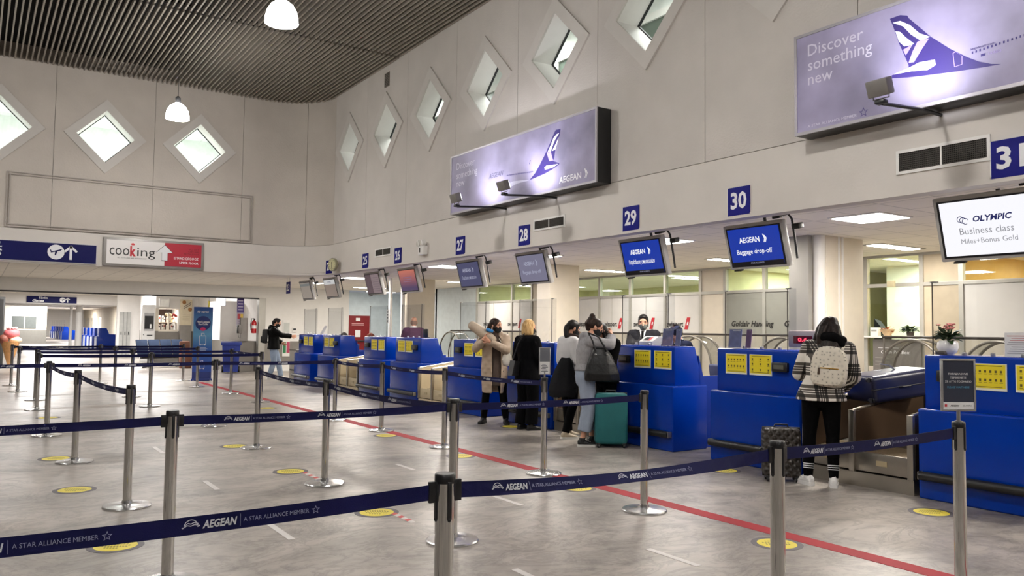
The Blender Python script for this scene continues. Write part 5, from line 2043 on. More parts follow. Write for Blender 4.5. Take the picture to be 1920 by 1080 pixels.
t = thing('fire_extinguisher', 'red fire extinguisher on the concourse wall left of the man in jeans', 'fire extinguisher', (7.86, 27.42, 1.28), 0)
FRED = mat('extinguisher_red', (186, 24, 34), 0.3)
mb = MB()
mb.lathe([(0.03, 0), (0.085, 0.01), (0.085, 0.36), (0.06, 0.42), (0.03, 0.45)], FRED, n=24)
mb.build('cylinder', t)
mb = MB()
mb.box((0, -0.02, 0.48), (0.05, 0.12, 0.03), BLACK, (0.3, 0, 0), 0.006)
mb.build('valve', t)
mb = MB()
mb.tube([(0.0, -0.05, 0.47), (-0.1, -0.07, 0.5), (-0.13, -0.06, 0.3), (-0.11, -0.05, 0.1)], 0.012, BLACK, 8)
mb.build('hose', t)
mb = MB()
mb.rings([[(0.087 * math.cos(a), 0.087 * math.sin(a), z) for a in [PI * 1.15 + k * 0.7 * PI / 8 for k in range(9)]] for z in (0.16, 0.27)], WT, cap=False, wrap=False)
mb.build('label_band', t)

t = thing('public_telephone', 'public telephone with black handset on a grey panel near the extinguisher', 'telephone', (7.56, 27.48, 0), 0)
mb = MB()
mb.b6(-0.12, 0.12, 0.02, 0.1, 1.02, 1.8, mat('phone_grey_panel', (140, 136, 132), 0.5), 0.006)
mb.build('panel', t)
mb = MB()
mb.box((-0.16, 0.0, 1.42), (0.16, 0.1, 0.3), mat('phone_body', (120, 116, 112), 0.4), None, 0.015)
mb.build('body', t)
mb = MB()
mb.tube([(-0.22, -0.06, 1.53), (-0.235, -0.085, 1.47), (-0.235, -0.085, 1.37), (-0.22, -0.06, 1.30)], [0.03, 0.018, 0.018, 0.03], BLACK, 10)
mb.build('handset', t)
mb = MB()
mb.tube([(-0.22, -0.06, 1.30), (-0.2, -0.07, 1.15), (-0.14, -0.06, 1.12), (-0.14, -0.03, 1.28)], 0.006, BLACK, 6)
mb.build('cord', t)

t = thing('wall_poster', 'purple and yellow vertical poster above the telephone', 'poster', (7.44, 27.58, 0), 0)
mb = MB()
mb.b6(-0.12, 0.12, -0.01, 0, 1.5, 2.48, mat('poster_pale', (170, 160, 176), 0.5))
mb.b6(-0.11, 0.11, -0.013, -0.01, 1.98, 2.47, mat('poster_purple', (70, 50, 130), 0.5))
for k in range(4):
    mb.b6(-0.08, 0.08, -0.015, -0.013, 2.05 + k * 0.1, 2.09 + k * 0.1, mat('poster_light_print', (196, 186, 214), 0.5))
mb.b6(-0.09, 0.0, -0.015, -0.01, 1.76, 1.93, mat('poster_red', (176, 50, 60), 0.5))
mb.b6(0.01, 0.09, -0.015, -0.01, 1.76, 1.93, mat('poster_yellow', (214, 180, 60), 0.5))
for k in range(3):
    mb.b6(-0.08, 0.08, -0.013, -0.01, 1.54 + k * 0.065, 1.56 + k * 0.065, mat('poster_grey_print', (120, 112, 130), 0.5))
mb.build('sheet', t, smooth=False)
t = thing('lit_sign_box', 'small lit white sign box hanging over the blue bin', 'sign', (7.0, 28.4, 2.39), 0)
mb = MB()
mb.box((0, 0, 0), (0.26, 0.2, 0.34), mat('lit_box_white', (240, 242, 250), 0.4, emit=2.5, var=0), None, 0.02)
mb.build('body', t)
mb = MB()
mb.cyl((0, 0, 0.17), (0, 0, 0.76), 0.015, ALU, 8)
mb.build('stem', t)
mb = MB()
mb.b6(0.131, 0.137, -0.1, 0.1, -0.17, 0.17, BLACK)
mb.build('side_panel', t)

# cash machine, kiosk and totem in a block facing the hall
mb = MB()
mb.b6(6.3, 8.0, 36.2, 40, 0, 1.28, GREYW)
mb.b6(6.3, 6.42, 36.2, 36.5, 1.28, 2.22, CREAM)
mb.b6(7.2, 8.0, 36.2, 40, 1.28, 2.9, CONC)
mb.b6(6.3, 7.2, 36.2, 40, 2.22, 2.9, CONC)
mb.b6(6.42, 7.2, 37.6, 37.7, 1.28, 2.22, mat('kiosk_dark', (60, 40, 32), 0.7))
mb.b6(6.78, 6.84, 36.2, 36.3, 1.28, 2.05, CREAM)
mb.b6(6.42, 7.2, 36.18, 36.3, 1.26, 1.34, CREAM)
mb.b6(5.62, 8.0, 42, 42.3, 0, 3.15, CONC)
mb.build('wall_kiosk', kind='structure')
rd = random.Random(3)
for k in range(16):
    mb = MB()
    c = rd.choice(((226, 220, 206), (230, 226, 220), (206, 190, 150), (236, 232, 226)))
    x = 6.47 + (k % 8) * 0.09
    z = 1.34 if k < 8 else 1.66
    h = rd.uniform(0.16, 0.3)
    mb.box((x, 36.6 + 0.2 * (k % 2), z + h / 2), (0.07, 0.07, h), mat('ware_%d' % c[2], c, 0.6), None, 0.01)
    mb.box((x, 36.56 + 0.2 * (k % 2), z + h * 0.6), (0.05, 0.005, h * 0.3), mat('ware_print', (150, 60, 50), 0.6) if k % 3 == 0 else DARK)
    tag(mb.build('packaged_ware'), 'packaged goods in the lit kiosk window behind the grey seats', 'package', 'goods in the kiosk window')
mb = MB()
mb.b6(6.43, 7.19, 36.5, 36.95, 1.635, 1.655, CREAM)
tag(mb.build('kiosk_shelf'), 'cream shelf across the kiosk window', 'shelf')
for k in range(9):
    mb = MB()
    mb.ball((6.75 + 0.05 * k, 36.45, 1.98 - 0.03 * (k % 3)), (0.045, 0.04, 0.06), mat('souvenir_red', (150, 36, 34), 0.6) if k > 4 else mat('souvenir_cream', (214, 196, 160), 0.6), 10, 6)
    mb.cyl((6.75 + 0.05 * k, 36.45, 2.03 - 0.03 * (k % 3)), (6.75 + 0.05 * k, 36.45, 2.22), 0.004, DARK, 5)
    tag(mb.build('hanging_souvenir'), 'red or cream trinket hanging in the kiosk window', 'souvenir', 'trinkets in the kiosk window')
light_obj('AREA', 'kiosk_tube', (6.8, 36.6, 2.19), 14, WARM, 0.7, 0.3)
t = thing('sign_box', 'white box sign with grey side mounted over the kiosk window', 'sign box', (6.58, 36.05, 2.46), 0)
mb = MB()
mb.box((0, 0, 0), (0.4, 0.28, 0.34), WHITE, None, 0.012)
mb.build('body', t)
mb = MB()
mb.b6(-0.15, 0.15, -0.146, -0.14, -0.12, 0.12, mat('pale_panel', (236, 236, 230), 0.4))
mb.build('front', t)
mb = MB()
mb.b6(0.2, 0.206, -0.14, 0.14, -0.17, 0.17, GREYW)
mb.build('side', t)

t = thing('cash_machine', 'white cash machine with a black screen beside the kiosk window', 'cash machine', (6.0, 36.0, 0), 0)
mb = MB()
mb.box((0, 0.2, 1.18), (0.49, 0.5, 2.36), mat('machine_white', (230, 230, 228), 0.4), None, 0.02)
mb.build('body', t)
mb = MB()
mb.b6(-0.18, 0.2, -0.062, -0.05, 1.28, 2.02, mat('machine_grey', (170, 170, 170), 0.4))
mb.b6(-0.16, 0.17, -0.068, -0.06, 1.36, 1.9, mat('machine_screen', (8, 8, 10), 0.2))
mb.b6(0.04, 0.1, -0.074, -0.066, 1.38, 1.56, WT)
mb.build('screen', t)
mb = MB()
mb.b6(-0.06, 0.15, -0.062, -0.05, 1.08, 1.12, BLACK)
mb.b6(-0.2, -0.17, -0.062, -0.05, 1.1, 1.14, BLACK)
mb.build('slot', t)
mb = MB()
mb.tube([(-0.2, -0.06, 0.75), (-0.1, -0.065, 0.86), (0.1, -0.065, 0.86), (0.2, -0.06, 0.75)], 0.012, ALU, 6)
mb.build('handle', t)

t = thing('food_totem', 'beige upright panel with round pastries above a grey cabinet', 'totem', (7.44, 35.86, 0), 0)
mb = MB()
mb.b6(-0.22, 0.22, 0, 0.3, 0, 1.53, GREYW, 0.01)
mb.build('cabinet', t)
mb = MB()
mb.b6(-0.25, 0.22, 0.0, 0.06, 1.53, 2.62, mat('totem_beige', (206, 194, 166), 0.5), 0.006)
for x, z in ((-0.1, 2.5), (0.14, 2.2)):
    mb.ball((x, -0.01, z), (0.08, 0.03, 0.08), mat('pastry_brown', (150, 104, 54), 0.6), 14, 8)
for k in range(2):
    mb.box((0.03, -0.004, 2.32 + 0.08 * k), (0.34, 0.006, 0.03), mat('totem_print', (120, 110, 100), 0.5), (0, -0.6, 0))
for k in range(4):
    mb.b6(-0.15, 0.14, -0.004, 0.0, 1.75 + k * 0.07, 1.765 + k * 0.07, mat('totem_fine_print', (176, 164, 138), 0.5))
mb.build('panel', t)

GSEAT = mat('seat_blue_grey', (50, 62, 84), 0.75, spec=0.15)
t = thing('seat_row', 'row of four blue-grey waiting seats before the kiosk', 'seats', (5.75, 31.0, 0), 0.5)
for k in range(4):
    mb = MB()
    x = -0.75 + k * 0.5
    mb.box((x, 0, 0.43), (0.46, 0.46, 0.04), GSEAT, None, 0.015)
    mb.box((x, 0.26, 0.73), (0.46, 0.04, 0.56), GSEAT, (-0.25, 0, 0), 0.015)
    mb.build('seat', t)
mb = MB()
mb.b6(-1.0, 1.0, -0.03, 0.03, 0.34, 0.40, DARK)
mb.build('beam', t)
for x in (-0.7, 0.7):
    mb = MB()
    mb.tube([(x, 0.26, 0.02), (x, 0.0, 0.06), (x, 0, 0.36)], 0.025, DARK, 8)
    mb.tube([(x, 0.0, 0.06), (x, -0.26, 0.02)], 0.025, DARK, 8)
    mb.build('leg', t)
t = thing('armchair', 'orange-brown armchair between the seat row and the blue banner', 'chair', (6.3, 30.3, 0), 0)
OB = mat('chair_orange_brown', (104, 62, 42), 0.6, var=0.1)
mb = MB()
mb.box((0, 0, 0.3), (0.36, 0.4, 0.6), OB, None, 0.03)
mb.build('seat', t)
mb = MB()
mb.box((0, 0.16, 0.75), (0.36, 0.1, 0.42), OB, (-0.1, 0, 0), 0.04)
mb.build('backrest', t)
mb = MB()
mb.b6(6.585, 6.635, 28.4, 28.41, 2.1, 2.36, mat('yellow_tag', (214, 196, 60), 0.5))
mb.cyl((6.61, 28.405, 2.36), (6.61, 28.405, 3.15), 0.004, DARK, 5)
tag(mb.build('hanging_tag'), 'narrow yellow tag hanging from the ceiling above the banner', 'tag')

t = thing('ice_cream_figure', 'giant ice cream cone figure with pink scoop at the far left', 'ice cream figure', (1.05, 32.2, 0), 0)
mb = MB()
mb.lathe([(0.02, 0.02), (0.05, 0.05), (0.27, 0.84), (0.29, 0.90), (0.26, 0.90)], mat('wafer_cone', (196, 146, 92), 0.6, var=0.15, scale=12, bump=0.6, bscale=25), n=24)
mb.build('cone', t)
for nm, c, r, col in (('vanilla_scoop', (0.15, -0.05, 0.95), (0.19, 0.17, 0.12), (226, 206, 176)), ('chocolate_scoop', (-0.2, -0.06, 0.98), (0.16, 0.16, 0.16), (120, 66, 52)), ('strawberry_scoop', (0.03, 0.0, 1.17), (0.24, 0.21, 0.19), (226, 116, 120))):
    mb = MB()
    mb.ball(c, r, mat(nm, col, 0.6, var=0.12, scale=10, bump=0.5, bscale=20), 24, 14)
    mb.build(nm, t)
mb = MB()
for k in range(9):
    a = k * 2 * PI / 9
    mb.ball((0.03 + 0.13 * math.cos(a), 0.12 * math.sin(a), 1.35), (0.05, 0.05, 0.05), mat('cream_pink', (232, 170, 170), 0.6), 10, 6)
mb.lathe([(0.0, 1.33), (0.15, 1.34), (0.12, 1.38), (0.0, 1.39)], mat('cream_pink', (232, 170, 170), 0.6), (0.03, 0, 0), 16)
mb.build('cream_top', t)
mb = MB()
mb.lathe([(0.2, 0), (0.2, 0.02), (0.03, 0.03)], WHITE, n=24)
mb.build('base', t)
mb = MB()
mb.b6(-1.5, 0.88, 33.2, 34.0, 0.0, 2.44, mat('dark_cabinet_grey', (62, 62, 60), 0.5), 0.01)
mb.b6(-1.45, 0.83, 33.19, 33.2, 0.1, 2.36, mat('dark_cabinet_door', (54, 54, 53), 0.5))
mb.b6(0.7, 0.73, 33.15, 33.19, 0.9, 1.2, ALU)
tag(mb.build('tall_cabinet'), 'tall dark grey cabinet at the left edge behind the ice cream figure', 'cabinet')

t = thing('gates_sign', 'small navy gates sign with plane symbol above the far concourse', 'sign', (3.46, 49.98, 2.83), 0)
mb = MB()
mb.b6(-1.18, 1.18, -0.03, 0, -0.17, 0.17, WSIGN)
mb.text('Έξοδοι', (-0.62, -0.034, 0.045), X3, ZD, 0.09, SWHITE, bold=0.03, shear=0.2, w=0.42)
mb.text('Gates', (-0.92, -0.034, -0.12), X3, ZD, 0.12, SWHITE, bold=0.04, shear=0.2, w=0.55)
plane_arrow(mb, (0.5, -0.034, 0.0), 0.14, SWHITE, WSIGN)
mb.build('face', t, smooth=False)
mb = MB()
mb.b6(5.72, 6.2, 41.95, 42.0, 0, 2.13, mat('grey_lockers', (176, 176, 172), 0.5))
d2 = mb.build('door_2', kind='structure')
mb = MB()
for x in (5.88, 6.04):
    mb.b6(x - 0.01, x + 0.01, 41.93, 41.95, 0, 2.13, mat('locker_gap', (130, 130, 128), 0.5))
for x in (5.8, 5.97, 6.12):
    mb.b6(x - 0.015, x + 0.015, 41.92, 41.95, 1.05, 1.2, DARK)
mb.build('door_handle', d2)

# far rows of blue counters
mb = MB()
prism_y(mb, [(0, 0), (1.3, 0), (1.3, 0.93), (0.66, 0.93), (0.50, 1.31), (0.12, 1.31), (0.12, 0.82), (0, 0.82)], -0.6, 0.6, BLUE, 0.015)
_fd = mb.build('check_in_desk', None, 'small blue check-in desk in the far rows of the concourse', 'check-in desk', 'far blue desks', loc=(6.15, 54.4, 0))
mb = MB()
mb.b6(-0.02, 0.0, -0.5, 0.5, 0.05, 0.75, mat('far_front_reflection', (170, 176, 190), 0.3))  # pale grey paints the reflections on the blue desk fronts
mb.build('front_panel', _fd)
mb = MB()
mb.face([(0.2, -0.55, 1.31), (0.2, 0.55, 1.31), (0.2, 0.55, 1.95), (0.2, -0.55, 1.95)], CLEAR)
mb.build('acrylic_shield', _fd)
for x, y in ((6.15, 56.6), (6.15, 58.4), (6.15, 60.6), (6.15, 62.6), (6.15, 64.8), (7.3, 92), (7.3, 94.4), (7.3, 96.5), (7.3, 99), (7.3, 101.2), (7.3, 103.6), (7.3, 106)):
    dup(_fd, None, (x, y, 0))
mb = MB()
mb.cyl((4.98, 52, 0), (4.98, 52, 3.4), 0.17, WHITE, 24)
mb.build('column_4', kind='structure')
mb = MB()
mb.cyl((4.66, 53, 0), (4.66, 53, 3.4), 0.08, WHITE, 12)
mb.build('column_5', kind='structure')
t = thing('far_kiosk', 'small far booth with a dark window at the end of the concourse', 'booth', (3.1, 72, 0), 0)
mb = MB()
mb.b6(-1.2, 1.6, 0, 1.5, 0, 1.05, mat('booth_dark', (104, 102, 96), 0.6))
mb.build('counter', t)
mb = MB()
mb.b6(-1.2, 1.6, 0.2, 1.5, 1.05, 2.9, CREAM)
mb.build('wall', t)
mb = MB()
mb.b6(-0.7, 0.9, 0.17, 0.2, 1.15, 2.1, mat('booth_window', (90, 94, 92), 0.2))
mb.b6(0.08, 0.14, 0.15, 0.17, 1.15, 2.1, WHITE)
mb.build('window', t)


# ================================================================ PEOPLE
SKIN = mat('skin', (206, 152, 124), 0.5, var=0.06, scale=9)
SKIN2 = mat('skin_darker', (182, 126, 100), 0.5, var=0.06, scale=9)
MASKB = mat('mask_black', (18, 18, 20), 0.7)
EYEM = mat('eye_dark', (34, 26, 22), 0.3)
V3 = Vector


def shrink(mb, name, parent, voxel, iters, m, label=None):
    """Union of closed shells as one continuous smooth surface."""
    bm = mb.bm
    bmesh.ops.recalc_face_normals(bm, faces=bm.faces)
    me = bpy.data.meshes.new('tmp')
    bm.to_mesh(me)
    bm.free()
    ob = bpy.data.objects.new('tmp', me)
    COL.objects.link(ob)
    r = ob.modifiers.new('r', 'REMESH')
    r.mode = 'VOXEL'
    r.voxel_size = voxel
    if iters:
        s_ = ob.modifiers.new('s', 'SMOOTH')
        s_.factor = 0.5
        s_.iterations = iters
    dg = bpy.context.evaluated_depsgraph_get()
    me2 = bpy.data.meshes.new_from_object(ob.evaluated_get(dg))
    me2.name = name
    bpy.data.objects.remove(ob)
    bpy.data.meshes.remove(me)
    me2.materials.clear()
    me2.materials.append(m)
    me2.polygons.foreach_set('use_smooth', [True] * len(me2.polygons))
    me2.polygons.foreach_set('material_index', [0] * len(me2.polygons))
    o = bpy.data.objects.new(name, me2)
    COL.objects.link(o)
    if parent:
        o.parent = parent
    tag(o, label)
    return o


def limb(mb, pts, rs, m, n=12):
    pts = [V3(p) for p in pts]
    mb.tube(pts, rs, m, n)
    for p, r in ((pts[0], rs[0]), (pts[-1], rs[-1])):
        mb.ball(p, r * 0.985, m, n, 8)
    for p, r in zip(pts[1:-1], rs[1:-1]):
        mb.ball(p, r * 0.985, m, n, 8)


def ell_rings(mb, secs, m, n=20):
    """secs: (centre, rx, ry, yaw) horizontal ellipses, bottom to top."""
    out = []
    for c, rx, ry, *y in secs:
        a0 = y[0] if y else 0.0
        ca, sa = math.cos(a0), math.sin(a0)
        out.append([(c[0] + rx * math.cos(t) * ca - ry * math.sin(t) * sa, c[1] + rx * math.cos(t) * sa + ry * math.sin(t) * ca, c[2]) for t in [2 * PI * k / n for k in range(n)]])
    mb.rings(out, m)


def head_geo(mb, M, m):
    old = mb.T
    mb.T = old @ M
    sec = [(-.118, .052, .022, .022), (-.105, .046, .04, .044), (-.075, .026, .054, .07), (-.04, .012, .063, .086), (0.0, .004, .070, .095), (.035, .0, .073, .098), (.065, -.004, .070, .092), (.09, -.008, .058, .077), (.107, -.01, .040, .053), (.116, -.012, .016, .022)]
    ell_rings(mb, [((0, y, z), rx, ry) for z, y, rx, ry in sec], m, 24)
    mb.tube([(0, .094, .012), (0, .106, -.018), (0, .116, -.04), (0, .098, -.048)], [.008, .011, .014, .008], m, 8)
    for s_ in (1, -1):
        mb.ball((s_ * .074, -.004, -.012), (.011, .02, .033), m, 10, 8, (0.15, 0, s_ * 0.2))
        mb.ball((s_ * .034, .076, -.03), (.024, .018, .022), m, 8, 6)
        mb.tube([(s_ * .014, .094, .022), (s_ * .034, .09, .027), (s_ * .052, .078, .02)], [.008, .009, .007], m, 6)
    mb.ball((0, .088, -.072), (.022, .012, .006), m, 10, 6)
    mb.ball((0, .086, -.083), (.02, .012, .007), m, 10, 6)
    mb.T = old


def hand_geo(mb, w, d, pn, side, curl, m):
    """Hand from wrist w along d; pn = palm normal; side = +1 when the thumb lies along d x pn."""
    w, d, pn = V3(w), V3(d).normalized(), V3(pn)
    pn = (pn - d * pn.dot(d)).normalized()
    sd = d.cross(pn).normalized() * side
    pr = []
    for t_, wd, th in ((-0.01, .024, .018), (.02, .032, .016), (.06, .042, .015), (.09, .040, .012)):
        c = w + d * t_
        pr.append([c + sd * (wd * math.cos(a)) + pn * (th * math.sin(a)) for a in [2 * PI * k / 12 for k in range(12)]])
    mb.rings(pr, m)
    for k, (off, L_) in enumerate(((.031, .070), (.0105, .080), (-.0105, .074), (-.030, .058))):
        p = w + d * .082 + sd * off
        pts = [p - d * 0.02, p]
        a = 0.0
        for j, f in enumerate((.45, .32, .23)):
            a += curl * (0.75 + 0.12 * k)
            dv = d * math.cos(a) + pn * math.sin(a) + sd * (off * 1.2)
            p = p + dv.normalized() * (L_ * f)
            pts.append(p)
        limb(mb, pts, [.0095, .0092, .0088, .008, .007], m, 8)
    p = w + d * .03 + sd * .03
    q = p + (sd * .75 + d * .6 + pn * .25).normalized() * .04
    e = q + (sd * .25 + d * .9 + pn * (.3 + .3 * curl)).normalized() * .034
    limb(mb, [p - sd * .012, p, q, e], [.012, .0125, .0105, .008], m, 8)


J0 = {
    'pelvis': (0, 0, .93), 'waist': (0, 0, 1.09), 'chest': (0, .005, 1.27), 'upper': (0, -.01, 1.40), 'neck': (0, 0.0, 1.475), 'head': (0, .025, 1.60),
    'hipL': (-.09, 0, .90), 'hipR': (.09, 0, .90), 'kneeL': (-.10, .02, .49), 'kneeR': (.10, .02, .49), 'ankL': (-.11, -.02, .09), 'ankR': (.11, -.02, .09),
    'shL': (-.175, -.01, 1.39), 'shR': (.175, -.01, 1.39), 'elL': (-.225, -.02, 1.12), 'elR': (.225, -.02, 1.12), 'wrL': (-.235, .08, .88), 'wrR': (.235, .08, .88)}


class Person:
    """A figure facing local +Y; clothes, hair and shoes are separate parts over one body surface."""

    def __init__(s, label, loc, heading, height, joints=None, fem=True, yaw=0.0, pitch=0.0, roll=0.0, skin=None, hands=None, voxel=.006, footyaw=(0, 0)):
        s.t = thing('person', label, 'person', loc, -math.radians(heading))
        k = height / 1.715
        s.t.scale = (k, k, k)
        s.J = {a: V3(b) for a, b in J0.items()}
        for a, b in (joints or {}).items():
            s.J[a] = V3(b)
        s.fem = fem
        s.skin = skin or SKIN
        s.HM = Matrix.Translation(s.J['head']) @ Euler((-pitch, roll, yaw), 'ZXY').to_matrix().to_4x4()
        s.footyaw = footyaw
        s.body(hands or {}, voxel)

    def torso_secs(s, add=0.0, z0=None):
        J = s.J
        f = s.fem
        return [(J['pelvis'] - V3((0, 0, .10)), .14 + add, .10 + add), (J['pelvis'], (.172 if f else .165) + add, .115 + add), ((J['pelvis'] + J['waist']) / 2, .152 + add, .105 + add),
                (J['waist'], (.128 if f else .145) + add, .095 + add), ((J['waist'] + J['chest']) / 2, .142 + add, .104 + add), (J['chest'], (.158 if f else .175) + add, (.118 if f else .115) + add), (J['upper'] - V3((0, 0, .03)), (.165 if f else .185) + add, .098 + add), (J['upper'] + V3((0, 0, .03)), .115 + add, .075 + add * .8), (J['neck'] - V3((0, 0, .005)), .06 + add * .6, .058 + add * .6)]

    def foot(s, sd):
        a = s.J['ank' + sd]
        y = s.footyaw[0 if sd == 'L' else 1]
        return a, V3((-math.sin(y), math.cos(y), 0))

    def body(s, hands, voxel):
        J, m = s.J, s.skin
        mb = MB()
        ell_rings(mb, s.torso_secs(-.006), m)
        hd = s.HM @ V3((0, -.015, -.06))
        limb(mb, [J['neck'] - V3((0, 0, .05)), J['neck'], hd], [.056, .052, .05], m)
        head_geo(mb, s.HM, m)
        for sd in 'LR':
            limb(mb, [J['sh' + sd], (J['sh' + sd] + J['el' + sd]) / 2, J['el' + sd], J['el' + sd] * .6 + J['wr' + sd] * .4, J['wr' + sd]], [.05, .045, .037, .037, .024], m)
            limb(mb, [J['hip' + sd], J['hip' + sd] * .5 + J['knee' + sd] * .5, J['knee' + sd], J['knee' + sd] * .68 + J['ank' + sd] * .32 - V3((0, .008, 0)), J['ank' + sd]], [.082, .07, .05, .046, .032], m)
            a, fd = s.foot(sd)
            limb(mb, [a - V3((0, 0, .03)), a - V3((0, 0, .055)) + fd * .08, a - V3((0, 0, .065)) + fd * .14], [.032, .03, .022], m)
            h = hands.get(sd)
            fd_ = (J['wr' + sd] - J['el' + sd]).normalized()
            if h is None:
                h = (fd_, (-1 if sd == 'R' else 1, 0, 0), .35)
            d, pn, cu = h
            d = V3(d)
            chk = d.cross(V3(pn)).dot(V3((0, 1, 0)))
            hand_geo(mb, J['wr' + sd], d, pn, 1 if chk >= 0 else -1, cu, m)
        o = shrink(mb, 'body', s.t, voxel, 2, m)
        mb = MB()
        mb.T = s.HM
        for q in (1, -1):
            mb.ball((q * .032, .088, .0), (.012, .008, .007), EYEM, 10, 6)
            mb.box((q * .034, .096, .03), (.03, .006, .006), EYEM, (0, q * .12, -q * .3))
        e = mb.build('eyes', s.t)
        return o

    def top(s, name, m, hem=.86, add=.022, arm=1.0, flare=0.0, cuff=.0, voxel=.010, hood=False, collar=True, sm=4, armadd=None):
        J = s.J
        mb = MB()
        secs = s.torso_secs(add)
        p = J['pelvis']
        base = secs[1:]
        if hem < p.z:
            lo = [(V3((p.x, p.y, hem)), .176 + add + flare, .122 + add + flare), (V3((p.x, p.y, (hem + p.z) / 2)), .176 + add + flare * .6, .12 + add + flare * .6)]
            if hem > p.z - .05:
                lo = lo[:1]
            base = lo + base
        else:
            base = [q for q in base if q[0].z >= hem]
            base = [(V3((base[0][0].x, base[0][0].y, hem)), base[0][1], base[0][2])] + base
        ell_rings(mb, base, m, 24)
        aa = add if armadd is None else armadd
        for sd in 'LR':
            a, b, c = J['sh' + sd], J['el' + sd], J['wr' + sd]
            e = b + (c - b) * arm
            limb(mb, [a + (J['upper'] - a) * .25, a, (a + b) / 2, b], [.066 + aa * .7, .062 + aa * .8, .052 + aa, .044 + aa], m)
            mb.tube([b, b + (e - b) * .5, e], [.044 + aa, .042 + aa, .031 + aa + cuff], m, 14)
        if collar:
            mb.tube([J['neck'] - V3((0, 0, .04)), J['neck'] + V3((0, .0, .025))], [.085, .074], m, 16)
        if hood:
            limb(mb, [J['neck'] + V3((-.085, -.01, 0)), J['neck'] + V3((-.06, -.075, .005)), J['neck'] + V3((0, -.10, -.01)), J['neck'] + V3((.06, -.075, .005)), J['neck'] + V3((.085, -.01, 0))], [.035, .048, .055, .048, .035], m)
            limb(mb, [J['neck'] + V3((0, -.10, -.02)), J['neck'] + V3((0, -.13, -.12))], [.06, .04], m)
        return shrink(mb, name, s.t, voxel, sm, m)

    def trousers(s, m, rs=(.105, .092, .075, .07, .06), hem=.09, voxel=.010, waist=.03, sm=3):
        J = s.J
        mb = MB()
        for sd in 'LR':
            h, k_, a = J['hip' + sd], J['knee' + sd], J['ank' + sd]
            e = k_ + (a - k_) * min(1.0, (k_.z - hem) / max(.05, k_.z - a.z))
            mb.tube([h + V3((0, 0, .06)), h, h * .5 + k_ * .5, k_, k_ * .5 + e * .5, e], [rs[0] * .9, rs[0], rs[1], rs[2], rs[3], rs[4]], m, 18)
        ell_rings(mb, [(J['pelvis'] - V3((0, 0, .15)), .10, .085), (J['pelvis'] - V3((0, 0, .11)), .15, .112), (J['pelvis'] - V3((0, 0, .02)), .186, .126), (J['pelvis'] + V3((0, 0, .08)), .165, .115), (J['waist'] + V3((0, 0, waist - .03)), .142, .106)], m)
        return shrink(mb, 'trousers', s.t, voxel, sm, m)

    def shoes(s, m, sole, boot=0.0, sole_h=.028):
        for sd in 'LR':
            a, fd = s.foot(sd)
            rt = V3((fd.y, -fd.x, 0))
            g = V3((a.x, a.y, a.z - .09))
            mb = MB()
            sec = []
            for t_, w, h0, h1 in ((-.065, .022, .02, .075), (-.05, .036, .012, .098), (-.01, .038, .01, .105), (.05, .04, .01, .085), (.11, .045, .01, .06), (.16, .04, .01, .048), (.185, .02, .014, .036)):
                c = g + fd * t_ + V3((0, 0, (h0 + h1) / 2))
                sec.append([c + rt * (w * math.cos(q)) + V3((0, 0, (h1 - h0) / 2 * math.sin(q))) for q in [2 * PI * k / 14 for k in range(14)]])
            mb.rings(sec, m)
            if boot:
                limb(mb, [a - V3((0, 0, .02)), a + V3((0, 0, boot))], [.046, .052], m)
            else:
                mb.tube([a - V3((0, 0, .02)), a + V3((0, 0, .025))], [.043, .042], m, 14)
            sh = shrink(mb, 'shoe', s.t, .006, 2, m)
            mb = MB()
            pl = []
            for t_, w in ((-.07, .024), (-.055, .036), (-.01, .038), (.05, .041), (.11, .047), (.16, .041), (.19, .02)):
                pl.append((t_, w))
            poly = [(t_, w) for t_, w in pl] + [(t_, -w) for t_, w in reversed(pl)]
            mb.prism(poly, lambda u, v, dd: g + fd * u + rt * v + V3((0, 0, dd)), 0.0, sole_h, sole)
            mb.build('sole', sh)

    def mask(s, m):
        mb = MB()
        mb.T = s.HM
        ell_rings(mb, [((0, .055, -.118), .02, .02), ((0, .05, -.105), .045, .045), ((0, .034, -.075), .058, .075), ((0, .026, -.045), .066, .088), ((0, .03, -.02), .062, .085)], m, 20)
        for q in (1, -1):
            mb.tube([(q * .06, .06, -.035), (q * .077, .01, -.01)], .003, m, 6)
        mb.build('face_mask', s.t)

    def hair(s, style, m):
        mb = MB()
        mb.T = s.HM
        mb.ball((0, -.008, .034), (.081, .102, .092), m, 20, 14)
        if style == 'long':
            ell_rings(mb, [((0, -.09, -.30), .07, .03), ((0, -.085, -.2), .095, .045), ((0, -.06, -.1), .1, .06), ((0, -.04, 0), .09, .07), ((0, -.03, .05), .07, .06)], m, 16)
            for q in (1, -1):
                limb(mb, [(q * .07, .02, .03), (q * .086, .01, -.06), (q * .088, -.01, -.17)], [.02, .022, .018], m)
            if s.J['neck'].x > .05:
                limb(mb, [(-.05, -.03, .08), (-.095, -.05, -.02), (-.125, -.05, -.12), (-.15, -.02, -.19)], [.03, .038, .034, .018], m)
                limb(mb, [(-.02, -.07, .06), (-.06, -.105, -.04), (-.085, -.11, -.14), (-.10, -.08, -.22)], [.04, .045, .04, .02], m)
                limb(mb, [(.03, -.07, .06), (.05, -.105, -.04), (.06, -.12, -.12)], [.04, .045, .04], m)
        elif style == 'bob':
            ell_rings(mb, [((0, -.03, -.135), .085, .075), ((0, -.03, -.10), .102, .092), ((0, -.026, -.03), .098, .098), ((0, -.02, .04), .09, .1), ((0, -.02, .1), .05, .06)], m, 18)
        elif style == 'bun':
            mb.ball((0, -.07, .135), (.04, .042, .038), m, 14, 10)
            limb(mb, [(0, -.08, -.04), (0, -.1, .02), (0, -.07, .1)], [.04, .05, .045], m)
        elif style == 'tied':
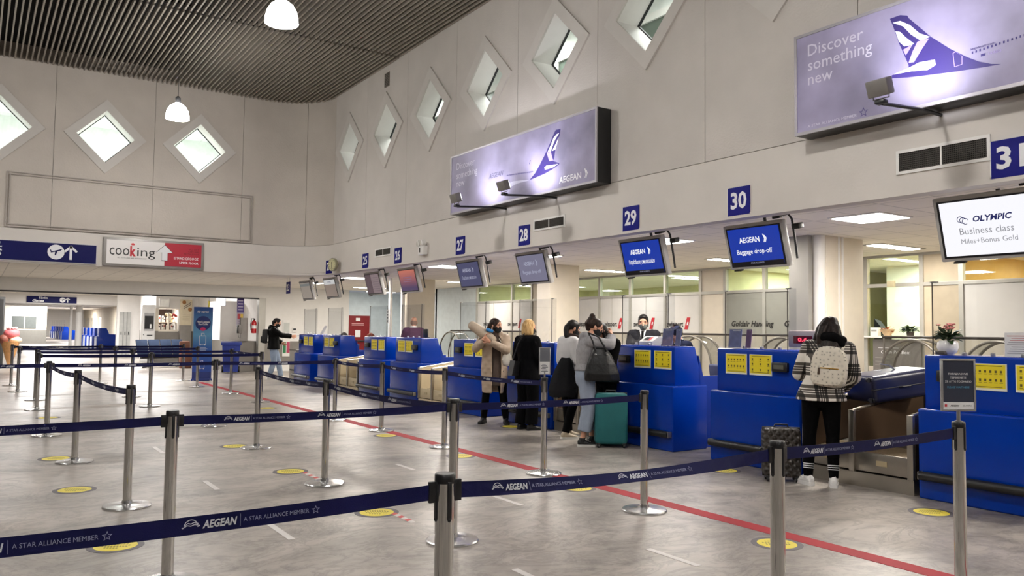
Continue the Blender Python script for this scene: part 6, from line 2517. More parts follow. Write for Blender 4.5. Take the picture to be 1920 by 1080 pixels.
            limb(mb, [(0, -.09, .0), (.02, -.115, -.05), (.05, -.11, -.13), (.06, -.08, -.2)], [.05, .04, .036, .02], m)
            limb(mb, [(0.06, .05, .06), (.085, .02, -.03), (.082, .0, -.09)], [.02, .018, .012], m)
            limb(mb, [(-0.06, .05, .06), (-.085, .02, -.03), (-.08, -.02, -.09)], [.02, .018, .012], m)
        elif style == 'short':
            mb.ball((0, .03, .085), (.066, .06, .036), m, 14, 8)
            limb(mb, [(0, -.085, .0), (0, -.078, -.05)], [.05, .045], m)
            for q in (1, -1):
                limb(mb, [(q * .066, .02, .03), (q * .07, .012, -.02)], [.014, .01], m)
        return shrink(mb, 'hair', s.t, .008, 3, m)




def hair_mat(name, c, c2, rough=0.5):
    """Strands: noise stretched along the fall of the hair."""
    m = mat(name, c, rough, spec=0.2, var=0.05)
    nt = m.node_tree
    N, L = nt.nodes, nt.links
    b = N['Principled BSDF']
    tc = [n for n in N if n.type == 'TEX_COORD'][0]
    mp = N.new('ShaderNodeMapping')
    mp.inputs['Scale'].default_value = (90, 90, 7)
    L.new(tc.outputs['Object'], mp.inputs[0])
    ns = N.new('ShaderNodeTexNoise')
    ns.inputs['Scale'].default_value = 1.0
    ns.inputs['Detail'].default_value = 3
    L.new(mp.outputs[0], ns.inputs['Vector'])
    r = N.new('ShaderNodeValToRGB')
    r.color_ramp.elements[0].position, r.color_ramp.elements[0].color = 0.35, rgb(c)
    r.color_ramp.elements[1].position, r.color_ramp.elements[1].color = 0.7, rgb(c2)
    L.new(ns.outputs[0], r.inputs[0])
    L.new(r.outputs[0], b.inputs['Base Color'])
    bp = N.new('ShaderNodeBump')
    bp.inputs['Strength'].default_value = 0.6
    bp.inputs['Distance'].default_value = 0.006
    L.new(ns.outputs[0], bp.inputs['Height'])
    L.new(bp.outputs[0], b.inputs['Normal'])
    return m


HBLK = hair_mat('hair_black', (12, 10, 10), (34, 27, 25))
HBRN = hair_mat('hair_dark_brown', (24, 16, 13), (58, 40, 32))
HBLO = hair_mat('hair_blond', (146, 108, 62), (222, 188, 132))
CBLK = mat('cloth_black', (7, 7, 8), 0.85, spec=0.06, bump=0.2, bscale=150)
CSUIT = mat('cloth_suit_black', (6, 6, 8), 0.8, spec=0.06, bump=0.15, bscale=200)
CCHAR = mat('cloth_charcoal', (30, 30, 32), 0.85, spec=0.06, bump=0.2, bscale=120)
CGREY = mat('cloth_heather_grey', (150, 148, 150), 0.9, spec=0.06, var=0.1, scale=30, bump=0.35, bscale=90)
CWHIT = mat('cloth_white_knit', (206, 204, 204), 0.9, spec=0.06, bump=0.4, bscale=110)
JEAN = mat('denim_light_blue', (138, 148, 164), 0.85, var=0.1, scale=8, bump=0.25, bscale=180)
JEAN2 = mat('denim_washed_blue', (126, 140, 160), 0.85, var=0.16, scale=8, bump=0.2, bscale=160)
SHW = mat('shoe_white', (226, 224, 222), 0.6, bump=0.2, bscale=60)
SHB = mat('shoe_black', (18, 18, 20), 0.45)
SHBE = mat('shoe_beige', (186, 172, 148), 0.6)
SOLEW = mat('sole_white', (222, 220, 214), 0.6)
SOLEB = mat('sole_black', (14, 14, 15), 0.7)


def plaid_mat():
    m = bpy.data.materials.new('plaid_wool')
    m.use_nodes = True
    nt = m.node_tree
    N, L = nt.nodes, nt.links
    b = N['Principled BSDF']
    b.inputs['Roughness'].default_value = 0.9
    tc = N.new('ShaderNodeTexCoord')
    sp = N.new('ShaderNodeSeparateXYZ')
    L.new(tc.outputs['Object'], sp.inputs[0])

    def math_(op, a, b_):
        n = N.new('ShaderNodeMath')
        n.operation = op
        for k, v in enumerate((a, b_)):
            if isinstance(v, (int, float)):
                n.inputs[k].default_value = v
            elif v is not None:
                L.new(v, n.inputs[k])
        return n.outputs[0]

    def band(v, scale, off):
        f = math_('FRACT', math_('ADD', math_('MULTIPLY', v, scale), off), None)
        r = N.new('ShaderNodeValToRGB')
        r.color_ramp.interpolation = 'CONSTANT'
        e = r.color_ramp.elements
        st = [(0.0, 1.0), (0.36, 0.0), (0.52, 1.0), (0.56, 0.0), (0.63, 1.0), (0.67, 0.0), (0.74, 1.0), (0.78, 0.0), (0.93, 1.0)]
        while len(e) < len(st):
            e.new(0.5)
        for k, (p, c) in enumerate(st):
            e[k].position = p
            e[k].color = (c, c, c, 1)
        L.new(f, r.inputs[0])
        return r.outputs[0]
    xy = math_('ADD', sp.outputs['X'], math_('MULTIPLY', sp.outputs['Y'], 0.7))
    h = band(sp.outputs['Z'], 4.6, 0.32)
    v = band(xy, 4.9, 0.1)
    s_ = math_('MULTIPLY', math_('ADD', h, v), 0.5)
    r = N.new('ShaderNodeValToRGB')
    r.color_ramp.interpolation = 'CONSTANT'
    e = r.color_ramp.elements
    e[0].position, e[0].color = 0.0, rgb((24, 22, 22))
    e[1].position, e[1].color = 0.35, rgb((74, 68, 62))
    q = e.new(0.8)
    q.color = rgb((218, 212, 202))
    L.new(s_, r.inputs[0])
    L.new(r.outputs[0], b.inputs['Base Color'])
    return m


# --- woman in plaid at the desk
P = Person('woman seen from behind in black and white plaid shirt jacket, black leggings and white sneakers', (7.03, 4.96, 0), 60, 1.70,
           {'waist': (.03, .01, 1.09), 'chest': (.055, .03, 1.26), 'upper': (.065, .05, 1.385), 'neck': (.075, .075, 1.45), 'head': (.085, .13, 1.565), 'shL': (-.11, .05, 1.37), 'shR': (.245, .05, 1.36),
            'elL': (-.22, .13, 1.10), 'wrL': (-.14, .33, 1.07), 'elR': (.30, .10, 1.09), 'wrR': (.18, .30, .98), 'ankL': (-.125, -.02, .09), 'ankR': (.115, -.04, .09), 'kneeL': (-.115, .03, .49), 'kneeR': (.105, .02, .49)}, pitch=.45, footyaw=(.75, .1),
           hands={'L': ((.5, .9, 0), (0, 0, -1), .4), 'R': ((-.2, .9, -.2), (-1, 0, 0), .5)})
PL = plaid_mat()
P.top('plaid_jacket', PL, hem=.85, add=.048, flare=.02, cuff=.02, armadd=.03)
P.trousers(CBLK, (.10, .086, .064, .064, .058), hem=.27)
P.hair('long', hair_mat('hair_long_strands', (11, 9, 9), (40, 28, 23)))
mb = MB()
N_ = P.J['neck']
limb(mb, [N_ + V3((-.10, -.02, .0)), N_ + V3((-.04, -.10, .03)), N_ + V3((.05, -.11, .03)), N_ + V3((.13, -.05, .0))], [.035, .055, .06, .045], CBLK)
limb(mb, [N_ + V3((.05, -.10, .03)), N_ + V3((.12, -.09, -.04))], [.05, .04], CBLK)
shrink(mb, 'hood', P.t, .010, 4, CBLK)
SOCKW = mat('sock_white_stripe', (220, 220, 220), 0.8)
for sd in 'LR':
    a = P.J['ank' + sd]
    k_ = P.J['knee' + sd]
    mb = MB()
    d_ = (k_ - a)
    mb.tube([a + d_ * .0, a + d_ * .12, a + d_ * .34, a + d_ * .52], [.043, .047, .054, .056], CBLK, 18)
    sk = mb.build('sock', P.t)
    mb = MB()
    for f in (.19, .24, .29):
        mb.tube([a + d_ * f, a + d_ * (f + .022)], [.0545, .055], SOCKW, 18, cap=False)
    mb.build('sock_stripes', sk)
P.shoes(SHW, SHW, sole_h=.034)
for sd in 'LR':
    a, fd = P.foot(sd)
    mb = MB()
    rt = V3((fd.y, -fd.x, 0))
    for k in range(4):
        c = V3((a.x, a.y, a.z - .09)) + fd * (.04 + k * .022) + V3((0, 0, .094 - k * .01))
        mb.tube([c - rt * .025, c + V3((0, 0, .006)), c + rt * .025], .004, SHW, 6)
    mb.build('laces', P.t)

# white backpack on her back
BPM = mat('backpack_cream', (206, 198, 182), 0.5, var=0.05)
nt = BPM.node_tree
_b = nt.nodes['Principled BSDF']
_t = [n for n in nt.nodes if n.type == 'TEX_COORD'][0]
_sp = nt.nodes.new('ShaderNodeSeparateXYZ')
_cb = nt.nodes.new('ShaderNodeCombineXYZ')
nt.links.new(_t.outputs['Object'], _sp.inputs[0])
nt.links.new(_sp.outputs['X'], _cb.inputs['X'])
nt.links.new(_sp.outputs['Z'], _cb.inputs['Y'])
_vo = nt.nodes.new('ShaderNodeTexVoronoi')
_vo.voronoi_dimensions = '2D'
_vo.inputs['Scale'].default_value = 24
_vo.inputs['Randomness'].default_value = 0.65
nt.links.new(_cb.outputs[0], _vo.inputs['Vector'])
_r1 = nt.nodes.new('ShaderNodeValToRGB')
_r1.color_ramp.interpolation = 'CONSTANT'
_ee = _r1.color_ramp.elements
_ee[0].position, _ee[0].color = 0.0, (1, 1, 1, 1)
_ee[1].position, _ee[1].color = 0.10, (0, 0, 0, 1)
for _p, _c in ((0.22, 0.35), (0.28, 0.0)):
    _q = _ee.new(_p)
    _q.color = (_c, _c, _c, 1)
nt.links.new(_vo.outputs['Distance'], _r1.inputs[0])
_lt = _r1
_mx = nt.nodes.new('ShaderNodeMixRGB')
_mx.inputs[2].default_value = rgb((66, 58, 54))
nt.links.new(_lt.outputs[0], _mx.inputs[0])
nt.links.new(_b.inputs['Base Color'].links[0].from_socket, _mx.inputs[1])
nt.links.new(_mx.outputs[0], _b.inputs['Base Color'])
GOLD = mat('zip_gold', (176, 136, 60), 0.3, metal=0.8)


def backpack(label, loc, heading, m, w, h, d, tilt, fancy, roll=0.0):
    t = thing('backpack', label, 'backpack', loc, -math.radians(heading))
    t.rotation_euler = (tilt, roll, -math.radians(heading))
    mb = MB()
    out = []
    n = 20
    for k in range(9):
        f = k / 8
        y = -d * f
        sc = 1.0 - 0.06 * f - (0.18 if k in (0, 8) else 0.0)
        sec = []
        for j in range(28):
            a = 2 * PI * j / 28
            c, s_ = math.cos(a), math.sin(a)
            r = 1.0 / (abs(c) ** 4.5 + abs(s_) ** (4.5 if s_ < 0 else 2.4)) ** (1 / (4.5 if s_ < 0 else 2.9))
            sec.append((w / 2 * sc * r * c * (1.0 - 0.26 * max(0, s_) ** 1.4), y, h / 2 + h / 2 * sc * r * s_))
        out.append(sec)
    mb.rings(out, m)
    mb.build('bag', t, ang=50)
    mb = MB()
    sec = []
    for k in range(7):
        f = k / 6
        sc = 1.0 - (0.25 if k in (0, 6) else 0.0)
        sec.append([(w * .40 * sc * math.copysign(abs(math.cos(a)) ** .5, math.cos(a)), -d * .93 - d * .26 * f, h * .27 + h * .22 * sc * math.copysign(abs(math.sin(a)) ** .5, math.sin(a))) for a in [2 * PI * j / 24 for j in range(24)]])
    mb.rings(sec, m)
    mb.build('front_pocket', t, ang=50)
    if fancy:
        mb = MB()
        mb.box((0.02, -d * 1.2, h * .44), (w * .5, .006, .012), GOLD, None, .003)
        mb.box((-w * .22, -d * 1.21, h * .36), (.022, .008, .07), mat('zip_pull', (66, 46, 30), 0.5), None, .004)
        mb.build('zip', t)
        mb = MB()
        pts = [(w * .43 * math.cos(a), -d * .80, h * .52 + h * .42 * math.sin(a)) for a in [PI * k / 14 for k in range(15)]]
        mb.tube(pts, .005, mat('zip_dark', (70, 62, 56), 0.5), 6)
        mb.build('main_zip', t)
    for s_ in (1, -1):
        mb = MB()
        pts = [(s_ * w * .25, 0.0, h * .93), (s_ * w * .30, .06, h * 1.06), (s_ * w * .36, .16, h * 1.07), (s_ * w * .42, .255, h * .9), (s_ * w * .50, .26, h * .55), (s_ * w * .55, .16, h * .2), (s_ * w * .45, .0, h * .1)]
        mb.tube(pts, .026, m, 8, ry=[.007] * 7)
        mb.build('strap', t)
    return t


backpack('cream white backpack with small dark studs and gold zip on the plaid woman', (6.985, 4.845, 0.97), 66, BPM, .34, .41, .12, -.12, True, .06)

# --- woman in grey hoodie and light jeans
P = Person('woman in grey hoodie and light blue jeans, hair in a bun', (6.72, 8.28, 0), 122, 1.68,
           {'pelvis': (0, -.02, .94), 'upper': (0, .03, 1.40), 'chest': (0, .02, 1.27), 'neck': (0, .06, 1.47), 'head': (0, .12, 1.585), 'shL': (-.17, .04, 1.39), 'shR': (.17, .04, 1.39),
            'elL': (-.19, .26, 1.33), 'wrL': (-.03, .34, 1.43), 'elR': (.19, .30, 1.35), 'wrR': (.02, .34, 1.45), 'ankL': (-.09, .10, .09), 'ankR': (.10, -.05, .09), 'kneeL': (-.09, .09, .49), 'kneeR': (.10, .03, .49)}, pitch=.25,
           hands={'L': ((.6, .1, .7), (0, -1, 0), .5), 'R': ((-.6, .1, .7), (0, -1, 0), .5)})
P.top('hoodie', CGREY, hem=1.0, add=.036, cuff=.012, hood=True, armadd=.026)
P.trousers(JEAN, (.116, .108, .098, .095, .092), hem=.2)
P.shoes(SHB, SOLEW, sole_h=.03)
mb = MB()
for sd in 'LR':
    a, fd = P.foot(sd)
    rt = V3((fd.y, -fd.x, 0))
    for k in range(4):
        c = V3((a.x, a.y, a.z - .09)) + fd * (.035 + k * .022) + V3((0, 0, .096 - k * .011))
        mb.tube([c - rt * .026, c + V3((0, 0, .006)), c + rt * .026], .004, SOLEW, 6)
mb.build('laces', P.t)
P.hair('bun', HBRN)
P.mask(MASKB)

# --- woman in white knit behind her
P = Person('dark-haired woman in white knit sweater and black trousers with a black coat', (7.0, 9.0, 0), 100, 1.66,
           {'elR': (.22, .02, 1.11), 'wrR': (.17, .24, 1.06), 'head': (0, .06, 1.585), 'ankR': (.1, -.1, .09), 'ankL': (-.1, .06, .09)}, pitch=.2, footyaw=(0, -.2))
P.top('sweater', CWHIT, hem=.94, add=.036, cuff=.01, armadd=.028)
P.trousers(CBLK, (.10, .088, .068, .064, .055))
P.shoes(SHBE, SOLEW)
P.hair('tied', HBLK)
P.mask(MASKB)
mb = MB()
limb(mb, [N_ + V3((-.1, -.02, .0)), N_ + V3((0, -.1, .02)), N_ + V3((.11, -.03, .0))], [.035, .05, .04], HBRN)
shrink(mb, 'fur_collar', P.t, .01, 2, HBRN)
# black coat hanging over her arm
t = thing('folded_coat', 'black coat hanging over the arm of the woman in white knit', 'coat', (6.82, 8.86, 0), -math.radians(118))
mb = MB()
sec = []
for z, w, d in ((.58, .17, .07), (.66, .19, .09), (.80, .175, .09), (.95, .14, .085), (1.06, .10, .08), (1.12, .07, .06)):
    sec.append([(-.02 + d * math.cos(a) * (1 + .10 * math.sin(5 * a)), .02 + w * math.sin(a) * (1 + .08 * math.cos(4 * a + z * 9)) - (1.12 - z) * .10, z + .015 * math.sin(3 * a)) for a in [2 * PI * k / 28 for k in range(28)]])
mb.rings(sec, CBLK)
shrink(mb, 'cloth', t, .010, 2, CCHAR)
mb = MB()
mb.tube([(-.02, .12, .72), (-.05, .10, .6)], [.05, .045], CBLK, 12)
mb.build('sleeve', t)

# --- woman in black facing the hoodie woman
P = Person('long-haired woman in black jacket behind the woman in the grey hoodie', (7.09, 8.29, 0), 275, 1.64,
           {'head': (0, .11, 1.565), 'upper': (0, .03, 1.39), 'neck': (0, .06, 1.455), 'elL': (-.23, .1, 1.12), 'wrL': (-.1, .24, 1.05), 'elR': (.23, .1, 1.12), 'wrR': (.1, .24, 1.05)}, pitch=.3)
P.top('jacket', CBLK, hem=.84, add=.034)
P.trousers(CBLK, (.10, .088, .068, .064, .055))
P.shoes(SHB, SOLEB)
P.hair('long', HBLK)

# --- blond woman in black
P = Person('blond woman with a bob in a black jacket and wide black trousers, from behind', (7.0, 10.02, 0), 78, 1.66,
           {'elR': (.24, .02, 1.12), 'wrR': (.2, .18, .98), 'elL': (-.25, .0, 1.12), 'wrL': (-.22, .12, .93)}, yaw=-.25, voxel=.007, footyaw=(0, -.5))
P.top('suit_jacket', CSUIT, hem=.78, add=.042, flare=.012, armadd=.024)
P.trousers(CSUIT, (.115, .105, .095, .098, .10), hem=.07)
P.shoes(SHB, SOLEB)
P.hair('bob', HBLO)
P.mask(MASKB)
_p5 = P.t
t = thing('shoulder_bag', 'black shoulder bag with a metal clasp at the side of the blond woman', 'bag', (6.80, 10.06, 0), -math.radians(75))
mb = MB()
prism = [(-.13, .82), (.13, .82), (.09, 1.02), (-.06, 1.04)]
mb.prism(prism, lambda u, v, dd: (dd, u, v), -.05, .05, mat('bag_black_leather', (22, 22, 25), 0.4))
mb.build('bag', t)
mb = MB()
mb.tube([(0, -.05, 1.06), (0.06, 0, 1.3), (.16, .02, 1.45)], .01, SHB, 8)
mb.build('strap', t)
mb = MB()
mb.ball((-.052, .02, .9), .012, FRAME, 8, 6)
mb.build('clasp', t)

# --- woman in the beige quilted coat
COATM = mat('coat_beige_quilted', (166, 146, 126), 0.6, var=0.05)
nt = COATM.node_tree
_b = nt.nodes['Principled BSDF']
_t = [n for n in nt.nodes if n.type == 'TEX_COORD'][0]
_mp = nt.nodes.new('ShaderNodeMapping')
_mp.inputs['Rotation'].default_value = (0, 0.785, 0)
nt.links.new(_t.outputs['Object'], _mp.inputs[0])
_w1 = nt.nodes.new('ShaderNodeTexWave')
_w1.inputs['Scale'].default_value = 3.4
_w1.bands_direction = 'X'
_w2 = nt.nodes.new('ShaderNodeTexWave')
_w2.inputs['Scale'].default_value = 3.4
_w2.bands_direction = 'Z'
_ad = nt.nodes.new('ShaderNodeMath')
_ad.operation = 'MULTIPLY'
for q, n in enumerate((_w1, _w2)):
    nt.links.new(_mp.outputs[0], n.inputs['Vector'])
    nt.links.new(n.outputs['Fac'], _ad.inputs[q])
_bp = nt.nodes.new('ShaderNodeBump')
_bp.inputs['Strength'].default_value = 0.5
_bp.inputs['Distance'].default_value = 0.016
nt.links.new(_ad.outputs[0], _bp.inputs['Height'])
nt.links.new(_bp.outputs[0], _b.inputs['Normal'])
CBRN = mat('knit_dark_brown', (66, 52, 44), 0.9, bump=0.3, bscale=80)
P = Person('dark-haired woman in a long beige quilted coat, looking over her shoulder', (6.985, 10.925, 0), 222, 1.68,
           {'ankL': (-.20, .02, .09), 'ankR': (.17, .0, .09), 'kneeL': (-.15, .03, .49), 'kneeR': (.13, .03, .49), 'hipL': (-.10, 0, .9), 'hipR': (.1, 0, .9),
            'elR': (.30, .12, 1.22), 'wrR': (.13, .25, 1.36), 'elL': (-.22, .18, 1.20), 'wrL': (.04, .29, 1.34), 'head': (-.01, .03, 1.60)}, yaw=1.2, pitch=.05, footyaw=(.3, -.2),
           hands={'L': ((.8, .1, .5), (0, -1, 0), .6), 'R': ((-.2, .2, .9), (-1, 0, 0), .6)})
P.top('dress', CBRN, hem=.62, add=.012, arm=.3, flare=.01)
mb = MB()
ctr = [(.50, .20, .155), (.72, .215, .165), (.93, .222, .17), (1.09, .21, .158), (1.27, .215, .165), (1.38, .205, .135), (1.44, .12, .095)]
rg = []
# the coat is open at the front: shell from 35 to 400 degrees, front at 90
A0, A1 = math.radians(128), math.radians(128 + 318)
for z, rx, ry in ctr:
    outer = [(rx * math.cos(a), ry * math.sin(a), z) for a in [A0 + (A1 - A0) * k / 30 for k in range(31)]]
    inner = [((rx - .024) * math.cos(a), (ry - .024) * math.sin(a), z) for a in [A0 + (A1 - A0) * k / 30 for k in range(30, -1, -1)]]
    rg.append(outer + inner)
mb.rings(rg, COATM)
for sd in 'LR':
    a, b, c = P.J['sh' + sd], P.J['el' + sd], P.J['wr' + sd]
    limb(mb, [a, (a + b) / 2, b], [.085, .078, .07], COATM)
    mb.tube([b, (b + c) / 2, b + (c - b) * .95], [.07, .064, .052], COATM, 16)
limb(mb, [P.J['neck'] + V3((-.1, .04, -.01)), P.J['neck'] + V3((-.07, -.08, .0)), P.J['neck'] + V3((.02, -.11, -.02)), P.J['neck'] + V3((.1, -.05, -.01))], [.04, .055, .06, .045], COATM)
limb(mb, [P.J['neck'] + V3((0, -.11, -.02)), P.J['neck'] + V3((-.01, -.15, -.14))], [.07, .05], COATM)
shrink(mb, 'quilted_coat', P.t, .011, 2, COATM)
mb = MB()
for z in (1.02, .86, .70):
    mb.ball((-.155, .11, z), (.012, .008, .012), DARK, 8, 6)
mb.build('coat_buttons', P.t)
P.trousers(CBLK, (.10, .086, .064, .064, .05))
P.shoes(SHB, SOLEB, boot=.10, sole_h=.04)
P.hair('tied', HBRN)
P.mask(MASKB)
t = thing('rolled_pillow', 'beige rolled travel pillow held up at the shoulder of the coat woman', 'pillow', (6.81, 10.94, 0), 0)
PILL = mat('pillow_beige', (176, 160, 142), 0.8, bump=0.2, bscale=60)
mb = MB()
limb(mb, [(-.17, .12, 1.56), (-.04, .02, 1.45), (.08, -.08, 1.34)], [.075, .085, .075], PILL, 18)
shrink(mb, 'pillow', t, .01, 2, PILL)
mb = MB()
mb.box((.02, -.10, 1.49), (.12, .05, .05), mat('bright_blue_case', (30, 120, 190), 0.4), (0, .3, -.5), .015)
tag(mb.build('spectacle_case', None, 'small bright blue case held in the coat woman’s hands', 'case'), None)
bpy.data.objects['spectacle_case'].location = (6.81, 10.94, 0)
t = thing('plastic_bag', 'pale crumpled bag with a blue top at the elbow of the coat woman', 'bag', (7.12, 10.78, 0), 0.4)
mb = MB()
sec = []
for z, w, d in ((.92, .05, .04), (.95, .1, .06), (1.02, .12, .07), (1.09, .1, .06), (1.13, .05, .03)):
    sec.append([(w * math.cos(a) * (1 + .12 * math.sin(4 * a + z * 20)), d * math.sin(a) * (1 + .1 * math.cos(5 * a)), z) for a in [2 * PI * k / 20 for k in range(20)]])
mb.rings(sec, mat('bag_pale', (186, 180, 170), 0.4))
mb.build('bag', t)
mb = MB()
mb.rings([[(w * math.cos(a), w * .6 * math.sin(a), z) for a in [2 * PI * k / 14 for k in range(14)]] for z, w in ((1.08, .06), (1.16, .05), (1.24, .015))], mat('bag_blue', (30, 70, 190), 0.5))
mb.build('blue_cloth', t)
mb = MB()
mb.tube([(0, 0, 1.12), (-.08, .02, 1.26), (-.15, .05, 1.36)], .008, mat('bag_pale', (186, 180, 170), 0.4), 6)
mb.build('strap', t)

# --- man with backpack, arm held out
CPUF = mat('puffer_black', (9, 9, 9), 0.5, spec=0.06, bump=0.7, bscale=16)
P = Person('man in black puffer jacket and washed jeans holding out a phone at the far desks', (7.2, 23.1, 0), 107, 1.76,
           {'elR': (.20, .20, 1.24), 'wrR': (.14, .47, 1.21), 'elL': (-.2, .05, 1.12), 'wrL': (-.18, .22, 1.02), 'ankL': (-.11, .22, .09), 'kneeL': (-.1, .14, .49), 'ankR': (.1, -.1, .09), 'head': (0, .07, 1.59)}, fem=False, pitch=.2, voxel=.006,
           hands={'R': ((0, 1, .05), (-1, 0, 0), .35)})
P.top('puffer_jacket', CPUF, hem=.84, add=.05, cuff=.005, hood=True, armadd=.032)
P.trousers(JEAN2, (.108, .098, .08, .076, .07))
P.shoes(SHW, SOLEW)
P.hair('short', HBLK)
P.mask(MASKB)
backpack('black backpack worn by the man in the puffer jacket', (7.04, 23.18, 1.02), 107, mat('backpack_black', (16, 16, 17), 0.7), .3, .42, .16, -.05, False)
mb = MB()
mb.box((7.86, 22.93, 1.255), (.15, .075, .012), BLACK, (0, -.1, -.29), .004)
tag(mb.build('mobile_phone'), 'dark mobile phone in the outstretched hand of the man in jeans', 'phone')

# --- clerks behind the desks
CSU2 = mat('cloth_suit_charcoal', (36, 36, 40), 0.8, spec=0.06)
P = Person('male clerk in dark suit, white shirt and grey face mask before the pale lettered panels', (8.95, 9.56, 0), 232, 1.78, {'head': (0, .05, 1.59)}, fem=False, pitch=.12, yaw=.1, voxel=.008)
P.top('suit_jacket', CSU2, hem=.84, add=.034, collar=False)
P.trousers(CSU2)
P.shoes(SHB, SOLEB)
P.hair('short', HBLK)
P.mask(mat('mask_grey', (112, 114, 108), 0.7))
mb = MB()
mb.mesh([(-.055, .10, 1.475), (.055, .10, 1.475), (0.0, .158, 1.27), (-.05, .05, 1.50), (.05, .05, 1.50)], [(0, 1, 2), (0, 3, 4, 1)], WHITE)
mb.build('shirt_front', P.t)
mb = MB()
mb.mesh([(-.018, .118, 1.455), (.018, .118, 1.455), (.02, .162, 1.27), (-.02, .162, 1.27), (-.018, .124, 1.455), (.018, .124, 1.455), (.02, .168, 1.27), (-.02, .168, 1.27)], [(0, 1, 2, 3), (7, 6, 5, 4), (0, 4, 5, 1), (1, 5, 6, 2), (2, 6, 7, 3), (3, 7, 4, 0)], CSUIT)
mb.build('necktie', P.t)

CNAV = mat('cloth_navy_uniform', (22, 26, 44), 0.8, spec=0.06)
P = Person('clerk in navy uniform and dark cap bending behind the leaflet stand', (8.97, 8.68, 0), 285, 1.62, {'upper': (0, .06, 1.38), 'neck': (0, .10, 1.45), 'head': (0, .17, 1.55), 'chest': (0, .03, 1.26), 'shL': (-.17, .06, 1.37), 'shR': (.17, .06, 1.37)}, pitch=.55, voxel=.008)
P.top('uniform_jacket', CNAV, hem=.84, add=.032)
P.trousers(CNAV)
P.shoes(SHB, SOLEB)
P.hair('bun', HBLK)
mb = MB()
mb.T = P.HM
mb.lathe([(.095, .04), (.105, .06), (.10, .10), (.06, .125), (.01, .13)], CNAV, (0, -.01, 0), 24)
mb.build('cap', P.t)
mb = MB()
mb.tube([P.J['neck'] + V3((0, 0, -.03)), P.J['neck'] + V3((0, .01, .02))], [.088, .07], WHITE, 16)
mb.build('shirt_collar', P.t)

CMAU = mat('cloth_mauve_jacket', (92, 62, 84), 0.8, spec=0.06, bump=0.2, bscale=100)
P = Person('bald clerk in a mauve jacket seen from behind over the twin blue desks', (8.85, 17.5, 0), 38, 1.78, {'elL': (-.24, .05, 1.22), 'wrL': (-.09, .13, 1.44), 'elR': (.25, .02, 1.12), 'wrR': (.2, .2, 1.0)}, fem=False, yaw=.2, voxel=.008, hands={'L': ((.3, .1, .9), (1, 0, 0), .6)})
P.top('jacket', CMAU, hem=.84, add=.036, arm=.9)
P.trousers(CSU2)
P.shoes(SHB, SOLEB)
mb = MB()
mb.tube([P.J['neck'] + V3((0, 0, .0)), P.J['neck'] + V3((0, .0, .035))], [.083, .07], WHITE, 16)
mb.build('shirt_collar', P.t)
mb = MB()
mb.T = P.HM
mb.rings([[(rx * math.cos(a), y0 + ry * math.sin(a), z) for a in [PI * .95 + PI * 1.1 * k / 16 for k in range(17)]] for z, y0, rx, ry in ((-.06, -.0, .064, .078), (-.02, .0, .075, .092), (.03, .0, .0765, .1))], mat('hair_grey_stubble', (150, 122, 108), 0.8, spec=0.06), cap=False, wrap=False)
mb.build('hair', P.t)

SIT = {'pelvis': (0, 0, .54), 'waist': (0, .02, .70), 'chest': (0, .04, .88), 'upper': (0, .05, 1.01), 'neck': (0, .08, 1.08), 'head': (0, .13, 1.20), 'hipL': (-.09, .02, .52), 'hipR': (.09, .02, .52), 'kneeL': (-.10, .42, .50), 'kneeR': (.10, .42, .50), 'ankL': (-.1, .40, .09), 'ankR': (.1, .40, .09),
       'shL': (-.17, .05, 1.0), 'shR': (.17, .05, 1.0), 'elL': (-.22, .12, .76), 'elR': (.22, .12, .76), 'wrL': (-.15, .34, .80), 'wrR': (.15, .34, .80)}
for lab, loc, hd, hm, hs, cm in (('dark-haired clerk sitting low behind the second farthest desk, only the head in view', (8.9, 21.7, 0), 270, HBLK, 'tied', CNAV), ('clerk with reddish hair sitting behind the desk in front of the red door', (8.85, 19.75, 0), 262, mat('hair_auburn', (96, 56, 42), 0.5, spec=0.06), 'bob', CBRN)):
    P = Person(lab, loc, hd, 1.78, SIT, pitch=.2, voxel=.009)
    P.top('uniform_jacket', cm, hem=.5, add=.03)
    P.trousers(CNAV)
    P.shoes(SHB, SOLEB)
    P.hair(hs, hm)
    h_ = math.radians(hd)
    office_chair((loc[0], loc[1], 0), -h_, 'office chair under the ' + ('dark-haired' if hm is HBLK else 'reddish-haired') + ' clerk far down the desks', NAVYF)

# ================================================================ LUGGAGE
WHEEL = mat('wheel_black', (18, 18, 18), 0.5)


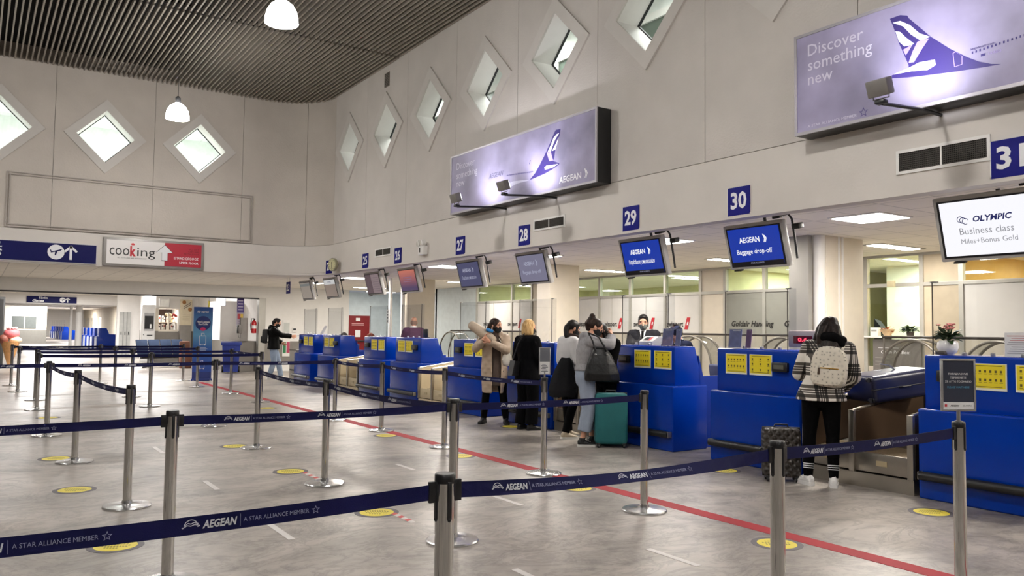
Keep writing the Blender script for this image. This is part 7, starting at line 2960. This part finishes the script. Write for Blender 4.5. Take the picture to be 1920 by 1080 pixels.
def suitcase(name, label, loc, rz, w, d, h, m, trim, soft=False, quilt=False, handle_up=0.0):
    """Upright case: w wide (x), d deep (y), h tall."""
    t = thing(name, label, 'suitcase', loc, rz)
    mb = MB()
    mb.box((0, 0, .045 + (h - .045) / 2), (w, d, h - .045), m, None, .05, 5)
    if not soft and not quilt:
        for k in range(5):
            x = -w * .32 + k * w * .16
            mb.box((x, -d / 2 - .001, .05 + h / 2), (.018, .012, h * .72), m, None, .005)
    sh = mb.build('shell', t)
    mb = MB()
    mb.box((0, 0, .05 + (h - .05) / 2), (w + .004, .014, h - .04), trim, None, .006)
    mb.build('zip_band', t)
    for x in (-1, 1):
        for y in (-1, 1):
            mb = MB()
            cx, cy = x * (w / 2 - .045), y * (d / 2 - .035)
            mb.box((cx, cy, .052), (.045, .04, .025), trim, None, .006)
            mb.cyl((cx - .012, cy, .024), (cx + .012, cy, .024), .024, WHEEL, 16)
            mb.build('wheel', t)
    mb = MB()
    mb.tube([(-.07, 0, h - .005), (-.06, 0, h + .028), (.06, 0, h + .028), (.07, 0, h - .005)], .009, trim, 8)
    mb.build('top_handle', t)
    mb = MB()
    mb.tube([(-w / 2 + .01, 0, h * .42), (-w / 2 - .025, 0, h * .46), (-w / 2 - .025, 0, h * .58), (-w / 2 + .01, 0, h * .62)], .009, trim, 8)
    mb.build('side_handle', t)
    if handle_up:
        mb = MB()
        mb.tube([(-.09, d * .3, h - .02), (-.09, d * .3, h + handle_up), (.09, d * .3, h + handle_up), (.09, d * .3, h - .02)], .008, trim, 8)
        mb.build('pull_handle', t)
    return t


TEAL = mat('teal_fabric', (5, 90, 92), 0.7, bump=0.3, bscale=160)
suitcase('suitcase', 'teal upright suitcase on the floor right of the light blue jeans', (6.93, 8.02, 0), -.62, .42, .27, .70, TEAL, SHB, soft=True)
QUIL = mat('quilted_black_shell', (46, 40, 36), 0.4)
nt = QUIL.node_tree
_b = nt.nodes['Principled BSDF']
_t = [n for n in nt.nodes if n.type == 'TEX_COORD'][0]
_mp = nt.nodes.new('ShaderNodeMapping')
_mp.inputs['Rotation'].default_value = (0, 0.785, 0)
nt.links.new(_t.outputs['Object'], _mp.inputs[0])
_ad = nt.nodes.new('ShaderNodeMath')
_ad.operation = 'MULTIPLY'
for q, ax in enumerate('XZ'):
    _w = nt.nodes.new('ShaderNodeTexWave')
    _w.inputs['Scale'].default_value = 5.5
    _w.bands_direction = ax
    nt.links.new(_mp.outputs[0], _w.inputs['Vector'])
    nt.links.new(_w.outputs['Fac'], _ad.inputs[q])
_bp = nt.nodes.new('ShaderNodeBump')
_bp.inputs['Strength'].default_value = 1.0
_bp.inputs['Distance'].default_value = 0.02
nt.links.new(_ad.outputs[0], _bp.inputs['Height'])
nt.links.new(_bp.outputs[0], _b.inputs['Normal'])
suitcase('carry_on_case', 'dark quilted carry-on case standing on the floor left of the plaid woman', (6.90, 5.34, 0), -.75, .37, .22, .54, QUIL, SHB, quilt=True)
NAVS = mat('navy_suitcase_shell', (26, 30, 58), 0.3, var=0.08)
t = suitcase('suitcase', 'navy suitcase lying on the weighing belt with a white luggage tag', (8.05, 4.80, 0.9), 0, .5, .28, .78, NAVS, SHB, soft=True)
_z = V3((.92, -.39, .13)).normalized()
_x = V3((0, 0, 1)).cross(_z).normalized()
_y = _z.cross(_x)
t.rotation_euler = Matrix(((_x.x, _y.x, _z.x), (_x.y, _y.y, _z.y), (_x.z, _y.z, _z.z))).to_euler()
t.location = (7.66, 5.0, .925)
mb = MB()
mb.tube([(0.02, .14, .5), (.03, .19, .46), (.05, .22, .36)], .018, WT, 6, ry=[.002] * 3)
mb.build('luggage_tag', t)
mb = MB()
for a, b in ((-.18, .3), (-.1, .55), (.1, .62), (.16, .4), (.2, .2), (-.2, .68)):
    mb.box((a, .1415, b), (.07, .003, .04), PAPERW, (0, .5, 0))
mb.build('stickers', t)
TOTE = mat('tote_black_leather', (13, 13, 14), 0.42, spec=0.35, bump=0.35, bscale=22)
t = thing('tote_bag', 'big black tote bag hanging from the shoulder of the woman in the grey hoodie', 'bag', (6.62, 8.05, 0), -math.radians(122))
mb = MB()
sec = []
for z, w, d in ((.855, .20, .07), (.87, .225, .09), (.95, .225, .10), (1.08, .19, .085), (1.2, .135, .06), (1.27, .09, .035), (1.28, .07, .02)):
    sec.append([(.0 + d * math.cos(a) * (1 + .06 * math.sin(5 * a)), .12 + w * math.sin(a) * (1 + .03 * math.cos(6 * a + z * 12)) + (1.28 - z) * .06, z) for a in [2 * PI * k / 30 for k in range(30)]])
mb.rings(sec, TOTE)
shrink(mb, 'bag', t, .010, 1, TOTE)
for x in (-.03, .05):
    mb = MB()
    mb.tube([(x, .05, 1.25), (x - .03, .02, 1.36), (x - .07, -.03, 1.475), (x - .06, .1, 1.42), (x, .2, 1.24)], .011, TOTE, 8)
    mb.build('strap', t)
mb = MB()
for y in (.05, .2):
    mb.ball((.06, y, 1.2), .014, FRAME, 8, 6)
mb.build('studs', t)
# far figure at the distant counters
dup(_p5, 'tiny dark figure standing at the far blue counters', (6.3, 105.0, 0), -1.2)
